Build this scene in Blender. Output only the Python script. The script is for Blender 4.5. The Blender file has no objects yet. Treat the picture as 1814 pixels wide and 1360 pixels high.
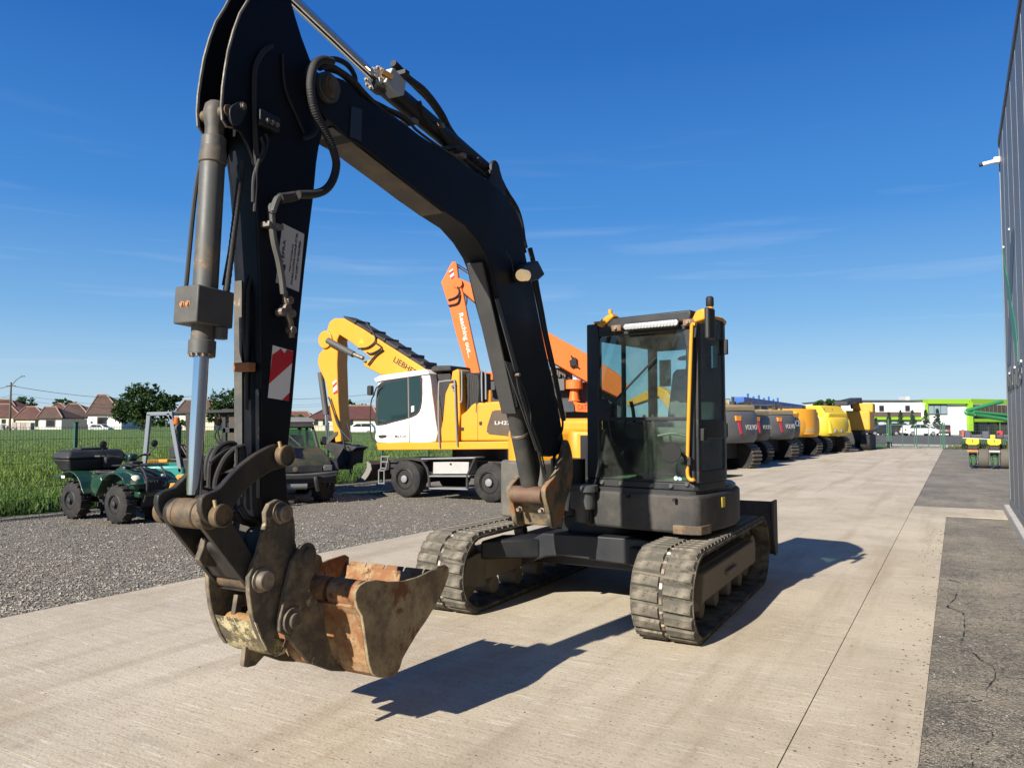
import bpy, bmesh, math, random
import numpy as np
from mathutils import Vector, Matrix
from math import sin, cos, pi, radians as R
random.seed(7); rng = np.random.default_rng(7)
scn = bpy.context.scene
COL = scn.collection
# ------------------------------------------------------------------ camera
# world: camera above the origin, +Y = the way it looks, +X = right, metres
F, CX, CY, HOR, H = 1362.0, 907.0, 680.0, 750.0, 1.55
TH = math.atan((HOR-CY)/F)
cam = bpy.data.cameras.new('camera'); cam_o = bpy.data.objects.new('camera', cam); COL.objects.link(cam_o)
cam.sensor_width = 36; cam.lens = 36*F/1814; cam.clip_start = .05; cam.clip_end = 3000
cam_o.location = (0, 0, H); cam_o.rotation_euler = (pi/2+TH, 0, 0)
scn.camera = cam_o
# ------------------------------------------------------------------ sky, sun, exposure
SUN_AZ = R(39)      # the light travels towards this azimuth (right of the view direction)
SUN_EL = R(31)
w = bpy.data.worlds.new('World'); scn.world = w; w.use_nodes = True
nt = w.node_tree; nt.nodes.clear()
wo = nt.nodes.new('ShaderNodeOutputWorld'); bg = nt.nodes.new('ShaderNodeBackground')
sk = nt.nodes.new('ShaderNodeTexSky'); sk.sky_type = 'NISHITA'; sk.sun_disc = False
sk.sun_elevation = SUN_EL; sk.sun_rotation = SUN_AZ+pi
sk.altitude = 100; sk.air_density = 1.0; sk.dust_density = .1; sk.ozone_density = 3.0
# thin cirrus streaks, low in the sky
tc = nt.nodes.new('ShaderNodeTexCoord'); mp = nt.nodes.new('ShaderNodeMapping')
mp.inputs['Rotation'].default_value = (0, R(3), 0)
mp.inputs['Scale'].default_value = (2.2, 2.2, 34)
nz = nt.nodes.new('ShaderNodeTexNoise'); nz.inputs['Scale'].default_value = 1.6; nz.inputs['Detail'].default_value = 6
nz.inputs['Distortion'].default_value = .3
cr = nt.nodes.new('ShaderNodeValToRGB'); cr.color_ramp.elements[0].position = .56; cr.color_ramp.elements[1].position = .85
sep = nt.nodes.new('ShaderNodeSeparateXYZ'); cz = nt.nodes.new('ShaderNodeValToRGB')
e = cz.color_ramp.elements; e[0].position = .0; e[0].color = (.3, .3, .3, 1); e[1].position = .36; e[1].color = (0, 0, 0, 1)
e.new(.14).color = (1, 1, 1, 1); e.new(.22).color = (.8, .8, .8, 1)
mu = nt.nodes.new('ShaderNodeMath'); mu.operation = 'MULTIPLY'
m2 = nt.nodes.new('ShaderNodeMath'); m2.operation = 'MULTIPLY'; m2.inputs[1].default_value = .20
mx = nt.nodes.new('ShaderNodeMix'); mx.data_type = 'RGBA'; mx.inputs[7].default_value = (4.6, 5.0, 5.4, 1)
hs = nt.nodes.new('ShaderNodeHueSaturation'); hs.inputs['Saturation'].default_value = 1.22
L = nt.links.new
L(tc.outputs['Generated'], mp.inputs[0]); L(mp.outputs[0], nz.inputs[0]); L(nz.outputs[0], cr.inputs[0])
L(tc.outputs['Generated'], sep.inputs[0]); L(sep.outputs[2], cz.inputs[0])
L(cr.outputs[0], mu.inputs[0]); L(cz.outputs[0], mu.inputs[1]); L(mu.outputs[0], m2.inputs[0])
# clear-day gradient, the same all round: pale blue at the horizon, deep blue overhead
gr_ = nt.nodes.new('ShaderNodeValToRGB'); ge = gr_.color_ramp.elements
SK = 5.15
for i, (p_, c_) in enumerate(((0., (.47, .66, .83)), (.05, (.40, .61, .82)), (.13, (.20, .45, .79)), (.26, (.060, .265, .70)), (.45, (.020, .145, .53)), (1., (.010, .08, .36)))):
    q_ = ge[i] if i < 2 else ge.new(p_)
    q_.position = p_; q_.color = (c_[0], c_[1], c_[2], 1)
sm_ = nt.nodes.new('ShaderNodeVectorMath'); sm_.operation = 'SCALE'; sm_.inputs['Scale'].default_value = SK
mg = nt.nodes.new('ShaderNodeMix'); mg.data_type = 'RGBA'; mg.inputs[0].default_value = .9
L(sep.outputs[2], gr_.inputs[0]); L(gr_.outputs[0], sm_.inputs[0]); L(sk.outputs[0], hs.inputs['Color']); L(hs.outputs[0], mg.inputs[6]); L(sm_.outputs[0], mg.inputs[7])
L(m2.outputs[0], mx.inputs[0]); L(mg.outputs[2], mx.inputs[6]); L(mx.outputs[2], bg.inputs[0])
bg.inputs[1].default_value = .085
L(bg.outputs[0], wo.inputs[0])
sl = bpy.data.lights.new('sun', 'SUN'); sl.energy = 4.4; sl.angle = R(.53); sl.color = (1, .93, .82)
so = bpy.data.objects.new('sun', sl); COL.objects.link(so); so.location = (-8, -10, 14)
so.rotation_euler = Vector((sin(SUN_AZ)*cos(SUN_EL), cos(SUN_AZ)*cos(SUN_EL), -sin(SUN_EL))).to_track_quat('-Z', 'Y').to_euler()
scn.view_settings.view_transform = 'Standard'; scn.view_settings.look = 'None'
scn.view_settings.exposure = 1.12; scn.view_settings.gamma = 1
scn.cycles.max_bounces = 8; scn.cycles.transparent_max_bounces = 16
# ------------------------------------------------------------------ pixels to rays
def ray(px, py):
    a, b = (px-CX)/F, (CY-py)/F
    return Vector((a, cos(TH)-b*sin(TH), sin(TH)+b*cos(TH)))
def gnd(px, py, z=0):
    d = ray(px, py); t = (z-H)/d.z
    return Vector((d.x*t, d.y*t, z))
def atd(px, py, d):                 # the point on the ray at distance d along the view direction (horizontal)
    r = ray(px, py); t = d/r.y
    return Vector((r.x*t, d, H+r.z*t))
def ZM(x0, y0, s):                  # coordinates read off an enlarged crop of the photograph
    return lambda x, y: (x0+x*s, y0+y*s)
z1 = ZM(280, 0, .27579); z2 = ZM(280, 350, .27579); z3 = ZM(260, 720, .36765); z4 = ZM(560, 100, .27579)
z5 = ZM(760, 440, .33822); z6 = ZM(740, 780, .36769); z7 = ZM(540, 440, .33832); z8 = ZM(0, 640, .35281)
s1 = ZM(1270, 660, .29989); s2 = ZM(1270, 680, .15987); s3 = ZM(1500, 680, .1731); s5 = ZM(0, 660, .19119)
s6 = ZM(1280, 860, .36777); s8 = ZM(1030, 520, .32363)
a1 = ZM(280, 780, .16547); a2 = ZM(380, 960, .23153); a3 = ZM(760, 900, .16538); a4 = ZM(860, 740, .15444)
a5 = ZM(80, 700, .19846); a6 = ZM(500, 640, .19118)
class Fr:
    """local frame: u = horizontal direction at azimuth az (right of the view), v = to the right of u, z = up"""
    def __init__(s, x, y, az, z=0):
        s.o = Vector((x, y, z)); s.az = R(az)
        s.u = Vector((sin(s.az), cos(s.az), 0)); s.v = Vector((cos(s.az), -sin(s.az), 0))
    def P(s, u, v, z): return s.o+s.u*u+s.v*v+Vector((0, 0, z))
    def loc(s, p):
        d = p-s.o; return d.dot(s.u), d.dot(s.v), d.z
    def side(s, p, v):              # pixel -> (u, z) on the plane v
        r = ray(*p); c = Vector((0, 0, H)); t = (v-(c-s.o).dot(s.v))/r.dot(s.v); a, _, b = s.loc(c+r*t); return a, b
    def front(s, p, u):             # pixel -> (v, z) on the plane u
        r = ray(*p); c = Vector((0, 0, H)); t = (u-(c-s.o).dot(s.u))/r.dot(s.u); _, a, b = s.loc(c+r*t); return a, b
    def plan(s, p, z):              # pixel -> (u, v) on the level z
        a, b, _ = s.loc(gnd(p[0], p[1], z)); return a, b
# ------------------------------------------------------------------ materials
MATS = {}
def nodes(name):
    m = bpy.data.materials.new(name); m.use_nodes = True; t = m.node_tree
    return m, t, t.nodes['Principled BSDF'], t.nodes.new, t.links.new
def c4(c): return (c[0], c[1], c[2], 1)
def noise(N, Lk, vec, scale, detail=5, rough=.6, dist=0):
    n = N('ShaderNodeTexNoise'); n.inputs['Scale'].default_value = scale; n.inputs['Detail'].default_value = detail
    n.inputs['Roughness'].default_value = rough; n.inputs['Distortion'].default_value = dist; Lk(vec, n.inputs['Vector']); return n.outputs['Fac']
def ramp(N, Lk, fac, stops):
    r = N('ShaderNodeValToRGB'); el = r.color_ramp.elements
    while len(el) < len(stops): el.new(.5)
    for e_, (p, c) in zip(el, stops):
        e_.position = p; e_.color = c4(c) if hasattr(c, '__len__') else (c, c, c, 1)
    Lk(fac, r.inputs[0]); return r.outputs[0]
def mix(N, Lk, fac, a, b, mode='MIX'):
    m = N('ShaderNodeMix'); m.data_type = 'RGBA'; m.blend_type = mode
    for s_, v_ in ((0, fac), (6, a), (7, b)):
        if hasattr(v_, 'is_output'): Lk(v_, m.inputs[s_])
        else: m.inputs[s_].default_value = v_ if s_ == 0 else c4(v_)
    return m.outputs[2]
def bump(N, Lk, h, strength, dist, bsdf):
    b = N('ShaderNodeBump'); b.inputs['Strength'].default_value = strength; b.inputs['Distance'].default_value = dist
    Lk(h, b.inputs['Height']); Lk(b.outputs[0], bsdf.inputs['Normal'])
def paint(name, col, rough=.45, metal=0., dirt=(.16, .125, .085), amt=.5, scale=3., bumpy=.15, spec=.5, chips=None, coat=0., lo=.42, hi=.78):
    if name in MATS: return MATS[name]
    m, t, b, N, Lk = nodes(name); tcn = N('ShaderNodeTexCoord').outputs['Object']
    f1 = noise(N, Lk, tcn, scale, 8, .68); f2 = noise(N, Lk, tcn, scale*9, 4, .7)
    cl = mix(N, Lk, ramp(N, Lk, f1, [(lo, 0), (hi, amt)]), col, dirt)
    cl = mix(N, Lk, ramp(N, Lk, f2, [(.3, .16), (.7, 0)]), cl, [c*.55 for c in col])
    if chips:
        f3 = noise(N, Lk, tcn, chips[1], 10, .75)
        cl = mix(N, Lk, ramp(N, Lk, f3, [(chips[2], 0), (chips[2]+.05, 1)]), cl, chips[0])
    Lk(cl, b.inputs['Base Color'])
    Lk(ramp(N, Lk, f1, [(.3, rough), (.8, min(1, rough+.3))]), b.inputs['Roughness'])
    b.inputs['Metallic'].default_value = metal; b.inputs['Specular IOR Level'].default_value = spec
    b.inputs['Coat Weight'].default_value = coat
    if bumpy: bump(N, Lk, f2, bumpy, .003, b)
    MATS[name] = m; return m
def plain(name, col, rough=.5, metal=0., emit=None, spec=.5):
    if name in MATS: return MATS[name]
    m, t, b, N, Lk = nodes(name); b.inputs['Base Color'].default_value = c4(col)
    b.inputs['Roughness'].default_value = rough; b.inputs['Metallic'].default_value = metal; b.inputs['Specular IOR Level'].default_value = spec
    if emit: b.inputs['Emission Color'].default_value = c4(emit[0]); b.inputs['Emission Strength'].default_value = emit[1]
    MATS[name] = m; return m
def glass(name, tint, dirt=.08):
    m, t, b, N, Lk = nodes(name); out = t.nodes['Material Output']
    tr = N('ShaderNodeBsdfTransparent'); tr.inputs[0].default_value = c4(tint)
    gl = N('ShaderNodeBsdfGlossy'); gl.inputs['Roughness'].default_value = .03; gl.inputs[0].default_value = (.9, .95, 1, 1)
    fr = N('ShaderNodeFresnel'); ge_ = N('ShaderNodeNewGeometry'); io = N('ShaderNodeMapRange'); io.inputs[3].default_value = 1.5; io.inputs[4].default_value = 1/1.5
    Lk(ge_.outputs['Backfacing'], io.inputs[0]); Lk(io.outputs[0], fr.inputs[0])   # a thin pane: both faces reflect like the outside of glass
    df = N('ShaderNodeBsdfDiffuse'); df.inputs[0].default_value = (.42, .42, .38, 1)
    tcn = N('ShaderNodeTexCoord').outputs['Object']; f = noise(N, Lk, tcn, 5, 9, .7)
    ma = N('ShaderNodeMixShader'); mb = N('ShaderNodeMixShader')
    Lk(ramp(N, Lk, f, [(.35, dirt*.3), (.75, dirt*2.2)]), ma.inputs[0]); Lk(tr.outputs[0], ma.inputs[1]); Lk(df.outputs[0], ma.inputs[2])
    Lk(fr.outputs[0], mb.inputs[0]); Lk(ma.outputs[0], mb.inputs[1]); Lk(gl.outputs[0], mb.inputs[2]); Lk(mb.outputs[0], out.inputs[0])
    MATS[name] = m; return m
# ------------------------------------------------------------------ mesh builders
def catmull(pts, k=6):
    pts = [Vector(p) for p in pts]
    if len(pts) < 3: return pts
    out = []; q = [pts[0]*2-pts[1]]+pts+[pts[-1]*2-pts[-2]]
    for i in range(1, len(q)-2):
        p0, p1, p2, p3 = q[i-1:i+3]
        for j in range(k):
            t = j/k
            out.append(.5*((2*p1)+(p2-p0)*t+(2*p0-5*p1+4*p2-p3)*t*t+(3*p1-p0-3*p2+p3)*t**3))
    return out+[pts[-1]]
class MB:
    """collects shapes given in a frame and links them as ONE mesh object"""
    def __init__(s, fr=None): s.bm = bmesh.new(); s.fr = fr
    def W(s, p): return s.fr.P(*p) if s.fr else Vector(p)
    def loft(s, a, b):              # two rings of world points
        va = [s.bm.verts.new(p) for p in a]; vb = [s.bm.verts.new(p) for p in b]; n = len(a)
        s.bm.faces.new(va[::-1]); s.bm.faces.new(vb)
        for i in range(n): s.bm.faces.new((va[i], va[(i+1) % n], vb[(i+1) % n], vb[i]))
        return s
    def side(s, pts, v0, v1): return s.loft([s.W((u, v0, z)) for u, z in pts], [s.W((u, v1, z)) for u, z in pts])
    def front(s, pts, u0, u1): return s.loft([s.W((u0, v, z)) for v, z in pts], [s.W((u1, v, z)) for v, z in pts])
    def plan(s, pts, za, zb): return s.loft([s.W((u, v, za)) for u, v in pts], [s.W((u, v, zb)) for u, v in pts])
    def box(s, u0, u1, v0, v1, za, zb): return s.plan([(u0, v0), (u1, v0), (u1, v1), (u0, v1)], za, zb)
    def ring(s, c, ax, r, n, ph=0):
        ax = ax.normalized(); a = ax.orthogonal().normalized(); b = ax.cross(a)
        return [c+a*(r*cos(2*pi*i/n+ph))+b*(r*sin(2*pi*i/n+ph)) for i in range(n)]
    def cyl(s, p0, p1, r0, r1=None, n=18, world=False):
        if not world: p0, p1 = s.W(p0), s.W(p1)
        ax = p1-p0; return s.loft(s.ring(p0, ax, r0, n), s.ring(p1, ax, r0 if r1 is None else r1, n))
    def lathe(s, c, ax, prof, n=24, world=False):   # prof: (distance along ax, radius)
        if not world: ax = (s.W(Vector(c)+Vector(ax))-s.W(c)); c = s.W(c)
        ax = ax.normalized(); rs = [[s.bm.verts.new(p) for p in s.ring(c+ax*d, ax, max(r, 1e-4), n)] for d, r in prof]
        for a, b in zip(rs, rs[1:]):
            for i in range(n): s.bm.faces.new((a[i], a[(i+1) % n], b[(i+1) % n], b[i]))
        s.bm.faces.new(rs[0][::-1]); s.bm.faces.new(rs[-1]); return s
    def tube(s, pts, r, n=8, k=6, smooth=True, world=False, rib=0):
        P = [p if world else s.W(p) for p in pts]; P = [Vector(p) for p in P]
        if smooth: P = catmull(P, k)
        prev = None; rs = []; a = None
        for i, p in enumerate(P):
            t = (P[min(i+1, len(P)-1)]-P[max(i-1, 0)]).normalized()
            if a is None: a = t.orthogonal().normalized()
            a = (a-t*a.dot(t)).normalized(); b = t.cross(a)
            rr = r*(1.12 if rib and i % 2 else 1)
            rs.append([s.bm.verts.new(p+a*(rr*cos(2*pi*j/n))+b*(rr*sin(2*pi*j/n))) for j in range(n)])
        for x, y in zip(rs, rs[1:]):
            for j in range(n): s.bm.faces.new((x[j], x[(j+1) % n], y[(j+1) % n], y[j]))
        s.bm.faces.new(rs[0][::-1]); s.bm.faces.new(rs[-1]); return s
    def ball(s, c, r, sc=(1, 1, 1), seg=14):
        m = Matrix.Translation(s.W(c))
        if s.fr: m = m @ Matrix.Rotation(-s.fr.az+pi/2, 4, 'Z')
        bmesh.ops.create_uvsphere(s.bm, u_segments=seg, v_segments=seg//2+1, radius=r, matrix=m @ Matrix.Diagonal((*sc, 1))); return s
    def sheet(s, prof, v0, v1, th): # an open profile (u,z) given a thickness th (to its left), swept from v0 to v1
        q = []; n = len(prof)
        for i, p in enumerate(prof):
            a = prof[max(i-1, 0)]; b = prof[min(i+1, n-1)]; d = math.hypot(b[0]-a[0], b[1]-a[1])
            q.append((p[0]-(b[1]-a[1])/d*th, p[1]+(b[0]-a[0])/d*th))
        for i in range(n-1): s.side([prof[i], prof[i+1], q[i+1], q[i]], v0, v1)
        bmesh.ops.remove_doubles(s.bm, verts=s.bm.verts, dist=1e-5); return s
    def obj(s, name, mat, parent=None, bev=0, ang=38, seg=2):
        bm = s.bm; bmesh.ops.recalc_face_normals(bm, faces=bm.faces)
        off = base_of(parent)
        if off: bmesh.ops.translate(bm, vec=-off, verts=bm.verts)
        me = bpy.data.meshes.new(name); bm.to_mesh(me); bm.free()
        return mobj(name, me, mat, parent, bev, ang, seg)
def base_of(p):
    while p is not None and p.parent is not None: p = p.parent
    return Vector(p.location) if p is not None else None
def mobj(name, me, mat, parent=None, bev=0, ang=38, seg=2):
    if mat is not None and not me.materials: me.materials.append(mat)
    me.shade_smooth(); me.set_sharp_from_angle(angle=R(ang))
    o = bpy.data.objects.new(name, me); COL.objects.link(o); o.parent = parent
    if bev:
        b = o.modifiers.new('bevel', 'BEVEL'); b.width = bev; b.segments = seg; b.limit_method = 'ANGLE'; b.angle_limit = R(ang)
        b.harden_normals = False
    return o
def inst(name, me, parent, M):      # another object on the same mesh data
    o = bpy.data.objects.new(name, me); COL.objects.link(o); o.parent = parent
    off = base_of(parent)
    o.matrix_local = (Matrix.Translation(-off) @ M) if off else M
    return o
def thing(name, label, cat, p, group=None):
    o = bpy.data.objects.new(name, None); COL.objects.link(o); o.location = p; o.empty_display_size = .2
    return tag(o, label, cat, group)
def tag(o, label=None, cat=None, group=None, kind=None):
    for k, v in (('label', label), ('category', cat), ('group', group), ('kind', kind)):
        if v: o[k] = v
    return o
def copy_tree(o, parent=None):
    c = o.copy(); COL.objects.link(c); c.parent = parent
    for ch in o.children: copy_tree(ch, c)
    return c
def basis(o, x, y, z=None):
    z = z or x.cross(y); return Matrix(((x.x, y.x, z.x, o.x), (x.y, y.y, z.y, o.y), (x.z, y.z, z.z, o.z), (0, 0, 0, 1)))
def text(name, s_, p0, pw, ph, mat, parent, depth=.002, spacing=1):
    """lettering fitted to the corner p0 with its width along p0->pw and height along p0->ph (world points)"""
    cu = bpy.data.curves.new(name, 'FONT'); cu.body = s_; cu.extrude = .02; cu.offset = .012; cu.space_character = spacing; cu.resolution_u = 3
    t = bpy.data.objects.new(name, cu); COL.objects.link(t); bpy.context.view_layer.update()
    me = bpy.data.meshes.new_from_object(t.evaluated_get(bpy.context.evaluated_depsgraph_get()))
    bpy.data.objects.remove(t); off = base_of(parent) or Vector()
    xs = [v.co.x for v in me.vertices]; ys = [v.co.y for v in me.vertices]
    n = (pw-p0).cross(ph-p0).normalized()
    for v in me.vertices:
        a = (v.co.x-min(xs))/(max(xs)-min(xs)); b = (v.co.y-min(ys))/(max(ys)-min(ys)); v_ = p0+(pw-p0)*a+(ph-p0)*b+n*(depth if v.co.z > 0 else -.001)
        v.co = v_-off
    me.materials.clear(); return mobj(name, me, mat, parent, 0, 30)
def smooth_poly(pts, k=4):          # closed outline, rounded through its points
    P = [Vector((a, b, 0)) for a, b in pts]; n = len(P); out = []
    for i in range(n):
        p0, p1, p2, p3 = P[i-1], P[i], P[(i+1) % n], P[(i+2) % n]
        for j in range(k):
            t = j/k; q = .5*((2*p1)+(p2-p0)*t+(2*p0-5*p1+4*p2-p3)*t*t+(3*p1-p0-3*p2+p3)*t**3); out.append((q.x, q.y))
    return out
def rrect(x0, x1, y0, y1, r, n=4):
    o = []
    for cx, cy, a in ((x1-r, y1-r, 0), (x0+r, y1-r, 90), (x0+r, y0+r, 180), (x1-r, y0+r, 270)):
        o += [(cx+r*cos(R(a+90*i/n)), cy+r*sin(R(a+90*i/n))) for i in range(n+1)]
    return o
def capsule(a, b, ra, rb, n=9):     # outline round two circles in a plane
    d = math.atan2(b[1]-a[1], b[0]-a[0])
    return [(a[0]+ra*cos(d+pi/2+pi*i/n), a[1]+ra*sin(d+pi/2+pi*i/n)) for i in range(n+1)] + \
           [(b[0]+rb*cos(d-pi/2+pi*i/n), b[1]+rb*sin(d-pi/2+pi*i/n)) for i in range(n+1)]
# ================================================================== shared materials
black_paint = paint('charcoal machine paint', (.008, .0095, .013), .40, dirt=(.035, .033, .03), amt=.4, scale=2.2, bumpy=.08)
grey_paint = paint('dark grey machine paint', (.055, .06, .062), .5, dirt=(.17, .14, .10), amt=.45, scale=3)
yellow_paint = paint('yellow machine paint', (.60, .27, .012), .38, amt=.22, scale=2, bumpy=.05)
rubber = paint('black rubber', (.018, .018, .019), .75, dirt=(.13, .115, .09), amt=.35, scale=4, spec=.3)
hose = paint('hydraulic hose', (.014, .014, .015), .6, dirt=(.075, .065, .05), amt=.45, scale=6)
chrome = plain('chromed rod', (.78, .80, .83), .10, 1.)
steel = paint('worn steel', (.28, .25, .21), .42, .75, dirt=(.14, .08, .04), amt=.7, scale=14, lo=.42, hi=.62)
grease = paint('greasy pin', (.09, .075, .055), .5, .4, dirt=(.20, .13, .07), amt=.8, scale=13, lo=.42, hi=.60)
rust = paint('rusty bucket steel', (.215, .094, .037), .85, .0, dirt=(.36, .275, .15), amt=.75, scale=6, bumpy=.8, chips=((.10, .045, .022), 9, .57), lo=.47, hi=.62)
mud_steel = paint('muddy coupler steel', (.066, .057, .044), .70, .0, dirt=(.23, .18, .115), amt=.85, scale=7, bumpy=.6, chips=((.34, .28, .16), 9, .62), lo=.44, hi=.62)
white_mat = plain('white sticker', (.72, .72, .70), .5)
red_mat = plain('red sticker', (.5, .012, .02), .5)
blk_mat = plain('black lettering', (.012, .012, .012), .6)
dark = plain('unlit interior', (.012, .012, .013), .8)
lamp_glass = plain('lamp lens', (.8, .7, .5), .12)
green_post = paint('green fence coating', (.010, .075, .045), .45, amt=.2)
# ================================================================== ground
RF = Fr(0, 0, 30)                   # the road: u along it, v to its right
VL, VJ, VR, VW, UX0, UX1 = -6.63, -.74, -.19, .795, 14.9, 16.4
def ground_mat(name, kind):
    m, t, b, N, Lk = nodes(name); g = N('ShaderNodeTexCoord').outputs['Object']
    mpn = N('ShaderNodeMapping'); mpn.inputs['Rotation'].default_value = (0, 0, R(30)); Lk(g, mpn.inputs[0]); g = mpn.outputs[0]  # x across the road, y along it
    def st(sx, sy):
        k = N('ShaderNodeMapping'); k.inputs['Scale'].default_value = (sx, sy, 1); Lk(g, k.inputs[0]); return k.outputs[0]
    if kind == 'concrete':
        f = noise(N, Lk, g, .55, 8, .65); c = ramp(N, Lk, f, [(.34, (.345, .292, .215)), (.5, (.42, .360, .268)), (.66, (.475, .412, .312))])
        broom = noise(N, Lk, st(1.6, 38), 1.0, 6, .7)
        mk_ = noise(N, Lk, g, .8, 4, .6); bf = mix(N, Lk, ramp(N, Lk, mk_, [(.38, 0), (.62, 1)]), (0, 0, 0), ramp(N, Lk, broom, [(.36, .55), (.54, 0)]))
        c = mix(N, Lk, bf, c, (.25, .22, .17))
        wh = noise(N, Lk, st(2.4, 26), 1.3, 7, .7); c = mix(N, Lk, ramp(N, Lk, wh, [(.56, 0), (.64, .7)]), c, (.56, .52, .44))
        tyre = noise(N, Lk, st(2.6, .16), 1.2, 5, .6); c = mix(N, Lk, ramp(N, Lk, tyre, [(.51, 0), (.68, .5)]), c, (.25, .195, .13))
        br = noise(N, Lk, st(1, .5), .8, 7, .7); c = mix(N, Lk, ramp(N, Lk, br, [(.53, 0), (.68, .55)]), c, (.28, .20, .12))
        sp = noise(N, Lk, g, 60, 3, .6); c = mix(N, Lk, ramp(N, Lk, sp, [(.32, .6), (.42, 0)]), c, (.13, .11, .085))
        drop = noise(N, Lk, g, 9, 4, .8); c = mix(N, Lk, ramp(N, Lk, drop, [(.235, .75), (.27, 0)]), c, (.06, .055, .05))
        dk = noise(N, Lk, g, 2.1, 6, .7); c = mix(N, Lk, ramp(N, Lk, dk, [(.63, 0), (.70, .35)]), c, (.19, .165, .135))
        gx = N('ShaderNodeSeparateXYZ'); Lk(g, gx.inputs[0])
        Lk(c, b.inputs['Base Color']); b.inputs['Roughness'].default_value = .86
        ad = N('ShaderNodeMath'); ad.operation = 'ADD'; Lk(broom, ad.inputs[0]); Lk(sp, ad.inputs[1]); bump(N, Lk, ad.outputs[0], .5, .006, b)
    elif kind == 'gravel':
        v = N('ShaderNodeTexVoronoi'); v.inputs['Scale'].default_value = 46; Lk(g, v.inputs[0])
        f = noise(N, Lk, g, .5, 7, .7); f2 = noise(N, Lk, g, 22, 4, .7)
        c = ramp(N, Lk, v.outputs['Color'], [(.1, (.13, .118, .10)), (.5, (.22, .20, .168)), (.9, (.36, .33, .275))])
        c = mix(N, Lk, ramp(N, Lk, f, [(.38, 0), (.62, .75)]), c, (.30, .25, .18))
        c = mix(N, Lk, ramp(N, Lk, f2, [(.35, .5), (.55, 0)]), c, (.055, .05, .045))
        c = mix(N, Lk, ramp(N, Lk, v.outputs['Distance'], [(.25, 0), (.6, .55)]), c, (.045, .042, .038))
        Lk(c, b.inputs['Base Color']); b.inputs['Roughness'].default_value = .95
        iv = N('ShaderNodeMath'); iv.operation = 'SUBTRACT'; Lk(f2, iv.inputs[0]); Lk(v.outputs['Distance'], iv.inputs[1]); bump(N, Lk, iv.outputs[0], .9, .02, b)
    elif kind == 'millings':            # dark recycled asphalt chippings beside the hall
        v = N('ShaderNodeTexVoronoi'); v.inputs['Scale'].default_value = 62; Lk(g, v.inputs[0])
        f = noise(N, Lk, g, .9, 7, .7); f2 = noise(N, Lk, g, 30, 4, .7)
        c = ramp(N, Lk, v.outputs['Color'], [(.1, (.08, .072, .06)), (.6, (.145, .13, .108)), (.95, (.28, .25, .20))])
        c = mix(N, Lk, ramp(N, Lk, f, [(.42, 0), (.62, .7)]), c, (.26, .22, .16))
        fp = noise(N, Lk, st(1, .8), 1.1, 8, .78); c = mix(N, Lk, ramp(N, Lk, fp, [(.48, 0), (.62, .6)]), c, (.31, .27, .205))
        fd = noise(N, Lk, st(1, 1.4), 5.3, 6, .75); c = mix(N, Lk, ramp(N, Lk, fd, [(.38, .5), (.48, 0)]), c, (.055, .05, .045))
        c = mix(N, Lk, ramp(N, Lk, f2, [(.33, .6), (.5, 0)]), c, (.04, .038, .036))
        Lk(c, b.inputs['Base Color']); b.inputs['Roughness'].default_value = .95
        iv = N('ShaderNodeMath'); iv.operation = 'SUBTRACT'; Lk(f2, iv.inputs[0]); Lk(v.outputs['Distance'], iv.inputs[1]); bump(N, Lk, iv.outputs[0], .8, .012, b)
    elif kind == 'field':
        f = noise(N, Lk, g, .12, 7, .7); f2 = noise(N, Lk, st(1.2, 1.2), 2.2, 8, .75)
        c = ramp(N, Lk, f2, [(.25, (.035, .065, .010)), (.5, (.075, .13, .02)), (.75, (.13, .20, .036))])
        c = mix(N, Lk, ramp(N, Lk, f, [(.35, 0), (.75, .5)]), c, (.09, .14, .02))
        Lk(c, b.inputs['Base Color']); b.inputs['Roughness'].default_value = .9; bump(N, Lk, f2, 1., .15, b)
    elif kind == 'asphalt':
        f = noise(N, Lk, g, 3, 8, .7); Lk(ramp(N, Lk, f, [(.3, (.055, .053, .05)), (.7, (.085, .08, .075))]), b.inputs['Base Color']); b.inputs['Roughness'].default_value = .9
    return m
MG = {k: ground_mat(k+' ground', k) for k in ('concrete', 'gravel', 'millings', 'field', 'asphalt')}
def flat(name, pts, z, mat, parent=None, kind='structure', fr=RF):
    bm = bmesh.new(); bm.faces.new([bm.verts.new(fr.P(u, v, z)) for u, v in pts]); me = bpy.data.meshes.new(name); 
    bmesh.ops.recalc_face_normals(bm, faces=bm.faces); bm.normal_update()
    if bm.faces[:][0].normal.z < 0: bmesh.ops.reverse_faces(bm, faces=bm.faces)
    bm.to_mesh(me); bm.free()
    o = mobj(name, me, mat, parent)
    if kind and not parent: o['kind'] = kind
    return o
VF = VL-6.85                        # the wire fence along the field
flat('ground', [(-1500, -1500), (1500, -1500), (1500, 1500), (-1500, 1500)], -.07, MG['gravel'])
flat('gravel_yard', [(-40, VF-.3), (54, VF-.3), (54, VL), (-40, VL)], -.004, MG['gravel'])
flat('gravel_strip', [(-30, VR), (UX0, VR), (UX0, VW+.3), (-30, VW+.3)], -.005, MG['millings'])
flat('gravel_lot', [(UX1, VJ), (54, VJ), (54, 60), (UX1, 60)], -.008, MG['millings'])
road = MB(RF)
road.box(-30, 54, VL+.05, VJ-.05, -.3, -.15)
road = road.obj('concrete_road', MG['concrete']); road['kind'] = 'structure'
us = [-30, -10, 2.03, UX0, 27.5, 40, 54]
for a, b_ in zip(us, us[1:]):
    MB(RF).box(a+.0015, b_-.0015, VL, VJ-.002, -.14, .004).obj('concrete_slab', MG['concrete'], road)
for a, b_ in zip([-30, -10, 1.2, 8], [-10, 1.2, 8, UX0]):
    MB(RF).box(a+.0015, b_-.0015, VJ+.003, VR, -.14, .002).obj('concrete_slab', MG['concrete'], road)
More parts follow.
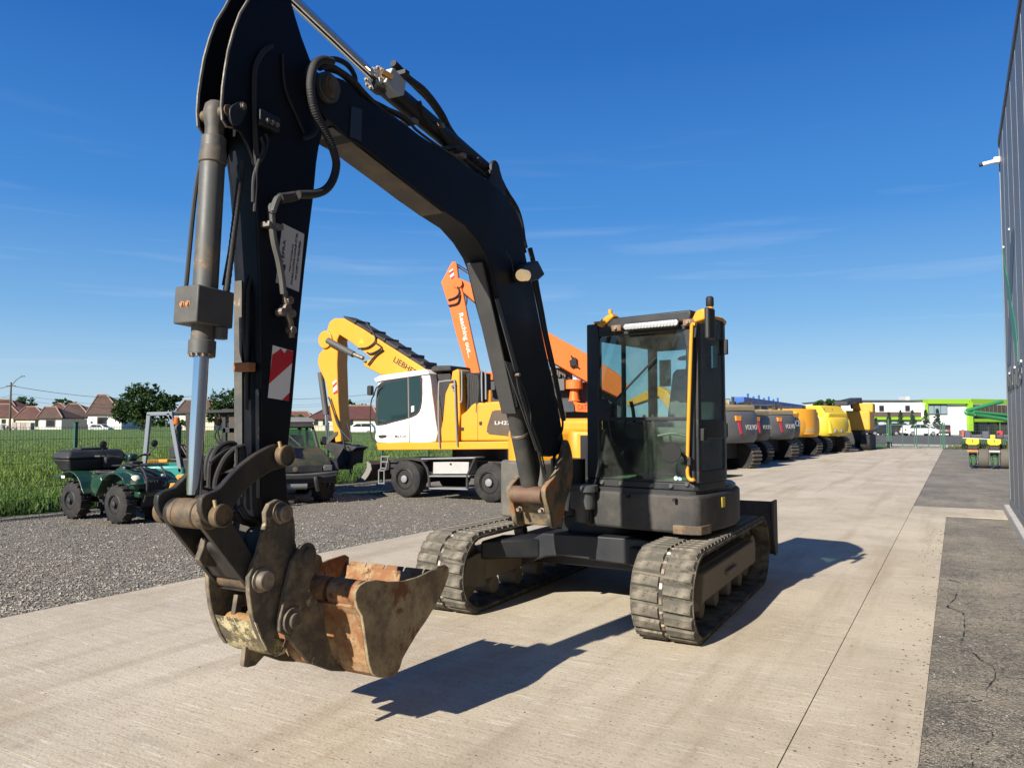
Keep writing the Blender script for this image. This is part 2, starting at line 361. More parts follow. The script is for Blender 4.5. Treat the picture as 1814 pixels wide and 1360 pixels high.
MB(RF).box(UX0+.004, UX1, VJ+.006, VW-.11, -.14, .003).obj('concrete_slab', MG['concrete'], road)
# crumbled edges and loose stones: nobody could count them
def pebbles(name, spots, smin, smax, mat, label, cat='gravel'):
    n = len(spots); base = np.array([(1, 0, 0), (-.5, .85, 0), (-.5, -.85, 0), (0, 0, .7), (.3, .1, -.6), (-.6, .1, .45)], float)
    faces = [(0, 1, 3), (1, 5, 3), (5, 2, 3), (2, 0, 3), (0, 4, 1), (1, 4, 5), (5, 4, 2), (2, 4, 0), (1, 5, 5), (5, 1, 1)][:8]
    V = []; Fs = []
    for i, (x, y) in enumerate(spots):
        s_ = smin+(smax-smin)*random.random()**3; a = random.random()*2*pi; ca, sa = cos(a), sin(a)
        q = base*(s_*(.7+.6*rng.random((6, 3)))); V.append(np.stack([q[:, 0]*ca-q[:, 1]*sa+x, q[:, 0]*sa+q[:, 1]*ca+y, q[:, 2]*.75+s_*.2], 1))
        Fs += [(f[0]+i*6, f[1]+i*6, f[2]+i*6) for f in faces]
    me = bpy.data.meshes.new(name); me.from_pydata(np.concatenate(V).tolist(), [], Fs); me.update()
    o = mobj(name, me, mat); tag(o, label, cat, kind='stuff'); return o
def stone_mat(name, lo, hi):
    m, t, b, N, Lk = nodes(name); g = N('ShaderNodeTexCoord').outputs['Object']
    wn = N('ShaderNodeTexVoronoi'); wn.inputs['Scale'].default_value = 9; Lk(g, wn.inputs[0])
    Lk(ramp(N, Lk, wn.outputs['Color'], [(.15, lo), (.85, hi)]), b.inputs['Base Color']); b.inputs['Roughness'].default_value = .9; return m
sp = []
while len(sp) < 34000:              # left yard, denser near the camera
    px = random.uniform(-60, 1000); py = random.uniform(838, 1120); p = gnd(px, py); u, v, _ = RF.loc(p)
    if VF < v < VL-.02 and u < 40: sp.append((p.x, p.y))
pebbles('loose_gravel', sp, .004, .018, stone_mat('yard stones', (.14, .126, .105), (.36, .325, .262)), 'loose grey gravel covering the yard left of the concrete road')
sp = []
while len(sp) < 15000:
    px = random.uniform(1500, 1830); py = random.uniform(800, 1365); p = gnd(px, py); u, v, _ = RF.loc(p)
    if (VR+random.gauss(.0, .018) < v < VW and u < UX0) or (v > VJ and UX1 < u < 50): sp.append((p.x, p.y))
pebbles('loose_chippings', sp, .002, .008, stone_mat('chipping stones', (.06, .057, .052), (.19, .175, .15)), 'loose dark chippings in the strip beside the metal hall')
sp = []
for i in range(1300):
    if i < 800: p = RF.P(random.uniform(2, 13), VR-abs(random.gauss(0, .14)), 0)
    else: p = gnd(random.uniform(20, 1600), random.uniform(930, 1355)); 
    u, v, _ = RF.loc(p)
    if VL < v < VR: sp.append((p.x, p.y))
pebbles('road_grit', sp, .004, .012, stone_mat('grit stones', (.035, .033, .03), (.10, .09, .08)), 'small dark stones strewn over the concrete road')

sp = []
for i in range(60):
    p = gnd(random.uniform(1600, 1830), random.uniform(900, 1360)); u, v, _ = RF.loc(p)
    if VR < v < VW-.12 and u < UX0: sp.append((p.x, p.y))
pebbles('white_chips', sp, .003, .010, stone_mat('white chips', (.30, .28, .25), (.5, .48, .44)), 'scattered white stone chips in the dark strip beside the metal hall')
tar = plain('crack filler', (.012, .011, .010), .7); stripe = bpy.data.objects['gravel_strip']
for pts, w_ in (([(1130, 510), (1118, 545), (1085, 580), (1130, 600), (1160, 615), (1165, 660), (1165, 710), (1150, 760)], 9), ([(1150, 790), (1200, 800), (1250, 840), (1300, 870), (1315, 920), (1270, 980)], 12), ([(1190, 1100), (1240, 1130), (1290, 1175), (1300, 1215), (1240, 1260), (1200, 1290), (1212, 1360)], 11), ([(1090, 450), (1150, 470)], 5), ([(1085, 1045), (1160, 1040), (1250, 1030)], 6)):
    P_ = catmull([Vector((x, y, 0)) for x, y in pts], 5); m = MB(); k = 0; prev = None
    for i, q in enumerate(P_):
        ww = w_*random.choice((.04, .2, .35, .6, .8)); a, b_ = gnd(*s6(q.x-ww, q.y+random.uniform(-3, 3)), -.001), gnd(*s6(q.x+ww*random.random(), q.y+random.uniform(-3, 3)), -.001)
        cur = (m.bm.verts.new(a), m.bm.verts.new(b_))
        if prev: m.bm.faces.new((prev[0], prev[1], cur[1], cur[0]))
        prev = cur
    m.obj('tar_crack', tar, stripe)
# ================================================================== the main excavator
UC = Fr(.889, 7.027, 28.5)          # undercarriage, u runs to the rear
UP = Fr(.889, 7.027, 38)            # slewed upper structure
BM = Fr(.387, 6.466, 28)            # boom plane
def S(fr, zf, pts, v): return [fr.side(zf(*p), v) for p in pts]
def S3(fr, zf, pts, v): return [(a, v, b) for a, b in S(fr, zf, pts, v)]
def FT(fr, zf, pts, u): return [fr.front(zf(*p), u) for p in pts]
def F3(fr, zf, pts, u): return [(u, a, b) for a, b in FT(fr, zf, pts, u)]
EX = thing('excavator', 'charcoal and yellow tracked excavator with rusty bucket in the foreground', 'excavator', (.889, 7.027, 0))
bolt_me = None
def bolt(p, n, r, h, parent, mat=None, name='bolt'):   # hexagonal head at world point p along n
    b = MB(); b.lathe(p, n, [(0, r*1.5), (h*.25, r*1.5), (h*.27, r), (h, r*.95)], 6, world=True); return b.obj(name, mat or steel, parent)
# ---- boom
boom_pts = S(BM, z4, [(0, 300), (30, 345), (100, 425), (210, 530), (310, 590), (500, 740), (700, 900), (850, 1010), (960, 1085), (1040, 1180), (1100, 1280), (1130, 1360)], .1) + \
    S(BM, z5, [(360, 250), (420, 480), (480, 720), (540, 920), (590, 1060), (640, 1090), (690, 1075), (705, 1000), (690, 900), (650, 700), (610, 520), (575, 350), (545, 200), (520, 100), (500, 0)], .1) + \
    S(BM, z4, [(1330, 1150), (1310, 1060), (1260, 960), (1200, 870), (1100, 790), (950, 690), (750, 560), (550, 430), (400, 330), (280, 250), (230, 190), (180, 150), (120, 128), (60, 135), (15, 165), (-15, 230)], .1)
boom_mat = paint('boom paint', (.0028, .0052, .0105), .42, dirt=(.034, .028, .022), amt=.3, scale=2.0, bumpy=.08, spec=.22, chips=((.11, .10, .085), 34, .735))
boom = MB(BM).side(boom_pts, -.1, .1).obj('boom', boom_mat, EX, .008)
# edge weld seam along the top and belly, patch plates
def ribbon(pts, v, r, name, mat, parent): return MB(BM).tube([(a, v, b) for a, b in pts], r, 6, smooth=False).obj(name, mat, parent)
MB(BM).side(S(BM, z4, [(222, 320), (292, 340), (286, 548), (214, 515)], .1), .1005, .104).obj('patch_plate', paint('patch paint', (.018, .03, .045), .4, amt=.2), boom)
belly = S(BM, z4, [(120, 445), (330, 605), (600, 820), (830, 997)], .1)
nA = Vector((belly[-1][0]-belly[0][0], 0, belly[-1][1]-belly[0][1])).normalized()
MB(BM).loft([BM.P(a+.0, -.085, b-.0035) for a, b in (belly[0], belly[-1])]+[BM.P(a, .085, b-.0035) for a, b in (belly[-1], belly[0])],
            [BM.P(a+.0, -.085, b-.008) for a, b in (belly[0], belly[-1])]+[BM.P(a, .085, b-.008) for a, b in (belly[-1], belly[0])]).obj('belly_plate', paint('brown boom belly', (.05, .045, .04), .5, dirt=(.22, .16, .10), amt=.8, scale=4), boom)  # thin brown plate, lighter than the boom it lies on
# boom tip boss and pin
J = BM.side(z1(1085, 565), .11)
MB(BM).cyl((J[0], -.13, J[1]), (J[0], .13, J[1]), .075, n=26).obj('boom_pin_boss', grey_paint, boom, .004)
MB(BM).lathe((J[0], .13, J[1]), (0, 1, 0), [(0, .055), (.02, .055), (.022, .04), (.03, .04)], 20).obj('pin', grease, boom)
# boom cylinder guard, rod, tube
g0 = BM.side(z5(276, 72), .058); g1 = BM.side(z5(456, 866), .058)
d = Vector((g1[0]-g0[0], g1[1]-g0[1])).normalized(); nn = Vector((d.y, -d.x))*.012
MB(BM).side([g0, g1, (g1[0]-nn.x*2, g1[1]-nn.y*2), (g0[0]-nn.x*2, g0[1]-nn.y*2)], -.064, .058).obj('cylinder_guard', paint('guard plate', (.045, .045, .046), .5, dirt=(.10, .085, .07), amt=.4), EX, .004)
c0 = BM.side(z5(372, 560), -.0); c1 = BM.side(a4(512, 800), 0)
def lerp(a, b, t): return (a[0]+(b[0]-a[0])*t, a[1]+(b[1]-a[1])*t)
ctop = BM.side(a4(352, 0), 0)
bt = lerp(c1, ctop, 1.15)
bcyl = MB(BM).cyl((c1[0], 0, c1[1]), (bt[0], 0, bt[1]), .066, n=26).obj('boom_cylinder', paint('cylinder tube', (.034, .036, .036), .48, dirt=(.2, .16, .08), amt=.35, scale=6), EX, .005)
bt2 = lerp(c1, ctop, 2.4)
MB(BM).cyl((bt[0], 0, bt[1]), (bt2[0], 0, bt2[1]), .04, n=20).obj('piston_rod', chrome, bcyl)
k0, k1 = lerp(c1, ctop, .75), lerp(c1, ctop, .79)
MB(BM).cyl((k0[0], 0, k0[1]), (k1[0], 0, k1[1]), .070, n=26).obj('clamp_ring', steel, bcyl, .003)
# lower side strip on the boom and its grease lines
for pts, v in (([(345, 265), (362, 262), (468, 640), (450, 650)], .104), ([(395, 590), (430, 600), (590, 1060), (560, 1060)], .103)):
    MB(BM).side(S(BM, z5, pts, v), .1, v+.004).obj('side_strip', grey_paint, boom, .002)
MB(BM).tube(S3(BM, z5, [(455, 660), (470, 740), (500, 840), (530, 940), (570, 1060), (600, 1200)], .125), .007).obj('grease_line', hose, boom)
MB(BM).tube(S3(BM, z5, [(460, 655), (505, 760), (530, 860), (545, 960), (590, 1080), (612, 1180)], .13), .006).obj('grease_line', hose, boom)
MB(BM).cyl(S3(BM, z5, [(440, 665)], .10)[0], S3(BM, z5, [(475, 660)], .16)[0], .012).obj('line_fitting', steel, boom)
MB(BM).tube(S3(BM, z5, [(660, 780), (690, 860), (700, 930), (680, 1000)], .13), .009).obj('grease_line', hose, boom)
# work lamp on the boom side
lm = MB(BM).side(S(BM, z5, [(455, 95), (535, 68), (572, 140), (540, 168), (470, 180), (450, 150)], .13), .1, .19).obj('work_lamp', paint('lamp housing', (.012, .012, .013), .4, amt=.1), boom, .01)
lq = S3(BM, z5, [(497, 139)], .175)[0]
fb = BM.P(lq[0]-.07, lq[1], lq[2]-.0)
MB(BM).lathe((lq[0]+.03, lq[1], lq[2]), (-1, 0, -.12), [(0, .042), (.070, .044), (.085, .040), (.088, .038)], 20).obj('lamp_lens', plain('lit work lamp', (.85, .65, .35), .2, emit=((1, .72, .38), .18)), lm)
# ---- arm
front_lo = S(BM, z1, [(418, 770), (445, 812), (480, 818), (530, 850), (575, 930), (605, 1010), (622, 1150)], .08)+S(BM, z2, [(640, 100), (655, 500), (660, 1000)], .08)+S(BM, z3, [(550, 14), (550, 480), (560, 560)], .08)
back = S(BM, z3, [(620, 590), (690, 560), (705, 500), (680, 450), (668, 300)], .08)+S(BM, z2, [(860, 1342), (880, 1100), (905, 800), (940, 450), (970, 200), (995, 0)], .08)+S(BM, z1, [(1015, 1050), (1030, 950), (1070, 800), (1130, 640), (1130, 540), (1090, 480), (1030, 470), (995, 440), (965, 360), (920, 240), (880, 110), (850, 0), (840, -80), (800, -185), (740, -205)], .08)
front_hi = S(BM, z1, [(690, -190), (620, -70), (585, 0), (530, 90), (490, 200), (455, 330), (435, 450), (420, 560), (412, 680)], .08)
armplate = front_hi+front_lo+back
arm_mat = paint('arm paint', (.0024, .0038, .0072), .40, dirt=(.03, .026, .02), amt=.2, scale=2.2, bumpy=.06, spec=.22, chips=((.17, .15, .12), 30, .78))
arm = MB(BM).side(S(BM, z1, [(760, -190), (700, 0), (640, 200), (610, 500), (600, 800), (600, 980), (622, 1150)], .08)+front_lo[-6:]+back, -.067, .067).obj('arm', arm_mat, EX, .006)
for va, vb in ((.067, .083), (-.083, -.067)): MB(BM).side(armplate, va, vb).obj('side_plate', arm_mat, arm, .004)
edge_mat = paint('scuffed plate edge', (.17, .155, .13), .5, .3, dirt=(.05, .045, .04), amt=.7, scale=12)
for v in (.0755, -.0755): MB(BM).tube([(a-.001, v, b) for a, b in front_hi+front_lo[:3]], .0062, 6, smooth=False).obj('scuffed_edge', edge_mat, arm)
fr_mat = paint('sunlit scuffed arm front', (.06, .062, .06), .45, dirt=(.19, .15, .10), amt=.8, scale=5, chips=((.26, .21, .14), 9, .58))  # lighter paint stands in for sunlight on the arm front, with scuffs
fa, fb_ = S(BM, z2, [(655, 520)], .08)[0], S(BM, z3, [(550, 440)], .08)[0]
MB(BM).side([(fa[0]-.002, fa[1]), (fb_[0]-.002, fb_[1]), (fb_[0]-.008, fb_[1]), (fa[0]-.008, fa[1])], -.078, -.028).obj('lit_strip', fr_mat, arm, .002)
fa2 = S(BM, z2, [(655, 1230)], .08)[0]
MB(BM).side([(fa2[0]-.002, fa2[1]), (fb_[0]-.002, fb_[1]), (fb_[0]-.008, fb_[1]), (fa2[0]-.008, fa2[1])], .058, .078).obj('lit_strip', fr_mat, arm, .002)
# cylinder mount ear and lug near the top pin
MB(BM).side(smooth_poly(S(BM, z1, [(455, 700), (520, 655), (560, 670), (565, 720), (520, 800), (470, 800)], .09), 3), .083, .098).obj('pin_keeper', black_paint, arm, .003)
kp = S3(BM, z1, [(545, 682)], .1)[0]; bolt(BM.P(*kp), BM.v, .012, .012, arm)
T0 = BM.side(z1(368, 738), 0.0)
MB(BM).cyl((T0[0], -.088, T0[1]), (T0[0], .088, T0[1]), .028, n=18).obj('pin', grease, arm)
# stickers
def arm_quad(zf, pts, v0, v1, name, mat, parent): return MB(BM).side(S(BM, zf, pts, v1), v0, v1).obj(name, mat, parent)
plate = arm_quad(z2, [(800, 165), (940, 235), (905, 605), (758, 545)], .083, .0855, 'plate_sign', paint('aluminium sign', (.58, .58, .56), .45, dirt=(.3, .27, .22), amt=.35, scale=8), arm)
def qp(x, y, v=.0860): return BM.P(*S3(BM, z2, [(x, y)], v)[0])
for s_, p in (('TEFRA', ((806, 425), (820, 275), (790, 421))), ('FULLY AUTOMATIC', ((849, 475), (872, 300), (840, 472))), ('DOUBLE LOCKING COUPLER FITTED', ((862, 560), (899, 232), (851, 556))), ('NO SAFETY PIN REQUIRED', ((892, 530), (921, 282), (878, 526)))):
    o = text('lettering', s_, qp(*p[0]), qp(*p[1]), qp(*p[2]), blk_mat, plate, .0008)
MB(BM).side(S(BM, z2, [(795, 430), (820, 432), (815, 470), (788, 468)], .086), .0855, .0865).obj('logo_mark', blk_mat, plate)
chev = arm_quad(z2, [(738, 948), (868, 985), (840, 1305), (706, 1285)], .083, .0848, 'warning_sticker', white_mat, arm)
for pts in ([(735, 1008), (770, 985), (790, 968), (800, 985), (812, 1000), (830, 975), (868, 988), (862, 1062), (711, 1197)], [(845, 1252), (840, 1305), (798, 1298)]):
    MB(BM).side(S(BM, z2, pts, .0855), .0848, .0858).obj('red_stripe', red_mat, chev)
# ---- arm cylinder on top of the boom
ra, rb = BM.side(z1(870, 5), 0), BM.side(z1(1392, 500), 0)
rtop = lerp(ra, rb, -.38); rend = BM.side(z4(1085, 735), 0)
MB(BM).cyl((rtop[0], 0, rtop[1]), (rb[0], 0, rb[1]), .030, n=20).obj('piston_rod', chrome, EX)
ac = MB(BM).cyl((rb[0], 0, rb[1]), (rend[0], 0, rend[1]), .060, n=24).obj('arm_cylinder', black_paint, EX, .005)
h0 = lerp(rb, rend, -.0); h1 = lerp(rb, rend, .055)
MB(BM).cyl((h0[0], 0, h0[1]), (h1[0], 0, h1[1]), .072, n=24).obj('cylinder_head', grey_paint, ac, .004)
for i in range(10):
    a = 2*pi*i/10; dn = (BM.P(h1[0], 0, h1[1])-BM.P(h0[0], 0, h0[1])).normalized(); s_ = BM.v*cos(a)+dn.cross(BM.v)*sin(a)
    bolt(BM.P(h0[0], 0, h0[1])+s_*.060, -dn, .0075, .012, ac)
MB(BM).side(S(BM, z4, [(455, 160), (490, 75), (505, 80), (580, 165), (565, 250), (530, 258)], .09), .02, .09).obj('valve_block', paint('zinc block', (.46, .48, .46), .45, dirt=(.2, .18, .15), amt=.4), ac, .004)
vb_ = BM.P(*S3(BM, z4, [(425, 100)], .09)[0]); MB().cyl(vb_, vb_+Vector((.05, .03, -.02)), .018, world=True).obj('brass_plug', plain('brass', (.55, .3, .1), .35, .8), ac)
MB(BM).box(rb[0]-.03, rb[0]+.03, .03, .06, rb[1]-.06, rb[1]-.02).obj('fitting', steel, ac)
ce = rend
MB(BM).side(capsule((ce[0], ce[1]), (ce[0]+.02, ce[1]-.12), .06, .12), -.09, -.065).obj('cylinder_bracket', black_paint, boom, .004)
MB(BM).side(capsule((ce[0], ce[1]), (ce[0]+.02, ce[1]-.12), .06, .12), .065, .09).obj('cylinder_bracket', black_paint, boom, .004)
# ---- hoses over the boom
def hz(zf, pts, v, r, name='hose', parent=None, rib=0, n=8, k=6): return MB(BM).tube(S3(BM, zf, pts, v), r, n, k, rib=rib).obj(name, hose, parent or boom)
hz(z4, [(10, 60), (60, 25), (130, 20), (200, 55), (245, 120), (262, 190), (330, 270), (440, 330), (560, 400), (620, 440)], .05, .014)
hz(z4, [(20, 75), (80, 60), (150, 95), (240, 160), (310, 240), (420, 345), (520, 420), (650, 520), (800, 640), (950, 740)], .08, .016)
hz(z4, [(60, 80), (150, 110), (230, 180), (300, 265), (400, 355), (600, 500), (820, 680), (1000, 800)], .06, .013)
hz(z4, [(495, 45), (545, 95), (600, 150), (680, 210), (750, 290), (810, 380), (850, 460), (900, 530), (980, 610), (1060, 690)], .03, .022)
hz(z4, [(500, 55), (560, 115), (640, 195), (720, 275), (790, 370), (835, 450), (890, 520), (960, 600), (1060, 680), (1150, 760), (1205, 840), (1235, 890), (1290, 980), (1320, 1080), (1335, 1190)], .0, .018)
hz(z4, [(660, 290), (690, 370), (740, 440), (790, 465), (860, 560), (960, 660), (1060, 740), (1150, 830), (1215, 900), (1270, 990), (1310, 1090), (1330, 1180)], .06, .014)
hz(z4, [(1020, 650), (1090, 700), (1160, 760), (1200, 830), (1240, 920), (1290, 1010), (1315, 1110), (1345, 1230)], -.04, .020)
hz(z4, [(740, 580), (900, 690), (1020, 770), (1120, 840), (1190, 890), (1250, 970), (1300, 1070), (1320, 1160), (1345, 1260)], .085, .010)
hz(z4, [(450, 330), (540, 370), (600, 415), (640, 470), (760, 560), (880, 640), (960, 700)], .095, .009)
hz(z5, [(528, 0), (550, 90), (565, 200), (590, 330), (612, 450), (650, 620), (680, 770), (705, 900)], .02, .02)
hz(z5, [(540, 150), (572, 300), (600, 440), (640, 620)], .07, .012)
for p in ((790, 445), (930, 640), (560, 110), (1030, 670), (1105, 750), (885, 585), (1225, 950), (620, 420)):
    q = S3(BM, z4, [p], .07)[0]; MB(BM).box(q[0]-.022, q[0]+.022, -.05, q[1]+.03, q[2]-.014, q[2]+.014).obj('hose_clamp', steel if p[0] in (790, 930, 620) else black_paint, boom, .003)
hz(z5, [(395, 10), (430, 60), (440, 120)], .13, .006, 'lamp_cable')
# big corrugated hose looping off the boom tip
hz(z1, [(1120, 400), (1060, 385), (1005, 420), (980, 520), (985, 620), (1010, 720), (1050, 800), (1095, 890), (1130, 980), (1145, 1060), (1125, 1150), (1080, 1215), (1010, 1245), (900, 1252)], .17, .019, 'corrugated_hose', arm, rib=1, n=10, k=12)
hz(z1, [(1100, 390), (1030, 380), (970, 430), (960, 500), (985, 600), (1015, 760), (1020, 830), (990, 870), (940, 890)], .11, .011, 'hose', arm)
hz(z1, [(900, 1252), (840, 1268), (780, 1275)], .14, .024, 'hose_sleeve', arm)
MB(BM).tube(S3(BM, z1, [(800, 1272), (770, 1275), (752, 1310), (735, 1360)], .14)+S3(BM, z2, [(728, 60), (735, 200), (750, 300), (775, 400), (795, 520), (805, 620)], .125), .016).obj('hose', paint('grey hose', (.07, .07, .068), .55, amt=.4), arm)
MB(BM).tube(S3(BM, z2, [(812, 600), (820, 660), (830, 740), (850, 800), (858, 900)], .12), .014, 10, smooth=False).obj('coupling', steel, arm)
for p, r in (((820, 715), .024), ((790, 735), .02), ((850, 745), .02), ((855, 850), .019), ((835, 660), .02)):
    q = S3(BM, z2, [p], .12)[0]; MB(BM).cyl((q[0], q[1]-.02, q[2]), (q[0], q[1]+.02, q[2]), r, n=8).obj('coupling_nut', steel, arm, .002)
q = S3(BM, z2, [(740, 180)], .12)[0]; MB(BM).box(q[0]-.04, q[0]+.05, .083, .135, q[2]-.012, q[2]+.012).obj('hose_clamp', steel, arm, .002)
# lines down the arm side
hz(z1, [(735, 295), (680, 320), (640, 380), (618, 450), (612, 600), (615, 800), (625, 1000), (630, 1060)], .092, .008, 'pipe', arm)
hz(z1, [(735, 300), (690, 330), (650, 390), (628, 460), (622, 600), (628, 850), (640, 1010)], .098, .008, 'pipe', arm)
hz(z1, [(800, 350), (805, 480), (820, 580), (850, 660), (900, 770), (940, 860)], .09, .006, 'hose', arm)
hz(z1, [(690, 860), (700, 920), (670, 1010), (640, 1060), (615, 1150), (610, 1300)], .1, .009, 'hose', arm)
hz(z1, [(660, 880), (675, 950), (645, 1040), (632, 1100), (630, 1200), (620, 1360)], .105, .008, 'hose', arm)
def arm_front_line(xs, r, name='pipe', sm=True):   # pipes lying on the front of the arm
    return MB(BM).tube(xs, r).obj(name, hose, arm)
hz(z2, [(612, 0), (610, 100), (622, 250), (625, 370), (600, 450), (560, 560), (550, 700), (555, 900), (570, 1060), (575, 1200), (580, 1360)], -.0, .010, 'pipe', arm)
hz(z2, [(625, 0), (625, 100), (632, 250), (630, 370), (610, 480), (580, 600), (575, 800), (572, 1060), (570, 1360)], .02, .009, 'pipe', arm)
hz(z2, [(640, 380), (648, 600), (652, 870)], .06, .005, 'pipe', arm)
for p in ((625, 345), (565, 1090)):
    q = S3(BM, z2, [p], .02)[0]; MB(BM).box(q[0]-.03, q[0]+.01, q[1]-.05, q[1]+.05, q[2]-.02, q[2]+.02).obj('pipe_clamp', paint('rusty clamp', (.3, .12, .04), .7, dirt=(.1, .06, .03), amt=.6, scale=20), arm, .003)
q = S3(BM, z1, [(690, 770)], .1)[0]; MB(BM).box(q[0]-.05, q[0]+.07, .083, .12, q[2]-.04, q[2]+.03).obj('valve_block', black_paint, arm, .004)
for dx in (-.03, .0, .03): bolt(BM.P(q[0]+dx+.02, .12, q[2]-.01), BM.v, .009, .012, arm)
# ---- bucket cylinder
t0 = BM.side(z1(368, 738), 0); t1 = BM.side(z2(300, 1360), 0); A = BM.side(a1(705, 805), .185)
rod_end = BM.side(z3(246, 420), -.02)
ax0, ax1 = t0, A
def on(t, v=0): p = lerp(ax0, ax1, t); return (p[0], v, p[1])
def frac(zf, x, y):
    p = BM.side(zf(x, y), 0); return ((p[0]-ax0[0])*(ax1[0]-ax0[0])+(p[1]-ax0[1])*(ax1[1]-ax0[1]))/((ax1[0]-ax0[0])**2+(ax1[1]-ax0[1])**2)
f_head, f_b0, f_b1, f_g1 = frac(z1, 390, 900), frac(z2, 335, 600), frac(z2, 330, 835), frac(z2, 325, 1015)
cyl_mat = paint('bucket cylinder', (.065, .068, .066), .42, dirt=(.33, .19, .07), amt=.3, scale=6, bumpy=.1, chips=((.32, .15, .05), 6, .60), lo=.48, hi=.7)
bc = MB(BM).cyl(on(f_head), on(f_b0+.02), .052, n=28).obj('bucket_cylinder', cyl_mat, EX, .004)
MB(BM).lathe(on(-.0), (on(1)[0]-on(0)[0], 0, on(1)[2]-on(0)[2]), [(-.055, .03), (-.04, .045), (0, .052), (.06, .04), (.12, .040), (.15, .052), (.19, .058), (.22, .058), (.225, .053)], 26).obj('cylinder_eye', paint('cast eye', (.05, .048, .042), .5, dirt=(.2, .15, .09), amt=.6, scale=10), bc)
dirv = (BM.P(*on(1))-BM.P(*on(0))).normalized()
c_ = on((f_b0+f_b1)/2); bx = abs(f_b1-f_b0)*(BM.P(*on(1))-BM.P(*on(0))).length/2
yv = BM.v; xv = yv.cross(dirv)
def obox(c, ax, hx, ay, hy, az_, hz_):
    b = MB(); C = BM.P(*c) if not isinstance(c, Vector) else c
    b.loft([C+ax*hx*i+ay*hy*j-az_*hz_ for i, j in ((-1, -1), (1, -1), (1, 1), (-1, 1))], [C+ax*hx*i+ay*hy*j+az_*hz_ for i, j in ((-1, -1), (1, -1), (1, 1), (-1, 1))]); return b
vblk = obox(c_, xv, .095, yv, .072, dirv, bx).obj('valve_block', paint('block paint', (.055, .057, .056), .45, dirt=(.16, .13, .09), amt=.4, scale=8), bc, .006)
fc = BM.P(*c_)
sgn = -1 if (xv.dot(BM.u) > 0) else 1
for k in (-.01, .025): bolt(fc+xv*sgn*.095+yv*(k-.01)-dirv*.0, xv*sgn, .010, .008, vblk, paint('rusty bolt', (.36, .15, .06), .7, amt=.3))
MB(BM).cyl(on(f_b1-.01), on(f_g1-.03), .048, n=26).obj('gland', cyl_mat, bc, .003)
MB(BM).cyl(on(f_g1-.035), on(f_g1), .056, n=26).obj('gland_flange', cyl_mat, bc, .003)
for i in range(12):
    a = 2*pi*i/12; bolt(BM.P(*on(f_g1))+(yv*cos(a)+xv*sin(a))*.048, dirv, .0075, .010, bc)
MB(BM).cyl(on(f_g1), on(.955), .031, n=26).obj('piston_rod', chrome, bc)
hp = BM.P(*on(f_b1-.0))+yv*.05-xv*sgn*.05
MB().cyl(hp, hp+dirv*.05, .03, n=10, world=True).obj('hose_fitting', grey_paint, bc, .003)
MB().tube([BM.P(*on(f_head+.02))-yv*.055, BM.P(*on(.2))-yv*.06+xv*sgn*.03, BM.P(*on(f_b0))-yv*.06+xv*sgn*.05], .010, world=True).obj('hose', hose, bc)
MB().tube([BM.P(*on(.16))+yv*.06-xv*sgn*.10, BM.P(*on(.24))+yv*.06-xv*sgn*.09, BM.P(*on(f_b0))+yv*.06-xv*sgn*.06], .014, 10, 26, world=True, rib=1).obj('corrugated_hose', hose, bc)
MB().tube([BM.P(*on(.10))+yv*.05-xv*sgn*.12, BM.P(*on(.2))+yv*.04-xv*sgn*.12, BM.P(*on(f_b0-.02))+yv*.02-xv*sgn*.08], .010, 10, 10, world=True).obj('hose', hose, bc)
# hoses bunched at the foot of the arm
for pts, v, r, rb_ in (([(610, 520), (620, 420), (660, 300), (720, 190), (800, 110), (880, 70), (960, 70), (1010, 110), (1040, 180)], -.03, .012, 1), ([(545, 500), (550, 360), (560, 250), (600, 140), (660, 70), (740, 30), (810, 30)], -.07, .012, 0),
                       ([(560, 240), (640, 170), (730, 110), (820, 80)], -.05, .010, 0), ([(840, 60), (845, 160), (840, 240), (825, 290)], .0, .009, 0), ([(900, 60), (925, 140), (905, 240)], .02, .010, 0), ([(525, 420), (520, 300), (540, 180), (590, 90)], -.10, .014, 0)):
    hz(a1, pts, v, r, 'corrugated_hose' if rb_ else 'hose', arm, rib=rb_, k=18 if rb_ else 6)
hz(a1, [(960, 1160), (930, 1040), (970, 960), (1030, 930)], .06, .006, 'hose', arm)
hz(a1, [(830, 760), (900, 860), (1000, 900), (1080, 1000), (1040, 1150)], .02, .014, 'hose', arm)
hz(a1, [(880, 700), (960, 820), (1060, 860), (1120, 960)], .05, .012, 'hose', arm)
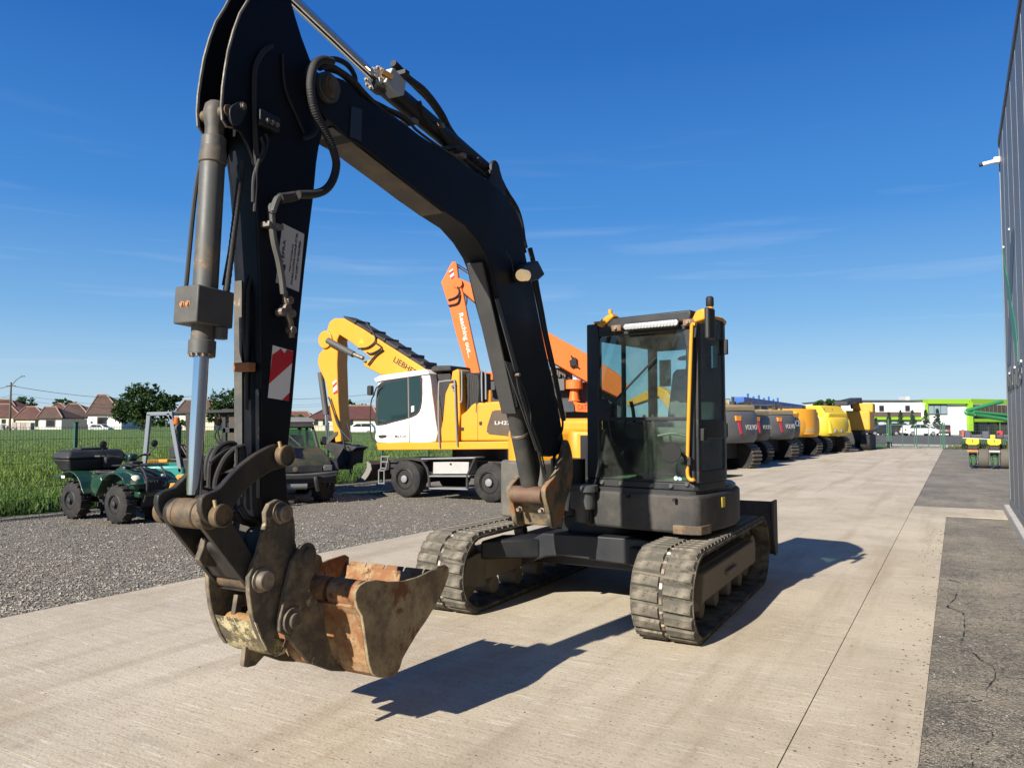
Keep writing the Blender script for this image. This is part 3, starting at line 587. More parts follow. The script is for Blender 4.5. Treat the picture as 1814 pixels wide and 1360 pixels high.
# ---- bucket linkage
link_mat = paint('linkage steel', (.016, .016, .0165), .45, .2, dirt=(.12, .09, .055), amt=.5, scale=6, chips=((.20, .15, .085), 14, .69))
B = BM.side(a1(1390, 165), .185); C = BM.side(a2(395, 295), .17); D = BM.side(a1(1355, 775), .165)
link_pts = smooth_poly(S(BM, a1, [(470, 620), (560, 560), (640, 530), (700, 470), (780, 380), (880, 280), (1000, 180), (1130, 100), (1270, 40), (1380, 70), (1440, 150), (1430, 240), (1350, 290), (1240, 320), (1120, 390), (1000, 480), (900, 580), (820, 700), (790, 830), (730, 910), (640, 930), (540, 880), (470, 780)], .145), 2)
gl = MB(BM).side(link_pts, .115, .145).obj('guide_link', link_mat, EX, .005)
gl2 = MB(BM).side(link_pts, -.145, -.115).obj('guide_link', link_mat, EX, .005)
for q, par in ((A, gl), (B, gl)):
    MB(BM).lathe((q[0], .145, q[1]), (0, 1, 0), [(0, .046), (.004, .048), (.038, .048), (.041, .043), (.034, .041), (.034, .012), (.036, .01)], 26).obj('pin_boss', grease, par)
    MB(BM).lathe((q[0], -.145, q[1]), (0, -1, 0), [(0, .052), (.04, .052), (.043, .046)], 26).obj('pin_boss', grease, gl2)
    e_ = BM.P(q[0]-.025, .165, q[1]+.045); MB().cyl(e_-Vector((0, 0, .01)), e_+Vector((-.006, 0, .02)), .008, world=True).obj('grease_nipple', plain('brass nipple', (.5, .38, .18), .4, .6), par)
MB(BM).cyl((B[0], -.13, B[1]), (B[0], .13, B[1]), .038, n=20).obj('link_pin', grease, EX)
ct = MB(BM).cyl((A[0], -.06, A[1]), (A[0], .055, A[1]), .062, n=26).obj('rod_eye', grease, EX, .006)
MB(BM).cyl((A[0], -.113, A[1]), (A[0], -.064, A[1]), .060, n=26).obj('link_bush', grease, EX, .006)
MB(BM).cyl((A[0], .06, A[1]), (A[0], .113, A[1]), .062, n=26).obj('link_bush', grease, EX, .006)
# push link (H shaped)
pl = MB(BM).side(capsule(A, C, .062, .05), .085, .110); pl.side(capsule(A, C, .062, .05), -.110, -.085)
md = lerp(A, C, .7)
pl.side(capsule(lerp(A, C, .5), lerp(A, C, .85), .035, .045), -.086, .086)
pl = pl.obj('push_link', link_mat, EX, .004)
MB(BM).cyl((C[0], -.11, C[1]), (C[0], .11, C[1]), .047, n=22).obj('link_bush', grease, pl, .004)
lq = S(BM, a1, [(540, 1040), (520, 1150), (470, 1280), (520, 1350), (640, 1360), (760, 1360), (580, 1060)], .0)
MB(BM).side(lq, -.05, -.02).obj('lifting_lug', mud_steel, pl, .004)
# ---- quick coupler
plate_pts = [BM.side(p, .138) for p in [z3(575, 560), z3(572, 510), z3(592, 468), z3(632, 447), z3(672, 460), z3(702, 500), z3(716, 570), z3(716, 650), a2(630, 30), a2(590, 160), a2(540, 400), a2(500, 560), a2(470, 690), a2(440, 800), a2(410, 838), a2(370, 780), a2(320, 660), a2(290, 560), a2(268, 400), a2(265, 270), a2(300, 170), a2(335, 85)]]
cp = thing_part = MB(BM).side(plate_pts, .113, .138)
cp = cp.obj('quick_coupler', mud_steel, EX, .004)
MB(BM).side(plate_pts, -.138, -.113).obj('side_plate', mud_steel, cp, .004)
scoop = S(BM, a2, [(300, 600), (350, 740), (410, 845), (470, 868), (530, 845), (565, 745), (520, 735), (480, 733), (450, 795), (420, 800), (380, 740), (340, 620)], .13)
scoop_mat = paint('muddy yellow scoop', (.23, .185, .095), .8, dirt=(.06, .05, .035), amt=.9, scale=8, bumpy=.6, chips=((.44, .38, .22), 11, .50), lo=.46, hi=.56)
MB(BM).side(scoop, -.112, .112).obj('hook_jaw', scoop_mat, cp, .004)
MB(BM).side(S(BM, a2, [(305, 610), (355, 745), (412, 850), (470, 874), (535, 850), (568, 750), (545, 748), (520, 835), (465, 855), (420, 835), (370, 740), (325, 615)], .142), .1385, .144).obj('jaw_rim', scoop_mat, cp, .002)
MB(BM).side(S(BM, a2, [(222, 800), (262, 770), (330, 800), (372, 862), (300, 940), (240, 955), (208, 945)], .0), -.012, .012).obj('safety_lug', mud_steel, cp, .003)
MB(BM).side(S(BM, a2, [(165, 400), (205, 395), (200, 480), (170, 600), (120, 660), (90, 640), (140, 560)], -.06), -.075, -.05).obj('latch', mud_steel, cp, .003)
E = BM.side(a2(240, 600), .0); MB(BM).cyl((E[0], -.11, E[1]), (E[0], .11, E[1]), .032, n=18).obj('coupler_shaft', paint('rusty shaft', (.3, .17, .06), .7, dirt=(.12, .07, .03), amt=.8, scale=18), cp)
MB(BM).side(S(BM, z3, [(575, 560), (600, 700), (560, 860), (510, 900), (505, 860), (540, 700)], .1), -.112, .112).obj('coupler_web', link_mat, cp, .004)
for q, r in ((D, .036), (C, .038)):
    MB(BM).lathe((q[0], .138, q[1]), (0, 1, 0), [(0, r*1.4), (.008, r*1.4), (.010, r*1.05), (.04, r*1.1), (.044, r)], 22).obj('pin', steel, cp)
MB(BM).cyl((D[0], -.16, D[1]), (D[0], .138, D[1]), .034, n=18).obj('arm_pin', grease, cp)
# ---- bucket
bk_side = S(BM, a2, [(1060, 440), (1060, 380), (1090, 330), (1140, 300), (1220, 285), (1320, 300), (1430, 295), (1540, 265), (1640, 215), (1750, 172), (1775, 190), (1775, 250), (1740, 350), (1680, 470), (1600, 600), (1530, 700), (1470, 800), (1420, 890), (1400, 960), (1370, 1010), (1300, 1035), (1230, 1030), (1190, 1000), (1165, 930), (1145, 800), (1125, 650), (1110, 560), (1075, 500)], .345)
VB = .345
side_mat = paint('bucket side steel', (.135, .103, .063), .8, dirt=(.38, .30, .175), amt=.8, scale=4.5, bumpy=.8, chips=((.15, .06, .025), 3.2, .545), lo=.44, hi=.60)
bk = MB(BM).sheet(S(BM, a2, [(1075, 500), (1110, 560), (1125, 650), (1145, 800), (1165, 930), (1190, 1000), (1235, 1030), (1300, 1034), (1365, 1008), (1400, 955), (1420, 890), (1470, 800), (1530, 700), (1600, 600), (1680, 470), (1735, 350), (1758, 260)], VB), -VB, VB, .016).obj('bucket', rust, EX, .003)
MB(BM).side(bk_side, VB, VB+.016).obj('side_plate', side_mat, bk, .003)
MB(BM).side(bk_side, -VB-.016, -VB).obj('side_plate', rust, bk, .003)
TB = BM.side(a2(1135, 398), VB)
for va, vb in ((.175, VB), (-VB, -.175), (-.148, .148)): MB(BM).cyl((TB[0], va, TB[1]), (TB[0], vb, TB[1]), .064, n=24).obj('torsion_tube', rust, bk, .004)
lipa, lipb = BM.side(a2(1770, 230), VB), BM.side(a2(1700, 420), VB)
for k in range(5):                  # cutting edge segments with notches between them
    v0 = -VB+.012+k*(2*VB-.024)/5; v1 = v0+(2*VB-.024)/5-.012
    MB(BM).side([lipa, lipb, (lipb[0]+.018, lipb[1]+.004), (lipa[0]+.014, lipa[1]+.004)], v0, v1).obj('cutting_edge', rust, bk, .003)
ear = S(BM, a2, [(650, 60), (680, 20), (720, 12), (760, 50), (775, 130), (770, 240), (735, 300), (735, 380), (800, 460), (850, 490), (840, 600), (865, 720), (900, 850), (950, 940), (1010, 990), (900, 985), (740, 930), (620, 800), (560, 715), (500, 685), (500, 600), (540, 400), (600, 150)], .175)
for va, vb in ((.150, .175), (-.175, -.150)):
    e_ = MB(BM).side(ear, va, vb).obj('hanger_ear', mud_steel, bk, .004)
E1, E2 = BM.side(a2(712, 100), .19), BM.side(a2(610, 600), .19)
for q in (E1, E2):
    MB(BM).cyl((q[0], -.175, q[1]), (q[0], .175, q[1]), .03, n=18).obj('bucket_pin', grease, bk)
    MB(BM).lathe((q[0], .175, q[1]), (0, 1, 0), [(0, .058), (.014, .058), (.016, .034), (.03, .034), (.034, .026)], 22).obj('pin_collar', mud_steel, bk)
MB(BM).side(S(BM, a2, [(770, 110), (830, 95), (855, 112), (865, 160), (840, 225), (800, 285), (762, 260)], .1), .05, .07).obj('lifting_lug', rust, bk, .003)
# ---- swing post
sw_mat = paint('swing post casting', (.06, .052, .04), .62, dirt=(.26, .20, .11), amt=.85, scale=5, bumpy=.4, chips=((.25, .10, .035), 5, .55), lo=.44, hi=.6)
wing = smooth_poly(S(BM, a4, [(935, 250), (885, 440), (815, 640), (700, 790), (690, 900), (730, 1060), (765, 1245), (850, 1250), (900, 1120), (930, 950), (980, 800), (1010, 600), (990, 380)], .17), 3)
sw = MB(BM).side(wing, .13, .17).obj('swing_post', sw_mat, EX, .006)
MB(BM).side(wing, -.17, -.13).obj('post_wing', sw_mat, sw, .006)
MB(BM).side(S(BM, a4, [(690, 840), (703, 950), (742, 1085), (768, 1240), (880, 1240), (905, 900)], .13), -.13, .13).obj('post_block', sw_mat, sw, .008)
pc = BM.side(a4(650, 890), .13); MB(BM).cyl((pc[0]+.02, -.13, pc[1]), (pc[0]+.02, .13, pc[1]), .066, n=22).obj('cylinder_pin', paint('rusty pin', (.12, .065, .04), .6, .2, dirt=(.16, .12, .08), amt=.7, scale=9, lo=.44, hi=.6), sw)
for k in (-.09, .1): bolt(BM.P(pc[0]+.065, k, pc[1]-.12), -BM.u, .016, .05, sw)
MB(BM).cyl((.2, 0, .78), (.2, 0, 1.25), .15, n=24).obj('king_pin', black_paint, sw)
hz(a4, [(620, 400), (640, 520), (670, 620), (690, 760)], .1, .008, 'hose', sw)
MB(BM).tube([(.05, .05, 1.35), (.0, .06, 1.22), (.05, .07, 1.1), (.15, .08, 1.0)], .014, 10, 16, rib=1).obj('corrugated_hose', hose, sw)
MB(BM).tube([(.05, -.02, 1.35), (-.02, -.03, 1.25), (.05, -.03, 1.1), (.15, -.02, 1.0)], .014, 10, 16, rib=1).obj('corrugated_hose', hose, sw)
# ---- undercarriage
track_mat = paint('dusty track rubber', (.045, .042, .036), .9, dirt=(.17, .15, .115), amt=.85, scale=6, bumpy=.5, spec=.2, lo=.42, hi=.6)
lug_mat = paint('scuffed track lugs', (.098, .090, .074), .9, dirt=(.215, .19, .148), amt=.85, scale=5, bumpy=.6, spec=.2, chips=((.065, .058, .048), 7, .56), lo=.44, hi=.6)
tan_mat = paint('track frame paint', (.15, .125, .09), .7, dirt=(.24, .2, .145), amt=.6, scale=4)
U0, U1, RO = -1.10, 1.10, .310
def track_path(s, r):               # distance along the loop -> (u, z, tangent angle)
    Ls = U1-U0; tot = 2*Ls+2*pi*r; s %= tot
    if s < Ls: return U1-s, .33-r, pi                      # bottom run, going forward
    s -= Ls
    if s < pi*r: a = s/r; return U0-r*sin(a), .33-r*cos(a), pi-a
    s -= pi*r
    if s < Ls: return U0+s, .33+r, 0
    s -= Ls; a = s/r; return U1+r*sin(a), .33+r*cos(a), -a
def track(vc):
    tr = MB(UC); n = 96; tot = 2*(U1-U0)+2*pi*RO; prev = None; rings = []
    for i in range(n):
        s_ = tot*i/n; u, z, a = track_path(s_, RO); nx, nz = -sin(a), cos(a)
        rings.append([tr.bm.verts.new(UC.P(u+nx*k, vc+w_, z+nz*k)) for w_, k in ((-.225, -.008), (-.20, 0), (-.02, 0), (.02, 0), (.20, 0), (.225, -.008), (.225, -.03), (.1, -.034), (-.1, -.034), (-.225, -.03))])
    m = len(rings[0])
    for i in range(n):
        A_, B_ = rings[i], rings[(i+1) % n]
        for j in range(m): tr.bm.faces.new((A_[j], A_[(j+1) % m], B_[(j+1) % m], B_[j]))
    tr = tr.obj('rubber_track', track_mat, EX)
    return tr, tot
lb = MB(); lb.loft([Vector(p) for p in ((.014, -.038, -.004), (.217, -.053, -.004), (.220, .032, -.004), (.014, .046, -.004))], [Vector(p) for p in ((.020, -.029, .021), (.210, -.043, .021), (.212, .020, .021), (.020, .034, .021))])
lug_me = bpy.data.meshes.new('track_lug'); bmesh.ops.recalc_face_normals(lb.bm, faces=lb.bm.faces); lb.bm.to_mesh(lug_me); lug_me.materials.append(lug_mat)
db = MB(); db.loft([Vector(p) for p in ((-.014, -.03, -.003), (.014, -.03, -.003), (.014, .03, -.003), (-.014, .03, -.003))], [Vector(p) for p in ((-.010, -.02, .010), (.010, -.02, .010), (.010, .02, .010), (-.010, .02, .010))])
link_me = bpy.data.meshes.new('track_link'); bmesh.ops.recalc_face_normals(db.bm, faces=db.bm.faces); db.bm.to_mesh(link_me); link_me.materials.append(steel)
for vc in (.915, -.915):
    tr, tot = track(vc); npit = 62
    for i in range(npit):
        for sd in (1, -1):
            u, z, a = track_path(tot*(i+(.5 if sd < 0 else 0))/npit, RO)
            t = UC.u*cos(a)+Vector((0, 0, 1))*sin(a); nrm = UC.u*(-sin(a))+Vector((0, 0, 1))*cos(a)
            M = basis(UC.P(u, vc, z), UC.v*sd, t*sd, nrm); inst('track_lug', lug_me, tr, M)
        u, z, a = track_path(tot*(i+.25)/npit, RO)
        t = UC.u*cos(a)+Vector((0, 0, 1))*sin(a); nrm = UC.u*(-sin(a))+Vector((0, 0, 1))*cos(a)
        inst('track_link', link_me, tr, basis(UC.P(u, vc, z), UC.v, -t, nrm))
    si = 1 if vc > 0 else -1
    fm = MB(UC).box(-.92, .95, vc-.10, vc+.10, .21, .46); fm.side([(-.95, .24), (.98, .24), (.98, .40), (.9, .45), (-.9, .45)], vc+.10*si, vc+.17*si)
    fm = fm.obj('track_frame', tan_mat, EX, .012)
    MB(UC).lathe((U0, vc-.05, .33), (0, 1, 0), [(0, .18), (.005, .262), (.03, .27), (.07, .27), (.095, .262), (.10, .18), (.101, .08)], 30).obj('idler_wheel', tan_mat, fm)
    MB(UC).lathe((U1, vc-.06, .33), (0, 1, 0), [(0, .15), (.005, .25), (.03, .265), (.09, .265), (.115, .25), (.12, .15), (.18, .14), (.19, .09)], 24).obj('sprocket', tan_mat, fm)
    for k in range(4): MB(UC).cyl((-.66+k*.45, vc-.09, .14), (-.66+k*.45, vc+.09, .14), .08, n=20).obj('track_roller', tan_mat, fm, .01)
    MB(UC).cyl((0., vc-.05, .52), (0., vc+.05, .52), .05, n=16).obj('carrier_roller', tan_mat, fm, .006)
    for v_s in (1, -1):
        vv = vc+.105*v_s; MB(UC).side([(-1.02, .18), (-1.22, .22), (-1.28, .33), (-1.22, .43), (-1.02, .46), (-.85, .46), (-.85, .16)], vv-.012, vv+.012).obj('idler_cover', paint('idler cover', (.085, .073, .055), .6, dirt=(.2, .165, .115), amt=.7, scale=4), fm, .01)
    MB(UC).box(-.25, .1, vc+.172*si-.002, vc+.18*si+.02*si, .33, .36).obj('frame_step', tan_mat, fm, .004)
# X frame
xf = MB(UC).front(FT(UC, z6, [(500, 500), (600, 445), (800, 455), (1070, 475), (1180, 495), (1110, 560), (1050, 605), (850, 578), (690, 555), (620, 560), (500, 600)], -.62), -.62, .0)
xf.box(-.3, .75, -.72, .72, .30, .50)
xf = xf.obj('cross_frame', black_paint, EX, .012)
for sd in (1, -1):
    MB(UC).plan([(-.95, .80*sd), (-.55, .82*sd), (-.25, .45*sd), (-.62, .40*sd)], .40, .56).obj('frame_leg', black_paint, xf, .02)
MB(UC).cyl((0, 0, .5), (0, 0, .74), .46, n=40).obj('slew_ring', black_paint, EX)
# dozer blade at the rear
bl = MB(UC).sheet([(1.72, .74), (1.68, .62), (1.66, .48), (1.68, .34), (1.74, .22)], -1.13, 1.13, -.03).obj('dozer_blade', paint('blade steel', (.03, .03, .028), .6, dirt=(.14, .1, .06), amt=.7, scale=4), EX, .004)
for v in (-1.14, 1.14): MB(UC).side([(1.60, .76), (1.80, .76), (1.82, .22), (1.70, .20), (1.62, .36)], v-.012, v+.012).obj('end_plate', paint('blade end', (.04, .038, .034), .6, dirt=(.16, .11, .06), amt=.7), bl, .004)
for v in (-.45, .45): MB(UC).box(.9, 1.7, v-.06, v+.06, .28, .42).obj('push_arm', black_paint, bl, .01)
# ---- upper structure
plan_out = [(-.59, 1.06), (-.55, 1.115), (-.45, 1.13), (-.1, 1.13), (.2, 1.105), (.5, 1.02), (.8, .86), (1.05, .6), (1.2, .3), (1.25, 0), (1.2, -.3), (1.05, -.6), (.8, -.82), (.5, -.93), (.1, -.95), (-.3, -.92), (-.5, -.84), (-.56, -.7)]
deck_f = [(-.56, -.30), (-.3, -.2), (-.3, .05), (-.60, .13)]
skirt_mat = paint('skirt paint', (.022, .022, .022), .58, dirt=(.095, .083, .068), amt=.6, scale=3.5, bumpy=.25, chips=((.20, .17, .13), 24, .70), lo=.44, hi=.66)
sk_ = MB(UP).plan(plan_out+deck_f, .70, 1.0).obj('skirt', skirt_mat, EX, .025, seg=3)
MB(UP).plan([(a*.97, b*.97) for a, b in plan_out+deck_f], .985, 1.03).obj('deck', black_paint, EX)
MB(UP).plan([(-.612, .92), (-.60, 1.075), (-.56, 1.136), (-.40, 1.148), (-.40, 1.12), (-.55, 1.08), (-.58, .92)], .70, .77).obj('corner_guard', paint('bent corner', (.075, .055, .038), .7, dirt=(.20, .155, .10), amt=.7, scale=6, chips=((.19, .085, .035), 8, .57), lo=.46, hi=.58), sk_, .008)
for p in ((260, 1107), (517, 1127)):
    v, z = UP.front(s8(*p), -.60); MB(UP).cyl((-.64, v, z), (-.60, v, z), .014, n=12).obj('tow_hole', dark, sk_)
q = UP.side(s8(778, 1140), 1.135); MB(UP).box(q[0]-.03, q[0]+.03, 1.12, 1.136, q[1]-.04, q[1]+.04).obj('warning_sticker', plain('yellow sticker', (.55, .42, .05), .5), sk_)
# right hand covers and hood
MB(UP).plan([(-.60, -.66), (-.56, -.82), (-.4, -.93), (.3, -.965), (.6, -.9), (.6, -.3), (-.35, -.3), (-.56, -.36)], .705, 1.21).obj('front_cover', paint('front cover', (.085, .082, .072), .6, dirt=(.2, .17, .12), amt=.7, scale=4), EX, .02)
hood = MB(UP).plan([(-.50, -.70), (-.45, -.83), (-.3, -.90), (.4, -.93), (.8, -.80), (1.05, -.58), (1.18, -.25), (1.2, .1), (1.15, .5), (.62, .5), (.62, .08), (.02, .08), (-.0, -.4), (-.4, -.62)], 1.03, 1.5).obj('hood', yellow_paint, EX, .05, seg=4)
MB(UP).plan([(.0, -.62), (.0, .07), (.62, .07), (.62, .5), (1.05, .5), (1.1, 0), (.9, -.55), (.3, -.8)], 1.45, 1.60).obj('hood_top', yellow_paint, hood, .05, seg=4)
gr = MB(UP).box(-.06, -.02, -.28, .09, 1.03, 1.44).obj('grille', black_paint, EX, .004)
gm = MB(UP)
for i in range(5):
    for j in range(12):
        gm.cyl((-.064, -.17+i*.045+(.0225 if j % 2 else 0), 1.12+j*.025), (-.056, -.17+i*.045+(.0225 if j % 2 else 0), 1.12+j*.025), .014, n=6)
gm.obj('grille_holes', dark, gr)['kind'] = 'stuff'
# swing cylinder knuckle and mirror bracket in front of the skirt
kn = MB(UP).lathe((-.66, .135, .74), (0, 0, 1), [(0, .05), (.06, .055), (.10, .065), (.11, .10), (.14, .105), (.24, .10), (.25, .125), (.30, .125), (.305, .11)], 20).obj('swing_knuckle', grey_paint, EX)
MB(UP).box(-.64, -.3, .03, .20, .72, .86).obj('knuckle_bracket', black_paint, kn, .01)
# ---- cab
UF, VC, ZB, ZT = -.556, 1.105, 1.03, 2.40
cab_mat = paint('cab frame paint', (.013, .016, .019), .42, dirt=(.11, .095, .075), amt=.25, scale=3, bumpy=.06)
cab_glass = glass('cab glass', (.80, .90, .88), .028)
side_glass = glass('tinted cab glass', (.42, .54, .53), .05)
CABP = [(UF, .11), (UF, VC-.03), (UF+.03, VC), (-.05, VC+.005), (.15, 1.05), (.35, .95), (.6, .74), (.6, .11)]
cab = MB(UP).plan(CABP, ZB, ZB+.06).obj('cab', cab_mat, EX, .01)
def bar(u0, u1, v0, v1, za, zb, name='cab_pillar', bev=.012, mat=cab_mat): return MB(UP).box(u0, u1, v0, v1, za, zb).obj(name, mat, cab, bev)
Z0 = ZB+.06
fo = lambda x, y: UP.front(s8(x, y), UF)
zmid = fo(320, 685)[1]; ztopw = fo(330, 218)[1]; zsill = fo(320, 1015)[1]
vL = fo(95, 600)[0]; vR = fo(572, 600)[0]
bar(UF, UF+.06, .11, vL, Z0, ZT-.01); bar(UF, UF+.06, vR, VC-.02, Z0, ZT-.01)
bar(UF+.002, UF+.05, vL, vR, Z0, zsill, 'cab_sill', .006); bar(UF+.002, UF+.07, vL, vR, ztopw, ZT-.02, 'cab_header', .01)
bar(UF+.004, UF+.025, vL, vR, zmid-.014, zmid+.014, 'window_bar', .004)
MB(UP).front(rrect(vL-.002, vR+.002, zmid+.012, ztopw+.004, .05), UF+.014, UF+.020).obj('windscreen', cab_glass, cab)
MB(UP).front([(vL-.002, zsill), (vR+.002, zsill), (vR+.002, zmid-.012), (vL-.002, zmid-.012)], UF+.014, UF+.020).obj('lower_windscreen', cab_glass, cab)
# gusset corners and grey window gasket
for q in ([(560, 205), (600, 180), (600, 300), (575, 290)],): MB(UP).front(FT(UP, s8, q, UF), UF-.006, UF+.004).obj('corner_gusset', cab_mat, cab, .002)
# door side: a curved strip
def strip(pts, za, zb, th, name, mat, parent=None, bev=0):
    b = MB(UP); n = len(pts); rings = []
    for i, p in enumerate(pts):
        a, c = pts[max(i-1, 0)], pts[min(i+1, n-1)]; dx, dy = c[0]-a[0], c[1]-a[1]; l = math.hypot(dx, dy); q = (p[0]+dy/l*th, p[1]-dx/l*th)
        rings.append([b.bm.verts.new(UP.P(x[0], x[1], z)) for x, z in ((p, za), (p, zb), (q, zb), (q, za))])
    for A_, B_ in zip(rings, rings[1:]):
        for j in range(4): b.bm.faces.new((A_[j], A_[(j+1) % 4], B_[(j+1) % 4], B_[j]))
    b.bm.faces.new(rings[0]); b.bm.faces.new(rings[-1][::-1]); return b.obj(name, mat, parent or cab, bev)
dpts = [(UF+.03, VC), (-.3, VC+.003), (-.05, VC+.005), (.05, 1.085), (.15, 1.05), (.25, 1.005), (.35, .95), (.48, .85), (.6, .74)]
door = strip(dpts[:4], Z0, Z0+.09, .04, 'door', cab_mat, bev=.006)
zd = lambda y: UP.side(s8(700, y), VC)[1]
strip(dpts[:4], zd(780)-.02, zd(690), .035, 'door_panel', cab_mat, door, .006)
strip(dpts[:4], zd(125), ZT-.01, .05, 'door_header', cab_mat, door, .006)
strip([(UF+.031, VC+.001), (UF+.085, VC+.002)], Z0+.002, ZT-.012, .05, 'door_post', cab_mat, door, .006)
strip([(-.02, VC-.002), (.05, 1.088)], Z0+.002, ZT-.012, .05, 'door_post', cab_mat, door, .006)
strip([(UF+.08, VC-.012), (-.3, VC-.01), (-.02, VC-.012)], Z0+.08, zd(780)-.01, .005, 'lower_door_window', side_glass, door)
strip([(UF+.08, VC-.012), (-.3, VC-.01), (-.02, VC-.012)], zd(695), zd(120), .005, 'upper_door_window', side_glass, door)
hp_ = UP.side(s8(672, 772), VC+.02); MB(UP).box(hp_[0]-.03, hp_[0]+.04, VC, VC+.03, hp_[1]-.05, hp_[1]+.05).obj('door_handle', blk_mat, door, .006)
MB(UP).box(-.03, .0, VC, VC+.035, zd(320), zd(235)).obj('door_latch', blk_mat, door, .006)
# rear quarter, back and right side
strip(dpts[3:], Z0, 1.62, .04, 'rear_panel', cab_mat, bev=.006); strip(dpts[3:], 2.26, ZT-.01, .04, 'rear_header', cab_mat, bev=.006)
strip([(.05, 1.083), (.25, 1.003), (.48, .848), (.58, .757)], 1.61, 2.27, .005, 'quarter_window', side_glass)
bar(.53, .59, .64, .74, Z0, ZT-.01); bar(.53, .59, .11, .19, Z0, ZT-.01)
MB(UP).box(.55, .59, .19, .64, Z0, 1.55).obj('rear_panel', cab_mat, cab, .006); MB(UP).box(.55, .59, .19, .64, 2.24, ZT-.01).obj('rear_header', cab_mat, cab, .006)
MB(UP).box(.565, .571, .19, .64, 1.55, 2.24).obj('rear_window', cab_glass, cab)
MB(UP).box(UF+.06, .53, .11, .15, Z0, 1.50).obj('right_panel', cab_mat, cab, .006); MB(UP).box(UF+.06, .53, .11, .15, 2.26, ZT-.01).obj('right_header', cab_mat, cab, .006)
MB(UP).box(UF+.06, .53, .128, .134, 1.50, 2.26).obj('right_window', cab_glass, cab); bar(.02, .06, .115, .145, 1.5, 2.26, 'window_bar', .004)
# roof
rp = [(UF+.07, .13), (UF+.07, VC-.02), (UF+.09, VC+.0), (-.05, VC+.015), (.15, 1.065), (.35, .965), (.62, .76), (.62, .10)]
roof = MB(UP).plan(rp, ZT-.008, ZT+.022).obj('cab_roof', yellow_paint, EX, .012, seg=3)
vis = MB(UP).front(FT(UP, s8, [(120, 190), (170, 135), (600, 88), (596, 150), (130, 205)], UF-.03), UF-.035, UF+.12).obj('front_visor', cab_mat, roof, .012)
for pts in ([(82, 172), (110, 140), (160, 105), (178, 125), (132, 168), (105, 185)], [(600, 150), (625, 95), (672, 78), (680, 140), (650, 150), (620, 160)]):
    MB(UP).front(FT(UP, s8, pts, UF-.04), UF-.045, UF+.06).obj('lamp_pod', yellow_paint, roof, .012)
for x, y in ((158, 107), ):
    v, z = UP.front(s8(x, y), UF); MB(UP).cyl((UF, v, z-.01), (UF, v, z+.03), .018, n=10).obj('roof_stud', yellow_paint, roof, .004)
v, z = UP.front(s8(703, 80), UF+.12); bs = MB(UP).cyl((UF+.12, v, z-.07), (UF+.12, v, z+.01), .027, n=14).obj('beacon_socket', yellow_paint, roof, .004)
MB(UP).lathe((UF+.12, v, z+.01), (0, 0, 1), [(0, .024), (.01, .031), (.07, .030), (.082, .02)], 16).obj('socket_cap', blk_mat, bs)
# light bar
l0, l1 = F3(UP, s8, [(240, 182)], UF-.06)[0], F3(UP, s8, [(525, 160)], UF-.06)[0]
lb_ = MB(UP).box(UF-.06, UF-.02, l0[1], l1[1], (l0[2]+l1[2])/2-.035, (l0[2]+l1[2])/2+.035).obj('light_bar', plain('light bar body', (.02, .02, .022), .4), roof, .01)
n_l = 16
lens = MB(UP).lathe((UF-.061, 0, (l0[2]+l1[2])/2), (-1, 0, 0), [(0, .026), (.012, .024), (.016, .017)], 10); lens = lens.obj('light_cell', plain('light cell', (.75, .77, .78), .12, .6), lb_)
for k in range(n_l):
    o = lens if k == 0 else inst('light_cell', lens.data, lb_, Matrix.Identity(4)); vv = l0[1]+(l1[1]-l0[1])*(k+.5)/n_l
    o.location = UP.v*vv + (Vector((0, 0, 0)))
lens.location = UP.v*(l0[1]+(l1[1]-l0[1])*.5/n_l)
for x, y in ((195, 190), (590, 158)):
    c = F3(UP, s8, [(x, y)], UF-.03)[0]; MB(UP).box(UF-.05, UF, c[1]-.045, c[1]+.045, c[2]-.025, c[2]+.025).obj('bracket', paint('rusty bracket', (.2, .1, .05), .7, dirt=(.05, .04, .03), amt=.6, scale=14), lb_, .004)
    bolt(UP.P(UF-.05, c[1], c[2]), -UP.u, .015, .02, lb_)
# hand rail, mirrors, wiper, bolts
rail = MB(UP).tube(F3(UP, s8, [(625, 168), (606, 172), (602, 220), (594, 450), (586, 700), (581, 900), (581, 985), (590, 1012), (606, 1020), (618, 1015)], UF-.05), .0145, 10).obj('handrail', yellow_paint, cab)
c = F3(UP, s8, [(697, 160)], UF-.02)[0]
mi = MB(UP).plan(rrect(UF-.065, UF+.065, c[1]-.02, c[1]+.02, .018), c[2]-.125, c[2]+.115).obj('wing_mirror', plain('mirror housing', (.02, .021, .022), .5), cab, .012)
MB(UP).tube(F3(UP, s8, [(620, 240), (632, 150), (650, 120), (690, 150)], UF-.03), .012).obj('mirror_arm', blk_mat, mi)
c = F3(UP, s8, [(497, 872)], UF-.16)[0]
m2_ = MB(UP).lathe((UF-.16, c[1], c[2]), (-1, .25, .1), [(0, .02), (.01, .06), (.03, .076), (.04, .074), (.041, .0)], 22).obj('round_mirror', plain('mirror back', (.012, .013, .013), .6, spec=.15), cab)
MB(UP).tube([(UF-.14, c[1], c[2])]+F3(UP, s8, [(530, 865), (565, 890), (585, 910)], UF-.07), .012).obj('mirror_arm', blk_mat, m2_)
MB(UP).box(UF-.075, UF-.025, F3(UP, s8, [(585, 910)], UF-.05)[0][1]-.028, F3(UP, s8, [(585, 910)], UF-.05)[0][1]+.028, F3(UP, s8, [(585, 925)], UF-.05)[0][2]-.02, F3(UP, s8, [(585, 895)], UF-.05)[0][2]).obj('rail_clamp', blk_mat, m2_, .004)
wp = MB(UP).tube(F3(UP, s8, [(408, 350), (310, 452), (200, 570)], UF-.012), .009, smooth=False).obj('wiper', blk_mat, cab)
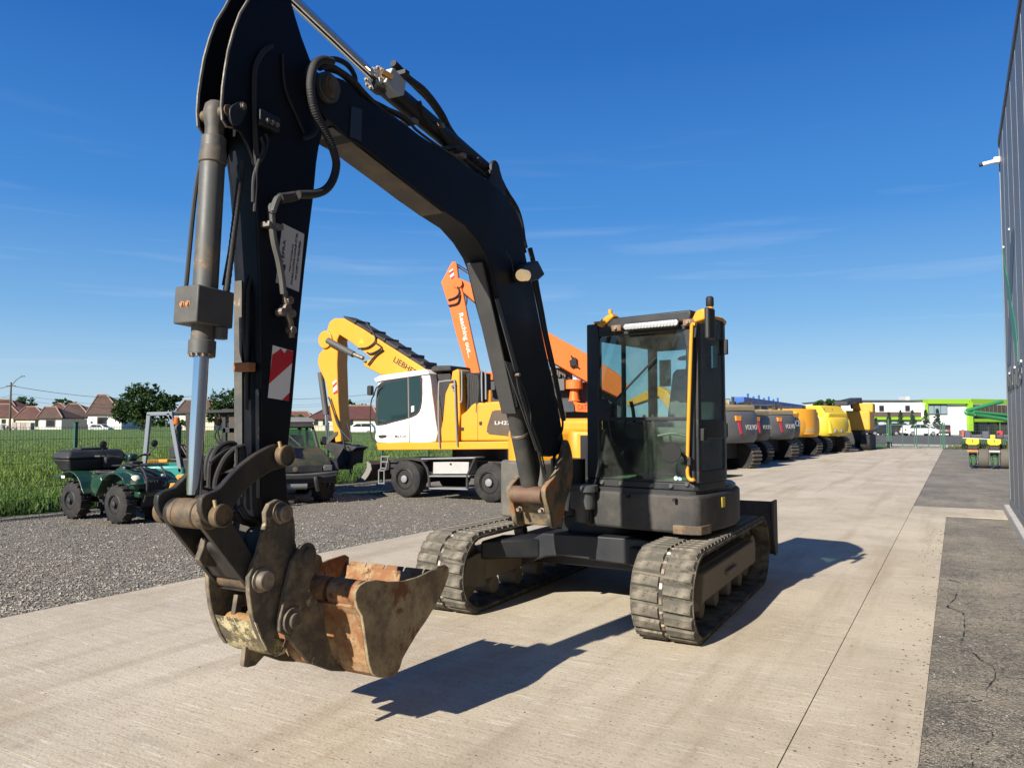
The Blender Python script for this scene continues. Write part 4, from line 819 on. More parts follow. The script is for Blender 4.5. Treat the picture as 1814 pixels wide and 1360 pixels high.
MB(UP).tube(F3(UP, s8, [(315, 450), (225, 540), (160, 610), (130, 640)], UF-.03), .008, smooth=False).obj('wiper_arm', blk_mat, wp)
MB(UP).tube(F3(UP, s8, [(150, 640), (150, 700), (165, 790), (185, 830)], UF-.008), .008).obj('wiper_hose', blk_mat, wp)
MB(UP).front(FT(UP, s8, [(88, 570), (130, 575), (155, 610), (155, 680), (86, 680)], UF), UF+.0, UF+.03).obj('wiper_motor', cab_mat, wp, .006)
for x, y in ((115, 1032), (218, 1038), (382, 1050), (493, 1053), (580, 1043)):
    v, z = UP.front(s8(x, y), UF); MB(UP).lathe((UF, v, z), (-1, 0, 0), [(-.01, .022), (.006, .022), (.018, .014)], 14).obj('dome_bolt', grey_paint, cab)
for x, y, cc in ((513, 1010, (.5, .6, .5)), (536, 1012, (.25, .4, .5))):
    v, z = UP.front(s8(x, y), UF); MB(UP).cyl((UF+.010, v, z), (UF+.013, v, z), .016, n=16).obj('round_sticker', plain('round sticker %d' % x, cc, .5), cab)
# inside the cab
seat_mat = paint('seat cloth', (.10, .095, .085), .9, dirt=(.2, .19, .165), amt=.6, scale=6)
seat = MB(UP).plan(rrect(-.12, .38, .42, .88, .08), 1.38, 1.52).obj('seat', seat_mat, EX, .05, seg=3)
MB(UP).side([(.25, 1.48), (.40, 1.48), (.52, 2.02), (.48, 2.06), (.40, 2.02)], .43, .87).obj('seat_back', seat_mat, seat, .05, seg=3)
MB(UP).side([(.42, 2.0), (.50, 2.0), (.53, 2.18), (.47, 2.2)], .54, .76).obj('headrest', seat_mat, seat, .03)
MB(UP).box(-.05, .3, .5, .8, 1.09, 1.39).obj('seat_base', dark, seat, .02)
for v in (.34, .93):
    MB(UP).box(-.2, .35, v-.06, v+.06, 1.42, 1.56).obj('console', plain('console plastic', (.025, .025, .027), .6), seat, .02)
    MB(UP).tube([(-.15, v, 1.56), (-.17, v, 1.66), (-.19, v-.01, 1.74)], .016).obj('joystick', blk_mat, seat)
for v in (.55, .63):
    MB(UP).tube([(-.33, v, 1.10), (-.36, v+.01, 1.35), (-.42, v+.03, 1.62)], .012).obj('travel_lever', steel, EX)
    MB(UP).box(-.44, -.30, v-.035, v+.035, 1.105, 1.13).obj('pedal', dark, EX, .004)
MB(UP).box(UF+.03, .5, .16, 1.05, ZB+.062, ZB+.07).obj('floor_mat', paint('green mat', (.10, .17, .055), .9, dirt=(.2, .19, .13), amt=.5), EX)
MB(UP).box(-.46, -.42, .2, .33, 1.5, 1.72).obj('monitor', blk_mat, EX, .01)
MB(UP).tube([(.5, .58, 2.3), (.45, .57, 2.22), (.4, .57, 2.16)], .006).obj('mirror_stalk', blk_mat, EX)
MB(UP).lathe((.4, .57, 2.14), (-.3, 0, 1), [(0, .07), (.01, .075), (.02, .06)], 18).obj('interior_mirror', grey_paint, EX)
MB(UP).box(.524, .528, .24, .36, 1.9, 2.15).obj('notice_sheet', paint('paper notice', (.5, .5, .46), .8, dirt=(.1, .1, .1), amt=.6, scale=30), EX)
MB(UP).tube([(-.45, .72, 1.45), (-.44, .85, 1.47), (-.46, .98, 1.45)], .012).obj('grab_bar', steel, EX)
b1 = ZM(840, 640, .12128); b2 = ZM(1660, 700, .11032); b3 = ZM(1744, 380, .25); b4 = ZM(280, 680, .13234)
# ================================================================== metal hall at the right edge
hall_mat = paint('brushed panel steel', (.17, .18, .195), .42, .45, dirt=(.12, .11, .10), amt=.12, scale=1.2, bumpy=.02)
HU = 16.2; HH = 6.55
hall = thing('metal_hall', 'tall grey metal panel hall with X logo at the right edge of the photo', 'building', RF.P(6, VW, 0))
for i in range(20):
    MB(RF).box(HU-(i+1)*1.06+.006, HU-i*1.06-.006, VW, VW+.12, .22, HH).obj('wall_panel', hall_mat, hall, .012)
for i in range(1, 20): MB(RF).box(HU-i*1.06-.006, HU-i*1.06+.006, VW-.0015, VW+.02, .22, HH).obj('panel_joint', paint('joint strip', (.24, .255, .275), .45, .4, amt=.1), hall)
MB(RF).box(HU-20*1.06, HU-.02, VW+.03, 14, .2, HH-.05).obj('wall_core', paint('panel core', (.12, .125, .13), .5, .3), hall)
MB(RF).box(HU-.005, HU+.02, VW-.012, VW+.14, .2, HH+.03).obj('corner_trim', hall_mat, hall, .006)
MB(RF).box(HU-20*1.06, HU+.02, VW-.02, VW+.2, HH, HH+.12).obj('roof_trim', paint('trim paint', (.07, .075, .08), .5), hall, .01)
MB(RF).box(HU-20*1.06, HU+.25, VW-.10, VW+.2, -.2, .10).obj('plinth', paint('painted plinth', (.42, .40, .36), .8, dirt=(.2, .18, .15), amt=.6, scale=4), hall, .01)
MB(RF).box(HU-20*1.06, HU, VW-.02, VW+.03, .10, .22).obj('base_flashing', hall_mat, hall, .004)
def wallq(zf, pts, d, name, mat): return MB(RF).side(S(RF, zf, pts, VW), VW-d, VW-.001).obj(name, mat, hall)
wallq(b3, [(188, 150), (215, 90), (212, 200), (200, 450), (192, 650), (187, 1058), (165, 1078), (172, 800), (180, 400)], .006, 'logo_stroke', plain('logo grey', (.05, .055, .06), .5))
wallq(b3, [(130, 245), (150, 380), (176, 500), (196, 640), (220, 760), (235, 900), (240, 1040), (222, 960), (196, 800), (168, 580), (142, 400)], .010, 'logo_stroke', plain('logo green', (.02, .16, .08), .5))
ws = lambda x, y: RF.P(*(lambda q: (q[0], VW-.002, q[1]))(RF.side(b3(x, y), VW)))
q0, q1 = RF.side(b3(169, 1262), VW), RF.side(b3(270, 1195), VW)
text('hall_lettering', 'MAXUTIL.RO', RF.P(q0[0], VW-.001, q0[1]), RF.P(q1[0], VW-.001, q0[1]), RF.P(q0[0], VW-.001, q0[1]+.30), plain('letter grey', (.04, .045, .05), .5), hall, .01)
for x, y in ((139, 231), (219, 1083), (182, 1125), (265, 1038), (178, 105)):
    a, b_ = RF.side(b3(x, y), VW); MB(RF).cyl((a, VW, b_), (a, VW-.02, b_), .018, n=8).obj('spot_fixing', plain('bright fixing', (.8, .8, .8), .3), hall)
p = RF.P(HU-.15, VW-.02, 0); p.z = zc_ = atd(1757, 284, p.y).z
cc = thing('security_camera', 'white bullet security camera on the corner of the metal hall', 'camera', p)
wm = plain('white plastic', (.75, .75, .74), .4)
MB(RF).box(HU-.22, HU-.08, VW-.10, VW-.001, p.z-.05, p.z+.05).obj('mount', wm, cc, .01)
MB(RF).cyl((HU-.15, VW-.09, p.z-.01), (HU-.17, VW-.27, p.z-.04), .036, n=16).obj('body', wm, cc, .006)
MB(RF).cyl((HU-.17, VW-.265, p.z-.04), (HU-.175, VW-.32, p.z-.05), .033, n=16).obj('lens_hood', blk_mat, cc)
# ================================================================== field, grass, wire fence
def grid_mesh(name, ulist, vlist, zf, mat):
    V = [RF.P(u, v, zf(u, v)) for u in ulist for v in vlist]; nv = len(vlist)
    Fc = [(i*nv+j, (i+1)*nv+j, (i+1)*nv+j+1, i*nv+j+1) for i in range(len(ulist)-1) for j in range(nv-1)]
    me = bpy.data.meshes.new(name); me.from_pydata([tuple(p) for p in V], [], Fc); me.update(); return mobj(name, me, mat)
us_ = [-500+20*i for i in range(20)]+[-100+4*i for i in range(60)]+[140+30*i for i in range(30)]
vs_ = [VF-.2-d for d in (0, .6, 1.5, 3, 5, 8, 12, 18, 25, 35, 50, 70, 95, 130, 180, 260, 400, 700, 1100)][::-1]
fz = lambda u, v: .0+min(.42, .10*(VF-.2-v)) if v > VF-8 else .42
fld = grid_mesh('field', us_, vs_, fz, MG['field']); fld['kind'] = 'structure'
def blades(name, spots, hmin, hmax, wid, mat, label, lean=.35, cat='grass'):
    V = []; Fc = []; k = 0
    for p in spots:
        h = random.uniform(hmin, hmax); a = random.uniform(0, 2*pi); w_ = wid*random.uniform(.6, 1.4); dx, dy = cos(a)*w_, sin(a)*w_
        lx, ly = random.gauss(0, lean)*h, random.gauss(0, lean)*h
        V += [(p.x-dx, p.y-dy, p.z), (p.x+dx, p.y+dy, p.z), (p.x+lx*.5+dx*.7, p.y+ly*.5+dy*.7, p.z+h*.6), (p.x+lx*.5-dx*.7, p.y+ly*.5-dy*.7, p.z+h*.6), (p.x+lx, p.y+ly, p.z+h)]
        Fc += [(k, k+1, k+2, k+3), (k+3, k+2, k+4)]; k += 5
    me = bpy.data.meshes.new(name); me.from_pydata(V, [], Fc); me.update(); o = mobj(name, me, mat); tag(o, label, cat, kind='stuff'); return o
def leaf_mat(name, lo, hi, sc=2.):
    if name in MATS: return MATS[name]
    m, t, b, N, Lk = nodes(name); g = N('ShaderNodeTexCoord').outputs['Object']
    f = noise(N, Lk, g, sc, 4, .8); c = ramp(N, Lk, f, [(.3, lo), (.7, hi)]); Lk(c, b.inputs['Base Color']); b.inputs['Roughness'].default_value = .7
    b.inputs['Specular IOR Level'].default_value = .25
    tl = N('ShaderNodeBsdfTranslucent'); Lk(c, tl.inputs[0]); ms = N('ShaderNodeMixShader'); ms.inputs[0].default_value = .3
    Lk(b.outputs[0], ms.inputs[1]); Lk(tl.outputs[0], ms.inputs[2]); Lk(ms.outputs[0], t.nodes['Material Output'].inputs[0]); MATS[name] = m; return m
gmat = leaf_mat('meadow grass', (.085, .135, .020), (.19, .262, .045), 1.2)
sp = []
while len(sp) < 46000:              # spread evenly over the picture of the field
    px = random.uniform(-60, 900); py = 758+165*random.random()**1.25; p = gnd(px, py, .2); u, v, _ = RF.loc(p)
    if v < VF-.3 and p.y < 160: p.z = fz(u, v)-.05; sp.append(p)
blades('meadow_grass', sp, .07, .2, .014, gmat, 'tall green meadow grass behind the wire fence')
sp = []
for i in range(15000):
    u = random.uniform(-2, 52); p = RF.P(u, VF-.25-abs(random.gauss(0, .9)), 0); sp.append(p)
blades('fence_weeds', sp, .12, .42, .022, leaf_mat('weed green', (.04, .08, .012), (.105, .175, .03), 2.5), 'dense dark green weeds along the foot of the wire fence', .45, 'weeds')
wire_mat = paint('green wire', (.012, .055, .035), .5, amt=.1)
fence = thing('wire_fence', 'green welded wire fence with posts between the gravel yard and the meadow', 'fence', RF.P(15, VF, 0))
uP0 = RF.plan((125, 906), 0)[0]; uP1 = RF.plan((569, 861), 0)[0]; stp = (uP1-uP0)/3
fposts = [uP0+stp*k for k in range(-4, 18)]
for u in fposts:
    f_ = MB(RF).box(u-.03, u+.03, VF-.03, VF+.03, 0, 1.56).obj('fence_post', green_post, fence, .006)
    MB(RF).box(u-.034, u+.034, VF-.034, VF+.034, 1.56, 1.58).obj('post_cap', green_post, f_)
mesh_me = None
for u in fposts[:-1]:
    if mesh_me is None:
        w_ = MB(RF)
        for k in range(1, int(stp/.05)): w_.box(u+k*.05-.0022, u+k*.05+.0022, VF+.030, VF+.0345, .06, 1.5)
        for k in range(8): w_.box(u+.0, u+stp, VF+.035, VF+.040, .08+k*.2, .085+k*.2)
        o0 = w_.obj('wire_panel', wire_mat, fence); mesh_me = o0.data; u00 = u
    else:
        o = inst('wire_panel', mesh_me, fence, Matrix.Identity(4)); o.location = RF.u*(u-u00)
# ================================================================== far street: houses, trees, poles
tile_mats = []
def tile_mat(name, a, b_):
    m, t, b, N, Lk = nodes(name); g = N('ShaderNodeTexCoord').outputs['Object']
    wv = N('ShaderNodeTexWave'); wv.bands_direction = 'Z'; wv.inputs['Scale'].default_value = 3.2; wv.inputs['Distortion'].default_value = .4; Lk(g, wv.inputs[0])
    f = noise(N, Lk, g, 1.3, 7, .75); c = ramp(N, Lk, f, [(.3, a), (.7, b_)]); c = mix(N, Lk, ramp(N, Lk, wv.outputs['Fac'], [(.1, .45), (.5, 0)]), c, [x*.45 for x in a])
    Lk(c, b.inputs['Base Color']); b.inputs['Roughness'].default_value = .9; bump(N, Lk, wv.outputs['Fac'], .6, .08, b); return m
TB_, TR_, TD_ = tile_mat('brown roof tiles', (.060, .036, .026), (.125, .075, .054)), tile_mat('red roof tiles', (.095, .040, .026), (.185, .088, .06)), tile_mat('dark red roof sheet', (.075, .022, .018), (.12, .04, .032))
wall_w = paint('white render', (.60, .60, .58), .9, dirt=(.38, .37, .34), amt=.4, scale=.6)
wall_c = paint('cream render', (.58, .54, .42), .9, dirt=(.4, .36, .28), amt=.4, scale=.6)
pane = plain('dark window pane', (.015, .018, .022), .12)
def pxu(px, d): return (px-CX)/F*d
def zat(py, d): return atd(907, py, d).z
def house(label, d, x0, x1, yb, ye, yr, ridge, mat, wmat, wins, dep=9, name='house', extra=None, gap=1.0, group='houses along the far street'):
    """x0..x1 and heights in photo pixels at distance d: base, eave, ridge; ridge=(ra,rb) pixel ends of the ridge"""
    X0, X1, zb, ze, zr = pxu(x0, d), pxu(x1, d), 0.0, zat(ye, d), zat(yr, d)
    h_ = thing(name, label, 'house', ((X0+X1)/2, d+dep/2, 0), group)
    MB().loft([Vector((a, b, -.1)) for a, b in ((X0, d), (X1, d), (X1, d+dep), (X0, d+dep))], [Vector((a, b, ze)) for a, b in ((X0, d), (X1, d), (X1, d+dep), (X0, d+dep))]).obj('wall', wmat, h_)
    o = .35; ra, rb = pxu(ridge[0], d+dep/2), pxu(ridge[1], d+dep/2); zr = zat(yr, d+dep/2)
    e0 = [Vector((X0-o, d-o, ze)), Vector((X1+o, d-o, ze)), Vector((X1+o, d+dep+o, ze)), Vector((X0-o, d+dep+o, ze))]; r0 = [Vector((ra, d+dep/2, zr)), Vector((rb, d+dep/2, zr))]
    m = MB(); V = [m.bm.verts.new(p) for p in e0+r0+[p-Vector((0, 0, .18)) for p in e0]]
    for f in ((0, 1, 5, 4), (1, 2, 5), (2, 3, 4, 5), (3, 0, 4), (0, 6, 7, 1), (1, 7, 8, 2), (2, 8, 9, 3), (3, 9, 6, 0), (6, 9, 8, 7)): m.bm.faces.new([V[i] for i in f])
    rf = m.obj('roof', mat, h_)
    for a, b in ((4, 5), (0, 4), (1, 5)):
        A_, B_ = (e0+r0)[a], (e0+r0)[b]; MB().tube([A_+Vector((0, 0, .03)), B_+Vector((0, 0, .05))], .13, 6, smooth=False, world=True).obj('ridge_tiles', paint('pale ridge tiles', (.26, .17, .12), .9, amt=.4), rf)
    for (a, b, c, e) in wins:
        A_, B_, z0, z1_ = pxu(a, d), pxu(b, d), zat(e, d), zat(c, d)
        w_ = MB().loft([Vector((x, d-.06, z)) for x, z in ((A_, z0), (B_, z0), (B_, z1_), (A_, z1_))], [Vector((x, d+.01, z)) for x, z in ((A_, z0), (B_, z0), (B_, z1_), (A_, z1_))]).obj('window', paint('window frame', (.10, .07, .055), .6), h_)
        k = (B_-A_)*.08; n_p = max(1, round((B_-A_)/1.1))
        for i in range(n_p):
            pa = A_+k+(B_-A_-2*k)*i/n_p+.02; pb = A_+k+(B_-A_-2*k)*(i+1)/n_p-.02
            MB().loft([Vector((x, d-.09, z)) for x, z in ((pa, z0+k), (pb, z0+k), (pb, z1_-k), (pa, z1_-k))], [Vector((x, d-.062, z)) for x, z in ((pa, z0+k), (pb, z0+k), (pb, z1_-k), (pa, z1_-k))]).obj('pane', pane, w_)
    return h_
X5 = lambda *a: [s5(x, 0)[0] for x in a]
Y5 = lambda *a: [s5(0, y)[1] for y in a]
def h5(label, d, x0, x1, ye, yr, ra, rb, mat, wmat, wins=(), dep=9, **kw):
    return house(label, d, s5(x0, 0)[0], s5(x1, 0)[0], 757, s5(0, ye)[1], s5(0, yr)[1], (s5(ra, 0)[0], s5(rb, 0)[0]), mat, wmat, [(s5(a, 0)[0], s5(b, 0)[0], s5(0, c)[1], s5(0, e)[1]) for a, b, c, e in wins], dep, **kw)
hm = h5('largest white house with pyramid brown tiled roof right of the dark gate', 150, 820, 1130, 384, 205, 905, 985, TB_, wall_w, [(905, 995, 408, 480), (845, 862, 452, 468)], 11)
h5('small white house with dark square window and low brown hipped roof', 148, 370, 575, 418, 318, 415, 520, TB_, wall_w, [(430, 518, 435, 502)], 8)
h5('house with pale wall behind the dark street gate', 158, 560, 830, 400, 290, 640, 730, TB_, wall_w, [], 9)
h5('low house with red tiled roof left of the small white house', 156, 150, 440, 425, 316, 240, 330, TR_, wall_c, [(330, 360, 440, 500)], 9)
h5('house with dark red roof at the far left edge beside the pole', 160, -160, 200, 405, 292, -100, 90, TR_, wall_c, [(20, 60, 430, 470), (130, 170, 430, 470)], 9)
h5('tall dark roof showing behind the leftmost red house', 185, -60, 150, 330, 250, -30, 100, TD_, wall_c, [], 8)
h5('brown pyramid roof peeking up behind the pale walled house', 175, 450, 640, 345, 285, 530, 560, TR_, wall_c, [], 9)
# gate between houses, parked car, pallets
gt = thing('street_gate', 'dark green sheet metal gate between the white houses', 'gate', (pxu(s5(690, 0)[0], 147), 147, 0))
for a, b in ((576, 690), (692, 810)):
    MB().loft([Vector((pxu(s5(x, 0)[0], 147), 147, z)) for x, z in ((a, 0), (b, 0), (b, zat(s5(0, 432)[1], 147)), (a, zat(s5(0, 432)[1], 147)))], [Vector((pxu(s5(x, 0)[0], 147), 147.08, z)) for x, z in ((a, 0), (b, 0), (b, zat(s5(0, 432)[1], 147)), (a, zat(s5(0, 432)[1], 147)))]).obj('gate_leaf', paint('dark gate', (.012, .02, .022), .5, amt=.1), gt)
def car(label, p, az, col, sc=1., kind='hatch', group='cars parked along the streets', name='parked_car', lift=0):
    fr = Fr(p[0], p[1], az, lift); t = thing(name, label, 'car', (p[0], p[1], lift), group); L_ = 4.3*sc; pm = paint('car paint %.2f %.2f %.2f' % col, col, .25, 0, amt=.05, bumpy=0, coat=.6)
    prof = [(-2.1, .35), (-2.12, .7), (-2.0, .95), (-1.9, 1.0), (-1.55, 1.42), (-1.3, 1.48), (.2, 1.47), (.5, 1.4), (1.15, 1.0), (1.9, .88), (2.1, .72), (2.15, .4), (1.7, .28), (-1.7, .28)]
    if kind == 'suv': prof = [(a, b*1.12) for a, b in prof]
    if kind == 'sedan': prof = [(-2.25, .35), (-2.25, .75), (-2.2, .98), (-1.6, 1.02), (-1.05, 1.40), (-.8, 1.43), (.1, 1.43), (.35, 1.38), (1.0, .98), (2.0, .86), (2.2, .7), (2.2, .4), (1.8, .28), (-1.8, .28)]
    prof = [(a*sc, b*sc) for a, b in prof]
    body = MB(fr).side(prof, -.85*sc, .85*sc).obj('body', pm, t, .08, seg=3)
    roof_z = max(b for a, b in prof)
    gp = {'hatch': [(-1.72, 1.0), (-1.42, 1.38), (.3, 1.36), (.95, 1.0)], 'suv': [(-1.72, 1.12), (-1.42, 1.55), (.3, 1.53), (.95, 1.12)], 'sedan': [(-1.35, 1.0), (-.95, 1.33), (.2, 1.32), (.82, 1.0)]}[kind]
    for sd in (1, -1): 
        mid = (gp[0][0]+gp[3][0])/2+.05
        for poly in ([gp[0], gp[1], (mid-.03, gp[1][1]), (mid-.03, gp[0][1])], [(mid+.03, gp[0][1]), (mid+.03, gp[2][1]), gp[2], gp[3]]):
            MB(fr).side([(a*sc, b*sc) for a, b in poly], .84*sc*sd, .862*sc*sd).obj('side_window', pane, t)
    ws_ = [(prof[8][0]-.02, prof[8][1]), (prof[7][0]+.01, prof[7][1]-.04)]
    MB(fr).loft([fr.P(a, v, z) for (a, z), v in zip((ws_[0], ws_[0], ws_[1], ws_[1]), (-.7*sc, .7*sc, .62*sc, -.62*sc))], [fr.P(a+.04, v, z+.03) for (a, z), v in zip((ws_[0], ws_[0], ws_[1], ws_[1]), (-.7*sc, .7*sc, .62*sc, -.62*sc))]).obj('windscreen', pane, t)
    for ux in (-1.32, 1.32):
        for sd in (1, -1):
            w_ = MB(fr).lathe((ux*sc, (.62)*sc*sd, .31*sc), (0, sd, 0), [(0, .2*sc), (.01, .31*sc), (.2*sc, .31*sc), (.235*sc, .28*sc), (.236*sc, .18*sc)], 20).obj('wheel', rubber, t)
            MB(fr).lathe((ux*sc, .855*sc*sd, .31*sc), (0, sd, 0), [(0, .19*sc), (.012, .18*sc), (.014, .06*sc)], 16).obj('rim', plain('alloy', (.45, .45, .46), .35, .6), w_)
    for sd in (1, -1):
        MB(fr).box(2.05*sc, 2.14*sc, .45*sc*sd, .78*sc*sd, .66*sc, .78*sc).obj('headlight', plain('headlight', (.7, .7, .7), .15), t, .01); MB(fr).box(-2.16*sc, -2.05*sc, .5*sc*sd, .8*sc*sd, .72*sc, .9*sc).obj('tail_light', plain('tail light', (.3, .01, .01), .3), t, .01)
    return t
car('silver hatchback parked in front of the largest white house', (pxu(s5(945, 0)[0], 142), 142, 0), 100, (.4, .42, .43), .95)
pal = thing('pallet_stack', 'pale wrapped block stack beside the utility pole at the far left', 'pallet', (pxu(s5(200, 0)[0], 140), 140, 0))
for i, (a, b) in enumerate(((115, 158), (162, 195), (198, 240), (243, 290))):
    MB().loft([Vector((pxu(s5(x, 0)[0], 140), y, 0)) for x, y in ((a, 140), (b, 140), (b, 141.2), (a, 141.2))], [Vector((pxu(s5(x, 0)[0], 140), y, 1.75-.05*(i % 2))) for x, y in ((a, 140), (b, 140), (b, 141.2), (a, 141.2))]).obj('wrapped_pallet', paint('wrapped blocks %d' % (i % 2), ((.34, .27, .24), (.42, .38, .36))[i % 2], .6, amt=.5, scale=2), pal, .03)
rb_ = MB()
for i in range(26): 
    bmesh.ops.create_icosphere(rb_.bm, subdivisions=1, radius=random.uniform(.25, .6), matrix=Matrix.Translation((pxu(random.uniform(2, 22), 139), 139+random.random()*2, random.uniform(.1, 1.2))))
tag(rb_.obj('rubble_heap', paint('pale rubble', (.42, .40, .37), .9, amt=.5)), 'pale heap of bagged rubble at the left edge of the meadow', 'rubble')
# trees
def blob_tree(name, label, base, hgt, cx, crown, n, lsz, lmat, trunk_r=.25, group=None, cat='tree', trunk=True, seed=1):
    """crown: list of (dx, dy, dz, rx, rz) ellipsoids round the base; many small leaf faces in clumps"""
    rnd = random.Random(seed); t = thing(name, label, cat, base, group); base = Vector(base)
    tops = []
    for dx, dy, dz, rx, rz in crown:
        c = base+Vector((dx, dy, dz))
        for k in range(max(9, int(n*(rx*rx*rz)**.667))):
            while True:
                q = Vector((rnd.uniform(-1, 1), rnd.uniform(-1, 1), rnd.uniform(-1, 1)))
                if .35 < q.length < 1.05: break
            tops.append((c+Vector((q.x*rx, q.y*rx, q.z*rz)), rnd.uniform(.5, 1.1)*min(rx, rz)*.36))
    V = []; Fc = []; k = 0
    for c, r in tops:
        for j in range(22):
            d_ = Vector((rnd.gauss(0, 1), rnd.gauss(0, 1), rnd.gauss(0, .8))); p = c+d_*r*.62; a = Vector((rnd.uniform(-1, 1), rnd.uniform(-1, 1), rnd.uniform(-.5, .8))).normalized(); b = a.orthogonal().normalized(); b = (b*cos(j)+a.cross(b)*sin(j)); l = lsz*rnd.uniform(.6, 1.4)
            V += [p-a*l, p+b*l*.5, p+a*l, p-b*l*.5]; Fc.append((k, k+1, k+2, k+3)); k += 4
    me = bpy.data.meshes.new('crown'); me.from_pydata([tuple(p-base) for p in V], [], Fc); me.update(); mobj('crown', me, lmat, t)
    if trunk:
        m = MB(); c0_ = crown[0]; top = base+Vector((c0_[0], c0_[1], c0_[2]))
        m.tube([base, base+(top-base)*.5+Vector((.1, .1, 0)), top], trunk_r, 8, world=True)
        for dx, dy, dz, rx, rz in crown[1:7]: m.tube([base+(top-base)*.4, base+(top-base)*.4+(Vector((dx, dy, dz))-(top-base)*.4)*.9], trunk_r*.4, 5, smooth=False, world=True)
        m.obj('trunk', paint('bark', (.07, .055, .04), .9, amt=.5), t)
    return t
lf_d = leaf_mat('walnut leaves', (.014, .035, .009), (.045, .085, .018), .5); lf_m = leaf_mat('mid green leaves', (.025, .055, .012), (.07, .12, .025), .5); lf_p = leaf_mat('spruce needles', (.03, .055, .035), (.085, .125, .085), 2.)
def pxt(name, label, d, pcs, n, lsz, lmat, seed, group='trees along the far street', **kw):
    """pcs: crown lobes in photo pixels (cx, cy, rx, rz)"""
    s_ = d/F; bx_ = pxu(pcs[0][0], d); rnd = random.Random(seed)
    return blob_tree(name, label, (bx_, d, 0), 0, 0, [((a-pcs[0][0])*s_, rnd.uniform(-.4, .4)*rx*s_, atd(a, b, d).z, rx*s_, rz*s_) for a, b, rx, rz in pcs], n, lsz, lmat, seed=seed, group=group, **kw)
pxt('walnut_tree', 'big dark green tree right of the largest white house', 118, [(252, 712, 34, 22), (228, 722, 24, 18), (275, 715, 28, 20), (300, 708, 18, 9), (240, 694, 16, 14), (262, 688, 16, 12), (292, 722, 20, 14), (318, 704, 10, 5), (215, 738, 14, 14), (262, 738, 36, 14)], 11, .24, lf_d, 11)
pxt('round_tree', 'round dark tree partly hidden by the excavator arm', 120, [(398, 712, 26, 20), (382, 722, 16, 16), (412, 706, 16, 16), (396, 735, 26, 14)], 11, .24, lf_d, 12)
for i, (lab, d, pcs) in enumerate((('small tree behind the leftmost red roofs', 200, [(38, 712, 14, 8), (52, 717, 10, 6), (22, 716, 8, 6)]), ('pale tree top above the small white house', 200, [(112, 712, 13, 6), (124, 716, 10, 5)]),
        ('low tree row behind the dark red roofed building', 170, [(617, 716, 8, 8), (640, 718, 12, 4), (600, 720, 8, 4)]), ('bushy tree left of the dark red roofed building', 150, [(528, 738, 12, 6), (520, 744, 8, 5)]),
        ('tree crown behind the yellow machines before the white hall', 90, [(1462, 715, 13, 7), (1448, 718, 7, 5), (1474, 718, 10, 6)]))):
    pxt('distant_tree', lab, d, pcs, 10, .32, lf_m if i != 4 else lf_d, 20+i)
for i, px in enumerate((262, 300, 330)): pxt('shrub', ('round shrub at the foot of the big dark tree', 'shrub left of the forklift guard in the far hedge', 'shrub in the hedge behind the forklift roof')[i], 115, [(px-20, 748, 16, 7), (px-8, 751, 12, 5)], 12, .2, lf_m, 40+i, 'shrubs at the meadow edge', cat='shrub', trunk=False)
# long red roofed building and its car
lb2 = house('long cream building with dark red roof behind the yellow arm', 120, 548, 668, 757, 741, 719, (586, 660), TD_, wall_c, [(556, 564, 744, 753), (572, 581, 744, 753), (592, 600, 744, 753), (618, 626, 744, 753)], 10, 'long_building', group='houses along the far street')
house('red tiled house left of the long cream building', 150, 505, 556, 757, 745, 729, (516, 545), TR_, wall_c, [(520, 527, 748, 755)], 9)
house('dark brown roofed house behind the forklift roof', 130, 318, 380, 757, 727, 709, (328, 372), TB_, wall_c, [(330, 340, 733, 748), (352, 358, 733, 748)], 9)
car('white hatchback parked before the long cream building', (pxu(638, 105), 105, 0), 270, (.75, .75, .74), 1.0, 'suv')
# poles and wires
wood = paint('weathered pole', (.10, .085, .07), .9, amt=.4)
def pole(label, px, ytop, d, lamp=False):
    x = pxu(px, d); zt = zat(ytop, d); t = thing('utility_pole', label, 'utility pole', (x, d, 0), 'poles along the far street')
    MB().lathe(Vector((x, d, -.2)), Vector((0, 0, 1)), [(0, .17), (zt, .11), (zt+.2, .11)], 10, world=True).obj('shaft', wood, t)
    MB().box(x-.7, x+.7, d-.05, d+.05, zt-.55, zt-.45).obj('cross_arm', wood, t)
    if lamp:
        MB().tube([Vector((x, d, zt-.6)), Vector((x+.7, d, zt+.3)), Vector((x+1.5, d, zt+.85))], .05, 6, world=True).obj('lamp_bracket', grey_paint, t)
        MB().box(x+1.4, x+1.9, d-.12, d+.12, zt+.8, zt+.92).obj('street_lamp_head', grey_paint, t, .03)
    return Vector((x, d, zt-.5))
P1 = pole('tall concrete utility pole with street lamp arm at the far left', 18.5, 677, 110, True); P2 = pole('utility pole behind the forklift roof', 345, 697, 150)
P0 = pole('utility pole just left of the leftmost house', -190, 665, 88); P3 = pole('utility pole right of the long cream building', 690, 690, 170)
for i, (a, b) in enumerate(((P0, P1), (P1, P2), (P2, P3))):
    for j, (k, zz, rr) in enumerate(((0, .0, .035), (.6, -1.2, .018), (-.6, -1.7, .018))):
        A_, B_ = a+Vector((k, 0, zz)), b+Vector((k, 0, zz)); m = [A_+(B_-A_)*t_-Vector((0, 0, 4*1.1*t_*(1-t_))) for t_ in [q/10 for q in range(11)]]
        tag(MB().tube(m, rr, 5, smooth=False, world=True).obj('overhead_wire', blk_mat), ('%s sagging overhead wire %s' % (('thick upper', 'thin middle', 'thin lowest')[j], ('at the left edge of the sky', 'from the lamp pole to the pole behind the forklift', 'from the pole behind the forklift towards the long cream building')[i])), 'wire', 'overhead wires along the far street')
